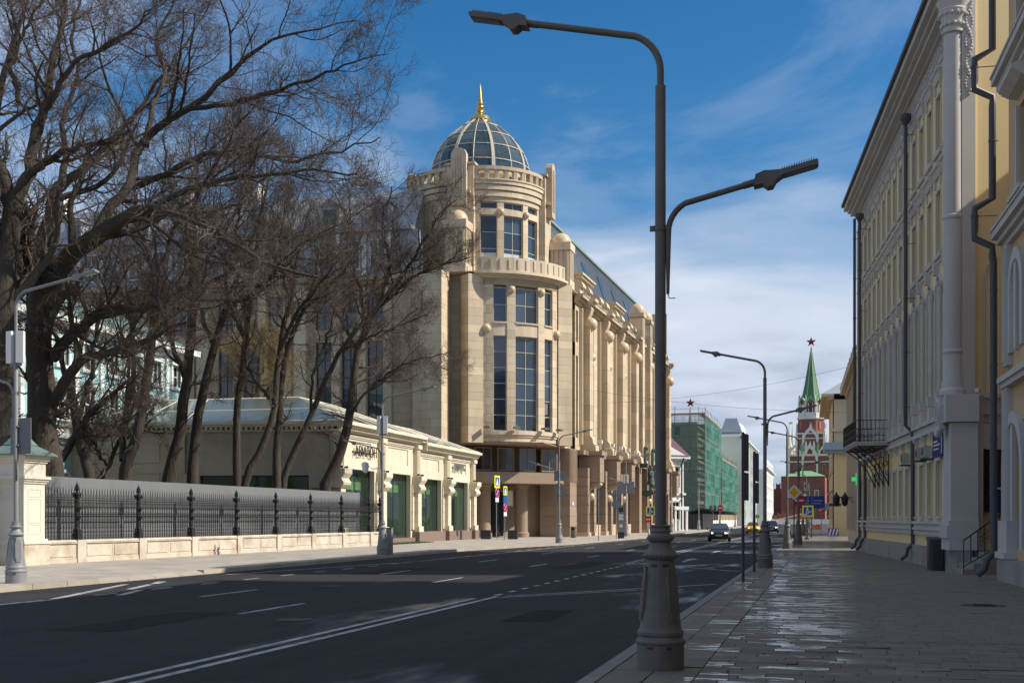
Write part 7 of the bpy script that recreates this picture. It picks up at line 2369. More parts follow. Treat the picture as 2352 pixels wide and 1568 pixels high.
# ogee gables and pinnacles round the first roof
def ogee(cx, z, w, h, y, flat=.7):
    pts = [(-.5, 0), (-.5, .25), (-.42, .45), (-.25, .62), (-.1, .75), (-.04, 1.0), (.04, 1.0), (.1, .75), (.25, .62), (.42, .45), (.5, .25), (.5, 0), (.36, 0), (.36, .22), (.28, .38), (.12, .5), (0, .62), (-.12, .5), (-.28, .38), (-.36, .22), (-.36, 0)]
    n = len(pts)
    P_ = [(cx + w * a, z + h * b_) for a, b_ in pts]
    mb = MB()
    outer, inn = P_[:12], P_[12:][::-1]
    # strip between outer outline and inner opening
    m_ = len(inn)
    o2 = [outer[round(i * 11 / (m_ - 1))] for i in range(m_)]
    for i in range(m_ - 1):
        mb.prism_y([o2[i], o2[i + 1], inn[i + 1], inn[i]], y, y + flat)
    return mb
for k in range(4):
    def rot(o):
        o.rotation_euler[2] += PI / 2 * k
        return o
    for cx, w, h, z in ((0, 6.2, 7.5, 26.0), (-5.8, 4.6, 5.2, 27.8), (5.8, 4.6, 5.2, 27.8)):
        rot(tp(ogee(cx, z, w, h, -hw - .6), 'ogee_gable', 'white_stone'))
    for x in (-3.2, 3.2, -1.6, 1.6):
        rot(tp(MB().box(x - .5, x + .5, -hw - .5, -hw + .3, 28, 31).tbox(x - .6, x + .6, -hw - .6, -hw + .4, 31, 33.6, .5, .4), 'turret', 'green_tile_light' if abs(x) > 2 else 'white_stone'))
    rot(tp(MB().lathe([(1.3, 28), (1.3, 30.5), (1.6, 30.7), (1.2, 31), (.5, 36), (.08, 40.2)], 8, -hw + .3, -hw + .3), 'pinnacle', 'white_stone'))
    fl = tp(MB().box(-hw + .3, -hw + 1.6, -hw + .28, -hw + .32, 40.6, 41.5).tube([(-hw + .3, -hw + .3, 40), (-hw + .3, -hw + .3, 41.7)], .08, 4), 'flag', 'gold')
    rot(fl)
# second tier with gable windows
h2 = 5.6
tp(MB().box(-h2, h2, -h2, h2, 28, 37), 'second_tier', 'brick_red')
tp(MB().box(-h2 - .25, h2 + .25, -h2 - .25, h2 + .25, 34.6, 35.0).box(-h2 - .35, h2 + .35, -h2 - .35, h2 + .35, 36.6, 37.1), 'string_course', 'white_stone')
for k in range(4):
    o = tp(ogee(0, 33.0, 6.6, 8.2, -h2 - .5), 'ogee_gable', 'white_stone')
    o.rotation_euler[2] += PI / 2 * k
    for x in (-h2 + .25, h2 - .25, -3.0, 3.0):
        o = tp(MB().box(x - .28, x + .28, -h2 - .35, -h2, 29, 36.6), 'white_shaft', 'white_stone')
        o.rotation_euler[2] += PI / 2 * k
    o = tp(MB().box(-.9, .9, -h2 - .1, -h2 + .05, 30, 33), 'window', 'glass_dark')
    o.rotation_euler[2] += PI / 2 * k
# octagonal tiers
O = PI / 8
def octo(r0, z0, r1, z1):
    return MB().lathe([(r0, z0), (r1, z1)], 8, a0=O, a1=O + 2 * PI)
tp(octo(5.7, 37, 5.5, 43.0), 'octagon', 'brick_red')
tp(MB().lathe([(5.9, 42.8), (6.1, 43.2), (6.1, 43.6), (5.6, 43.7)], 8, a0=O, a1=O + 2 * PI), 'octagon_cornice', 'white_stone')
for i in range(8):
    a = PI / 4 * i
    o = tp(MB().box(-.5, .5, -5.45, -5.2, 38.6, 41.4).prism_y([(-.6, 41.4), (.6, 41.4), (0, 42.2)], -5.45, -5.2), 'window', 'brick_pink')
    o.rotation_euler[2] += a
    o = tp(MB().box(-2.0, 2.0, -5.2, -5.0, 43.7, 45.6), 'balustrade', 'white_stone')
    o.rotation_euler[2] += a
    aa = a + O
    tp(MB().lathe([(.42, 45.0), (.42, 49.6)], 6, 5.2 * math.cos(aa), 5.2 * math.sin(aa)), 'corner_shaft', 'white_stone')
    o = tp(MB().box(-1.0, -.7, -5.0, -4.6, 45.6, 49.4).box(.7, 1.0, -5.0, -4.6, 45.6, 49.4), 'arch_pier', 'white_stone')
    o.rotation_euler[2] += a
    o = tp(ogee(0, 49.0, 3.6, 4.0, -5.1), 'ogee_gable', 'green_tile_light')
    o.rotation_euler[2] += a
    tp(MB().lathe([(.35, 49.6), (.3, 51), (.05, 53)], 6, 5.0 * math.cos(aa), 5.0 * math.sin(aa)), 'finial', 'white_stone')
tp(octo(3.4, 43.5, 3.4, 50), 'bell_core', 'brick_red')
tp(octo(4.9, 49.4, 4.6, 50.4), 'arcade_top', 'brick_red')
tent = tp(MB().lathe([(4.6, 50.4), (3.9, 51.6), (2.6, 58), (1.2, 66), (.35, 71.2), (.28, 72.2)], 8, a0=O, a1=O + 2 * PI), 'tent_roof', 'green_tile')
for i in range(8):
    a = O + PI / 4 * i
    part(MB().tube([(r_ * math.cos(a), r_ * math.sin(a), z) for r_, z in ((4.62, 50.4), (3.95, 51.6), (2.65, 58), (1.25, 66), (.4, 71.2))], .12, 4), 'gold_edge', 'pale_gold', tent)
tp(MB().lathe([(.3, 71.8), (.42, 72.3), (.2, 72.6), (.1, 73.6)], 8), 'star_stem', 'gold')
tp(star(MB(), 0, 75.2, 2.15, .88, -.45, .45), 'star', 'star_red')
# gate block in front, low green roof
tp(MB().box(-10.2, 6.8, -hw - 16, -hw - 1, -4, 18.6), 'gate_block', 'brick_red')
tp(MB().add([(-10.6, -hw - 16.4, 18.6), (7.2, -hw - 16.4, 18.6), (7.2, -hw, 18.6), (-10.6, -hw, 18.6), (-3, -hw - 8, 21), (1, -hw - 8, 21)], [(0, 1, 5, 4), (1, 2, 5), (2, 3, 4, 5), (3, 0, 4)]), 'gate_roof', 'green_tile_light')
for x, z in ((-6.4, 10.2), (-.4, 13), (3.6, 10.2)):
    o = tp(MB().box(x - .9, x + .9, -hw - 16.3, -hw - 15.9, z, z + .3).box(x - .9, x - .65, -hw - 16.25, -hw - 15.9, z + .3, z + 2.6).box(x + .65, x + .9, -hw - 16.25, -hw - 15.9, z + .3, z + 2.6).box(x - .9, x + .9, -hw - 16.3, -hw - 15.9, z + 2.6, z + 2.9), 'window', 'white_stone')
    part(MB().box(x - .65, x + .65, -hw - 16.1, -hw - 16.02, z + .3, z + 2.6), 'pane', 'glass_dark', o)
clk = tp(MB().lathe([(1.5, 0), (1.5, .2), (1.15, .25), (1.1, .1), (1e-3, .1)], 24), 'round_frame', 'white_stone')
clk.rotation_euler = (R(90), 0, 0)
clk.location = (-1.2, -hw - 16, 10.2 + 4)
o = tp(MB().box(-3.0, 1.0, -hw - 16.1, -hw - 15.8, -4, 5.2), 'gateway', 'hoard_black')
# fortress wall with swallow-tail merlons, ramp bridge
kw = thing('fortress_wall', 'dark red brick wall with swallow-tail merlons left of the tower', 'wall', (-60, 526, -4))
part(MB().box(0, 46, 0, 4, 0, 18.4), 'wall', 'brick_red', kw)
me = MB().add([(0, 0, 0), (1.9, 0, 0), (1.9, .7, 0), (0, .7, 0), (0, 0, 2.4), (.95, 0, 1.7), (1.9, 0, 2.4), (0, .7, 2.4), (.95, .7, 1.7), (1.9, .7, 2.4)],
              [(0, 1, 6, 5, 4), (3, 7, 8, 9, 2), (0, 4, 7, 3), (1, 2, 9, 6), (4, 5, 8, 7), (5, 6, 9, 8)]).mesh('merlon', 'brick_red')
for i in range(17):
    part(me, 'merlon', None, kw, (.3 + 2.7 * i, 0, 18.4))
rb = thing('ramp_bridge', 'pink brick ramp bridge with battlements climbing to the tower gate', 'bridge', (-27, 430, -4))
pts = [(0, 0), (24, 0), (24, 8.2), (0, 2.2)]
part(MB().prism_y(pts, 0, 8), 'ramp_wall', 'brick_pink', rb)
part(MB().add([(-.2, -.2, 2.2), (24, -.2, 8.2), (24, 8, 8.2), (-.2, 8, 2.2), (-.2, -.2, 2.6), (24, -.2, 8.6), (24, 8, 8.6), (-.2, 8, 2.6)], [(4, 5, 6, 7), (0, 1, 5, 4), (3, 0, 4, 7)]), 'white_ledge', 'white_stone', rb)
for i in range(15):
    x = .8 + i * 1.58
    part(me, 'merlon', None, rb, (x, -.1, 2.6 + 6 * x / 24))
for i in range(7):
    x = 1.5 + i * 3.2
    part(MB().prism_y([(x, 0), (x + 1.9, 0), (x + 1.9, max(.6, 4.8 * x / 24)), (x + .95, max(1.2, 5.8 * x / 24)), (x, max(.6, 4.8 * x / 24))], -.12, -.05), 'blind_arch', 'brick_red', rb)
# parapet hedges and walls at the street end
ew = thing('end_wall', 'low grey stone wall closing the far end of the street', 'wall', (-30, 420, -.2))
part(MB().box(0, 40, 0, 1, 0, 1.6), 'wall', 'white_plaster', ew)
part(MB().box(-.1, 40.1, -.1, 1.1, 1.6, 1.8), 'coping', 'white_stone', ew)
# trees beyond the wall
for i, (x, y, s_) in enumerate(((-35, 545, 1.0), (-43, 552, 1.1), (-51, 548, .9))):
    tree('distant_tree', ['bare tree behind the fortress wall, nearest the tower', 'bare tree behind the fortress wall, middle one', 'bare tree behind the fortress wall, leftmost one'][i], (x, y, 0),
         [(0, 0, 0, .5), (0, 0, 10, .4), (.5, 0, 20 * s_, .15)], [[(0, 0, 9, .3), (3 * k, 1, 16, .2), (5 * k, 0, 24 * s_, .06)] for k in (-1, 1)] + [[(0, 0, 11, .25), (-1, 3, 18, .15), (-2, 4, 27 * s_, .05)]],
         50 + i, 'trees behind the fortress wall', k=(9, 7, 6, 3), lens=((.5, 3, 9), (.5, 1.5, 4), (.5, .8, 2), (.6, .4, 1)))

# --- pale blue house behind the trees on the left
bf = Fr(-46, 57, R(90))
bl = thing('light_blue_house', 'light blue house with white trim and arched windows behind the bare trees', 'building', (-46, 57, 0))
holes = []
for i in range(9):
    c = 1.6 + 2.75 * i
    holes += [(c - .55, c + .55, 1.6, 4.6), (c - .55, c + .55, 8.0, 10.2), (c - .55, c + .55, 11.3, 12.9)]
bf.put(wall_mesh(25, 0, 14, holes, .25), 'wall', 'mint_blue', bl)
for a, b_, c, d in holes:
    o = bf.put(frame_mesh(1.1, d - c, .1, .07, 2, 3 if c < 5 else 2), 'window', 'white_plastic', bl, a, .18, c)
    part(MB().box(.03, 1.07, .03, .05, .03, d - c - .03), 'pane', 'glass_dark', o)
    if c < 5:
        part(arch(1.06, d - c - .55, d - c, .2, -.32, -.02), 'arch_surround', 'white_plaster', o, (.55, 0, 0))
    else:
        part(MB().box(-.2, 0, -.28, -.1, 0, d - c).box(1.1, 1.3, -.28, -.1, 0, d - c).box(-.3, 1.4, -.4, -.1, d - c, d - c + .25).box(-.3, 1.4, -.36, -.1, -.2, 0), 'surround', 'white_plaster', o)
for i in range(10):
    x = .2 + 2.75 * i
    bf.put(MB().box(x - .2, x + .2, -.18, .02, .9, 6.4), 'pilaster', 'white_plaster', bl)
    bf.put(MB().box(x - .18, x + .18, -.15, .02, 7.6, 13.4), 'pilaster', 'white_plaster', bl)
for z0, z1, e in ((6.4, 6.7, .2), (6.7, 7.0, .5), (7.0, 7.3, .3), (13.4, 13.8, .3), (13.8, 14.2, .8), (0, .9, .1)):
    bf.put(MB().box(-e, 25 + e, -e, .05, z0, z1), 'cornice', 'white_plaster', bl)
bf.put(MB().box(0, 25, .3, 14, 0, 14), 'core_wall', 'mint_blue', bl)
bf.put(MB().tbox(-.6, 25.6, -.6, 14, 14.2, 16.5, 4, 4), 'roof', 'green_roof', bl)
# ------------------------------------------------------------------ vehicles
mat('paint_dark', (0.014, 0.017, 0.024), 0.22, 0.05, spec=0.6)
mat('paint_taxi', (0.55, 0.33, 0.015), 0.25, 0.05, spec=0.6)
mat('paint_blue', (0.012, 0.02, 0.04), 0.22, 0.05, spec=0.6)
mat('paint_white', (0.7, 0.7, 0.7), 0.25, 0.05, spec=0.6)
mat('tyre', (0.012, 0.012, 0.012), 0.85, 0.1)
mat('rim', (0.35, 0.35, 0.36), 0.3, 0.05, metal=0.8)
mat('headlight_lit', (0.9, 0.75, 0.5), 0.2, 0.02, emit=((1.0, 0.72, 0.38), 2.2))
mat('headlight_shell', (0.45, 0.46, 0.48), 0.12, 0.05)
mat('number_plate', (0.5, 0.5, 0.48), 0.5, 0.05)
def loft(mb, rings):
    n = len(rings[0])
    o = [p for r_ in rings for p in r_]
    f = []
    for i in range(len(rings) - 1):
        for k in range(n):
            f.append((i * n + k, i * n + (k + 1) % n, (i + 1) * n + (k + 1) % n, (i + 1) * n + k))
    f.append(tuple(range(n - 1, -1, -1)))
    f.append(tuple((len(rings) - 1) * n + k for k in range(n)))
    return mb.add(o, f)
def car(label, loc, paint, rz=0.0, sc=1.0, group=None, name='parked_car', taxi=False, H_=1.46):
    """front towards -y"""
    t_ = thing(name, label, 'car', loc, rz, group)
    def sec(y, w, z0, z1, rnd_=.14, tum=.06):
        return [(-w + .04, y, z0 + .06), (-w, y, z0 + .2), (-w, y, (z0 + z1) / 2), (-w + tum, y, z1 - rnd_ * .5), (-w + tum + rnd_, y, z1), (w - tum - rnd_, y, z1), (w - tum, y, z1 - rnd_ * .5), (w, y, (z0 + z1) / 2), (w, y, z0 + .2), (w - .04, y, z0 + .06), (w - .25, y, z0), (-w + .25, y, z0)]
    body = loft(MB(), [sec(-2.02, .60, .30, .58), sec(-1.98, .74, .24, .70), sec(-1.80, .83, .2, .82), sec(-1.35, .87, .18, .92), sec(-.85, .88, .18, 1.0), sec(.2, .88, .18, .98), sec(1.3, .87, .18, 1.0), sec(1.85, .82, .22, .98), sec(1.98, .72, .3, .85)])
    bd = part(body, 'body', paint, t_, smooth=True, angle=40)
    def cs(y, w0, w1, z0, z1):
        return [(-w0, y, z0), (-w1, y, z1 - .05), (-w1 + .1, y, z1), (w1 - .1, y, z1), (w1, y, z1 - .05), (w0, y, z0)]
    cab = loft(MB(), [cs(-.95, .80, .76, .93, 1.0), cs(-.25, .80, .60, .95, H_ - .04), cs(.35, .80, .58, .95, H_), cs(1.2, .78, .58, .95, H_ - .06), cs(1.8, .74, .66, .93, 1.02)])
    part(cab, 'roof', paint, bd, smooth=True, angle=40)
    part(MB().poly((-.70, -.955, 1.0), (.70, -.955, 1.0), (.56, -.275, H_ - .075), (-.56, -.275, H_ - .075)), 'windscreen', 'glass_dark', t_, (0, -.02, .012))
    for s in (-1, 1):
        part(MB().poly((s * .815, -.6, 1.0), (s * .815, .35, 1.0), (s * .615, .3, H_ - .1), (s * .63, -.15, H_ - .12)), 'side_window', 'glass_dark', t_)
        part(MB().poly((s * .815, .42, 1.0), (s * .79, 1.35, 1.02), (s * .63, 1.1, H_ - .14), (s * .615, .4, H_ - .1)), 'side_window', 'glass_dark', t_)
        hl = part(MB().add([(s * .42, -1.985, .62), (s * .78, -1.80, .70), (s * .80, -1.62, .80), (s * .62, -1.78, .80), (s * .44, -1.96, .70)], [(0, 1, 2, 3, 4)]), 'headlight', 'headlight_shell', t_, (0, -.025, .01))
        part(MB().lathe([(.075, 0), (.06, .02), (1e-3, .03)], 12), 'lamp', 'headlight_lit', hl, (s * .53, -1.96, .68)).rotation_euler = (R(90), 0, 0)
        part(MB().prism_x([(-.62, .96), (-.5, .94), (-.46, 1.02), (-.5, 1.1), (-.6, 1.1)], s * .9, s * 1.04), 'mirror', paint, t_)
        for y in (-1.28, 1.22):
            wl_ = part(MB().lathe([(.2, -.09), (.29, -.1), (.31, -.06), (.31, .06), (.29, .1), (.2, .09)], 20), 'wheel', 'tyre', t_, (s * .80, y, .31), smooth=True)
            wl_.rotation_euler = (0, R(90), 0)
            part(MB().lathe([(.2, -.08), (.19, .06), (.05, .08), (1e-3, .08)], 12), 'rim', 'rim', wl_)
    part(MB().box(-.45, .45, -2.03, -1.99, .40, .54).box(-.62, .62, -2.0, -1.95, .26, .33), 'grille', 'tyre', t_)
    part(MB().box(-.26, .26, -2.05, -2.03, .44, .55), 'number_plate', 'number_plate', t_)
    if taxi:
        part(MB().prism_x([(.0, H_), (.16, H_), (.13, H_ + .12), (.03, H_ + .12)], -.2, .2), 'taxi_lamp', 'white_plastic', t_)
    return t_
car('dark hatchback with lit headlights driving toward the camera on the road', (-8.25, 101.6, RZ), 'paint_dark', R(3), name='hatchback')
car('yellow taxi with lit headlights, second car in the distance', (-8.5, 157, RZ), 'paint_taxi', R(2), name='taxi', taxi=True)
car('dark blue car half hidden behind the second right lamp and taxi', (-6.6, 166, RZ), 'paint_blue', R(2), name='estate_car', H_=1.6)
car('tiny white car at the far end of the street by the tower', (-5.2, 330, RZ), 'paint_white', R(2), name='white_car')

# ------------------------------------------------------------------ signs
mat('sign_yellow', (0.75, 0.85, 0.02), 0.45, 0.03)
mat('sign_blue', (0.012, 0.07, 0.30), 0.45, 0.03)
mat('sign_amber', (0.80, 0.46, 0.02), 0.45, 0.03)
mat('sign_white', (0.75, 0.75, 0.74), 0.45, 0.03)
mat('sign_grey', (0.22, 0.235, 0.25), 0.5, 0.08)
mat('pole_dark', (0.05, 0.05, 0.052), 0.5, 0.1)
mat('orange_plastic', (0.6, 0.10, 0.03), 0.5, 0.1)
def pole(parent, h, r_=.038, material='pole_dark', foot=False):
    part(MB().lathe([(r_, 0), (r_, h)], 10), 'pole', material, parent, smooth=True)
    if foot:
        part(MB().lathe([(.3, 0), (.28, .05), (.1, .25), (.05, .4)], 12), 'foot', material, parent)
def stairs_pictogram(parent, y):
    """white walking figure above a flight of steps"""
    mb = MB()
    mb.add([(x, y, z) for x, z in ((-.3, -.30), (-.08, -.30), (-.08, -.22), (.06, -.22), (.06, -.14), (.2, -.14), (.2, -.06), (.32, -.06), (.32, .0), (.14, .0), (.14, -.08), (.0, -.08), (.0, -.16), (-.14, -.16), (-.14, -.24), (-.3, -.24))], [tuple(range(16))])
    part(mb, 'step_mark', 'sign_white', parent)
    fg = MB()
    fg.lathe([(.055, -.002), (.055, .002)], 12)
    fg.v = [(x - .05, y, z_ + .27) for x, z_, _ in fg.v]
    fg.poly((-.1, y, .2), (.0, y, .2), (.02, y, .05), (-.1, y, .05)).poly((-.1, y, .06), (-.04, y, .06), (-.12, y, -.13), (-.18, y, -.13)).poly((-.04, y, .06), (.02, y, .06), (.1, y, -.06), (.04, y, -.08)).poly((.0, y, .19), (.12, y, .06), (.09, y, .04), (-.02, y, .14))
    part(fg, 'walker_mark', 'sign_white', parent)
def underpass_sign(label, loc, rz, zc, h, foot=False):
    t_ = thing('underpass_sign', label, 'sign', loc, rz, 'yellow framed underpass signs')
    pole(t_, h, .04, 'pole_dark', foot)
    p_ = part(MB().box(-.46, .46, -.07, -.045, zc - .46, zc + .46), 'yellow_panel', 'sign_yellow', t_)
    q_ = part(MB().box(-.34, .34, -.074, -.07, -.34, .34), 'blue_field', 'sign_blue', p_, (0, 0, zc))
    q2 = link('pictogram', None, t_, (0, 0, zc)) if False else None
    holder = t_
    mbs = MB()
    pic = MB()
    pic.add([(x, -.078, z + zc) for x, z in ((-.3, -.30), (-.08, -.30), (-.08, -.22), (.06, -.22), (.06, -.14), (.2, -.14), (.2, -.06), (.32, -.06), (.32, .0), (.14, .0), (.14, -.08), (.0, -.08), (.0, -.16), (-.14, -.16), (-.14, -.24), (-.3, -.24))], [tuple(range(16))])
    part(pic, 'step_mark', 'sign_white', p_)
    fg = MB()
    n_ = 12
    fg.add([(-.05 + .055 * math.cos(2 * PI * k / n_), -.078, zc + .27 + .055 * math.sin(2 * PI * k / n_)) for k in range(n_)], [tuple(range(n_))])
    for q in (((-.1, .2), (.0, .2), (.02, .05), (-.1, .05)), ((-.1, .06), (-.04, .06), (-.12, -.13), (-.18, -.13)), ((-.04, .05), (.02, .05), (.1, -.06), (.04, -.08)), ((.0, .19), (.12, .06), (.09, .04), (-.02, .14))):
        fg.add([(x, -.080, z + zc) for x, z in q], [(0, 1, 2, 3)])
    part(fg, 'walker_mark', 'sign_white', p_)
    return t_
underpass_sign('yellow framed blue underpass sign on a black pole on the right pavement', (-1.22, 104, 0), R(8), 2.35, 5.0, True)
underpass_sign('yellow framed blue underpass sign just left of the nearest lamp post', (-17.1, 124.5, 0), R(8), 2.5, 2.9)
underpass_sign('tiny yellow framed underpass sign far away beside the white town house', (-15.3, 300, 0), R(8), 2.3, 2.8)
def disc(parent, name, r_, z, y, material, thick=.02):
    o = part(MB().lathe([(r_, 0), (r_, thick), (1e-4, thick)], 24), name, material, parent, (0, y, z))
    o.rotation_euler = (R(90), 0, 0)
    return o
dm = thing('priority_sign', 'white and yellow diamond priority road sign on the right pavement', 'sign', (-1.8, 80.5, 0), R(8))
pole(dm, 3.6)
part(MB().prism_y([(0, -.5), (.5, 0), (0, .5), (-.5, 0)], -.07, -.045), 'white_diamond', 'sign_white', dm, (0, 0, 3.4))
part(MB().prism_y([(0, -.33), (.33, 0), (0, .33), (-.33, 0)], -.074, -.07), 'yellow_diamond', 'sign_amber', dm, (0, 0, 3.4))
def no_entry(label, loc, z, r_, h):
    t_ = thing('no_entry_sign', label, 'sign', loc, R(8), 'round no entry signs')
    pole(t_, h)
    disc(t_, 'red_disc', r_, z, -.05, 'sign_red')
    part(MB().box(-r_ * .7, r_ * .7, -.078, -.072, z - r_ * .17, z + r_ * .17), 'white_bar', 'sign_white', t_)
    part(MB().box(-.1, .1, -.05, .0, z - .03, z + .03), 'clamp', 'pole_dark', t_)
    return t_
no_entry('red no entry sign with white bar partly behind the yellow diamond sign', (-1.62, 88.5, 0), 3.0, .42, 3.3)
no_entry('small red no entry sign in front of the green netting', (-16.2, 201, 0), 3.5, .5, 4.2)
no_entry('small red no entry sign low beside the left underpass sign', (-17.55, 126, 0), 1.65, .33, 2.0)
no_entry('tiny red no entry sign beyond the hanging shop sign', (-.2, 170, 0), 2.9, .42, 3.2)
tl = thing('traffic_light', 'traffic light heads on a pole before the green netting', 'traffic light', (-17.3, 200, 0))
pole(tl, 5.6, .06, 'lamp_light_grey')
part(MB().tube([(0, 0, 5.4), (1.6, 0, 5.7), (3.2, 0, 5.8)], .04, 6), 'arm', 'lamp_light_grey', tl)
for x in (-.35, .35):
    h_ = part(MB().box(x - .17, x + .17, -.12, .12, 2.9, 3.9), 'head', 'lamp_grey', tl)
    for k in range(3):
        o = part(MB().lathe([(.11, 0), (.12, .1)], 10, cap=False), 'visor', 'tyre', h_, (x, -.12, 3.08 + .32 * k))
        o.rotation_euler = (R(90), 0, 0)
# direction boards
db = thing('direction_board', 'wide dark blue direction board on a post behind the yellow diamond sign', 'sign', (-1.0, 113, 0), R(8))
pole(db, 3.9, .06)
for dx in (-.55, .62):
    p_ = part(MB().box(dx - .56, dx + .56, -.09, -.05, 2.65, 3.75), 'panel', 'blue_plate', db)
    part(MB().box(dx - .45, dx + .35, -.094, -.09, 3.3, 3.38).box(dx - .45, dx + .2, -.094, -.09, 3.05, 3.12), 'text_lines', 'sign_grey', p_)
part(MB().box(-.7, -.2, -.09, -.04, 1.9, 2.55), 'lower_panel', 'dark_metal', db)
hs = thing('hanging_sign', 'dark hanging shop sign box projecting from the pale far house', 'sign', (.1, 121.5, 2.6))
part(MB().box(-.45, .45, -.1, .1, 0, .62), 'box', 'sign_grey', hs)
part(MB().box(.45, 1.6, -.04, .04, .3, .6), 'arm', 'dark_metal', hs)
part(MB().lathe([(.02, 0), (.3, .12), (.42, .14)], 12, 0, 0, -.16), 'lamp_shade', 'dark_metal', hs)
# two edge-on sign posts on the kerb
for x, y, h, lb, boards in ((-2.1, 33.6, 4.05, 'front one of two dark sign posts on the kerb, its boards seen edge-on', ((3.0, 4.0), (2.2, 2.95))), (-2.13, 39.7, 3.85, 'rear one of two dark sign posts on the kerb, its boards seen edge-on', ((2.9, 3.8), (2.2, 2.85)))):
    sp_ = thing('sign_post', lb, 'sign post', (x, y, 0))
    pole(sp_, h, .042)
    for a, b_ in boards:
        part(MB().obox((.075, 0, (a + b_) / 2), .035, .62, b_ - a, R(-8)), 'board', 'dark_metal', sp_)
        part(MB().obox((.03, 0, a + .2), .08, .05, .04).obox((.03, 0, b_ - .2), .08, .05, .04), 'clamp', 'pole_dark', sp_)
# signs turned away, hung on lamps along the left
def sign_back(label, loc, shape, s_, z, with_pole=None, rz=R(10)):
    t_ = thing('traffic_sign', label, 'sign', loc, rz)
    if with_pole:
        pole(t_, with_pole, .035, 'sign_grey')
    if shape == 'disc':
        disc(t_, 'plate', s_, z, .09, 'sign_grey')
    elif shape == 'diamond':
        part(MB().prism_y([(0, -s_), (s_, 0), (0, s_), (-s_, 0)], .06, .085), 'plate', 'sign_grey', t_, (0, 0, z))
    else:
        part(MB().box(-s_[0], s_[0], .06, .085, z - s_[1], z + s_[1]), 'plate', 'sign_grey', t_)
    part(MB().box(-.12, .12, -.05, .06, z - .03, z + .03), 'bracket', 'lamp_light_grey', t_)
    return t_
L3 = (-18.1, 84.5, 0)
sign_back('grey square sign back, topmost on the lamp at the stone corner', L3, 'rect', (.36, .36), 4.75)
sign_back('grey round sign back, middle one on the lamp at the stone corner', L3, 'disc', .36, 3.9)
sign_back('small grey plate, lowest on the lamp at the stone corner', L3, 'rect', (.36, .17), 3.35)
sign_back('grey diamond sign back on the slim post beside the information stele', (-17.0, 102.5, 0), 'diamond', .5, 3.75, 4.2)
sign_back('grey round sign back under the diamond one beside the information stele', (-17.0, 102.4, 0), 'disc', .38, 2.95)
sign_back('dark overhead sign board back hung on the lamp before the statue', (-18.7, 118.3, 0), 'rect', (.85, .6), 4.75, None, R(0))
sign_back('thin grey post with narrow sign at the kerb before the brown piers', (-16.9, 93.5, 0), 'rect', (.06, .5), 4.0, 4.5)
# street stack of signs at the showroom corner, seen obliquely
def plates(label, x, y, h, lst):
    t_ = thing('sign_stack', label, 'sign', (x, y, 0), R(80))
    pole(t_, h, .035, 'sign_grey')
    for kind, z, s_ in lst:
        if kind == 'walk':
            p_ = part(MB().box(-s_, s_, -.07, -.045, z - s_, z + s_), 'yellow_panel', 'sign_yellow', t_)
            part(MB().box(-s_ * .72, s_ * .72, -.074, -.07, z - s_ * .72, z + s_ * .72), 'blue_field', 'sign_blue', p_)
            part(MB().add([(-s_ * .5, -.078, z - s_ * .55), (s_ * .5, -.078, z - s_ * .55), (0, -.078, z + s_ * .6)], [(0, 1, 2)]), 'white_triangle', 'sign_white', p_)
        elif kind == 'stop':
            o = disc(t_, 'blue_disc', s_, z, -.05, 'sign_blue')
            mb = MB()
            ring(mb, 0, z, s_ * .9, .09, 20, -.075)
            mb.tube([(-s_ * .6, -.075, z - s_ * .6), (s_ * .6, -.075, z + s_ * .6)], .035, 5).tube([(s_ * .6, -.075, z - s_ * .6), (-s_ * .6, -.075, z + s_ * .6)], .035, 5)
            part(mb, 'red_cross', 'sign_red', t_)
        elif kind == 'blue':
            part(MB().box(-s_, s_, -.07, -.045, z - s_, z + s_), 'blue_plate', 'sign_blue', t_)
        else:
            part(MB().box(-s_, s_, -.07, -.045, z - s_ * .6, z + s_ * .6), 'white_plate', 'sign_white', t_)
plates('left post of the sign pair by the showroom corner, yellow crossing sign on top', -25.6, 95.3, 5.2, (('walk', 4.7, .5), ('stop', 3.8, .4), ('white', 3.25, .3)))
plates('right post of the sign pair by the showroom corner, smaller yellow sign on top', -25.2, 96.4, 4.3, (('walk', 4.0, .36), ('blue', 3.3, .34), ('stop', 2.6, .36), ('white', 2.1, .28)))
for x, lb in ((-27.0, 'black planter box at the foot of the left sign post by the showroom'), (-24.7, 'black planter box at the foot of the right sign post by the showroom')):
    pb = thing('planter_box', lb, 'planter', (x, 97.2, 0), R(10), 'black planter boxes')
    part(MB().box(-.4, .4, -.4, .4, .04, .7).box(-.43, .43, -.43, .43, .7, .76), 'box', 'dark_metal', pb)
    part(MB().box(-.36, .36, -.36, .36, .76, .775), 'earth', 'soil', pb)
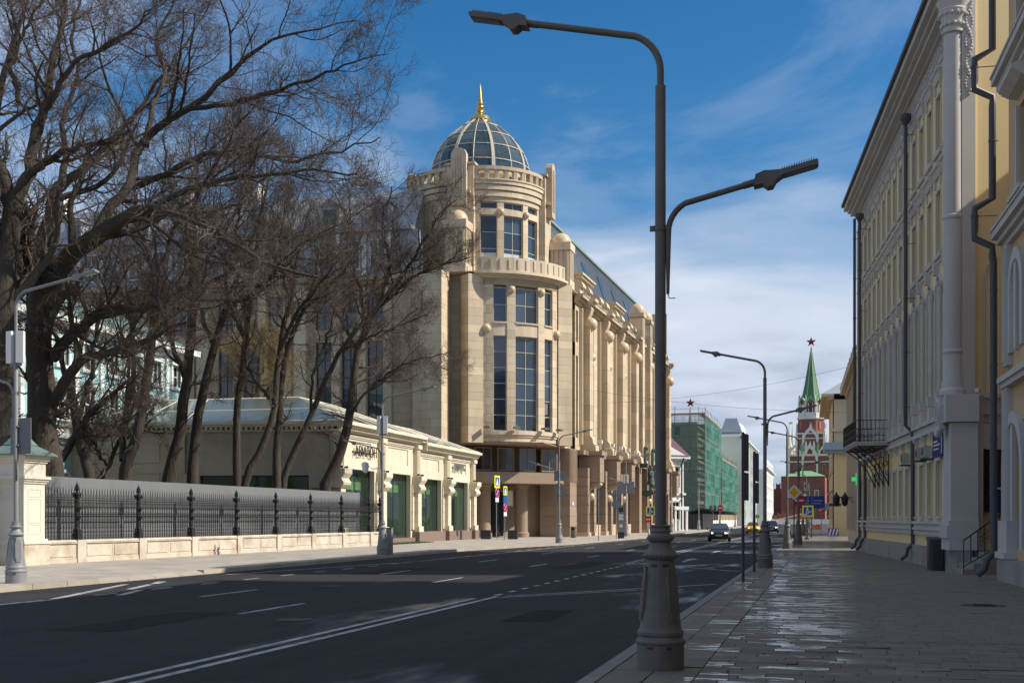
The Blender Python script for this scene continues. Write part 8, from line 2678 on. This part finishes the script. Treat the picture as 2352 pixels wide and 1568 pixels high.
# information stele and bins
ks = thing('information_stele', 'slim pale grey information stele with dark foot on the left pavement', 'stele', (-17.0, 105, 0), R(12))
part(MB().box(-.26, .26, -.1, .1, .55, 2.9), 'panel', 'sign_grey', ks)
part(MB().box(-.28, .28, -.12, .12, 0, .55), 'foot', 'dark_metal', ks)
part(MB().box(-.2, .2, -.106, -.1, 2.3, 2.7), 'screen', 'dark_metal', ks)
part(MB().box(-.2, .2, -.106, -.1, 1.6, 1.85).box(-.2, .2, -.106, -.1, 1.9, 2.1), 'map', 'sign_white', ks)
disc(ks, 'badge', .16, 1.1, -.1, 'sign_white', .006)
for x, y, lb in ((-21.6, 107, 'grey litter bin by the brown stone corner of the domed building'), (-17.3, 130, 'grey litter bin left of the nearest lamp post, far side of the road')):
    b_ = thing('litter_bin', lb, 'bin', (x, y, 0), 0, 'litter bins across the road')
    part(MB().lathe([(.26, .02), (.28, .1), (.28, .9), (.3, .92), (.3, 1.0), (.22, 1.04)], 16), 'body', 'lamp_grey', b_, smooth=True)
    part(MB().box(-.16, .16, -.29, -.2, .72, .86), 'slot', 'tyre', b_)
ct = thing('control_cabinet', 'slim grey cabinet standing right behind the lamp before the showroom', 'cabinet', (-19.95, 54.7, 0))
part(MB().box(-.13, .13, -.12, .12, 0, 1.25), 'case', 'lamp_light_grey', ct)
part(MB().box(-.14, .14, -.13, .13, 1.25, 1.29), 'lid', 'lamp_grey', ct)
sc_ = thing('dome_camera', 'white dome camera hanging from the lower lamp arm before the showroom', 'camera', (-20.05, 54.0, 4.2))
part(MB().lathe([(.02, -.34), (.14, -.26), (.16, -.1), (.19, 0), (.19, .12), (.05, .2)], 14, -.85, 0), 'housing', 'white_plastic', sc_, smooth=True)
part(MB().tube([(0, 0, -.1), (-.5, 0, -.15), (-.85, 0, .18)], .03, 6), 'bracket', 'white_plastic', sc_)
ob = thing('road_barrier', 'orange plastic road barrier far down the street under the tower', 'barrier', (-3.6, 205, RZ))
for k in range(3):
    part(MB().prism_x([(-.25, 0), (.25, 0), (.1, .9), (-.1, .9)], k * 1.1, k * 1.1 + 1.04), 'segment', 'orange_plastic', ob)
# overhead wires across the street
def wire(label, a, b_, sag):
    pts = []
    for i in range(25):
        t_ = i / 24
        p_ = Vector(a).lerp(Vector(b_), t_)
        pts.append((p_.x - a[0], p_.y - a[1], p_.z - a[2] - sag * 4 * t_ * (1 - t_)))
    o = part(MB().tube(pts, .013, 5), 'overhead_wire', 'dark_metal', None, a)
    tag(o, label, 'wire', 'wires over the street')
wire('thin overhead wire across the street, sloping down to the right', (-22.5, 122, 14.7), (3.0, 118, 11.6), .5)
wire('thin overhead wire across the street, rising to the right', (-22.5, 128, 14.0), (3.0, 116, 15.8), .7)
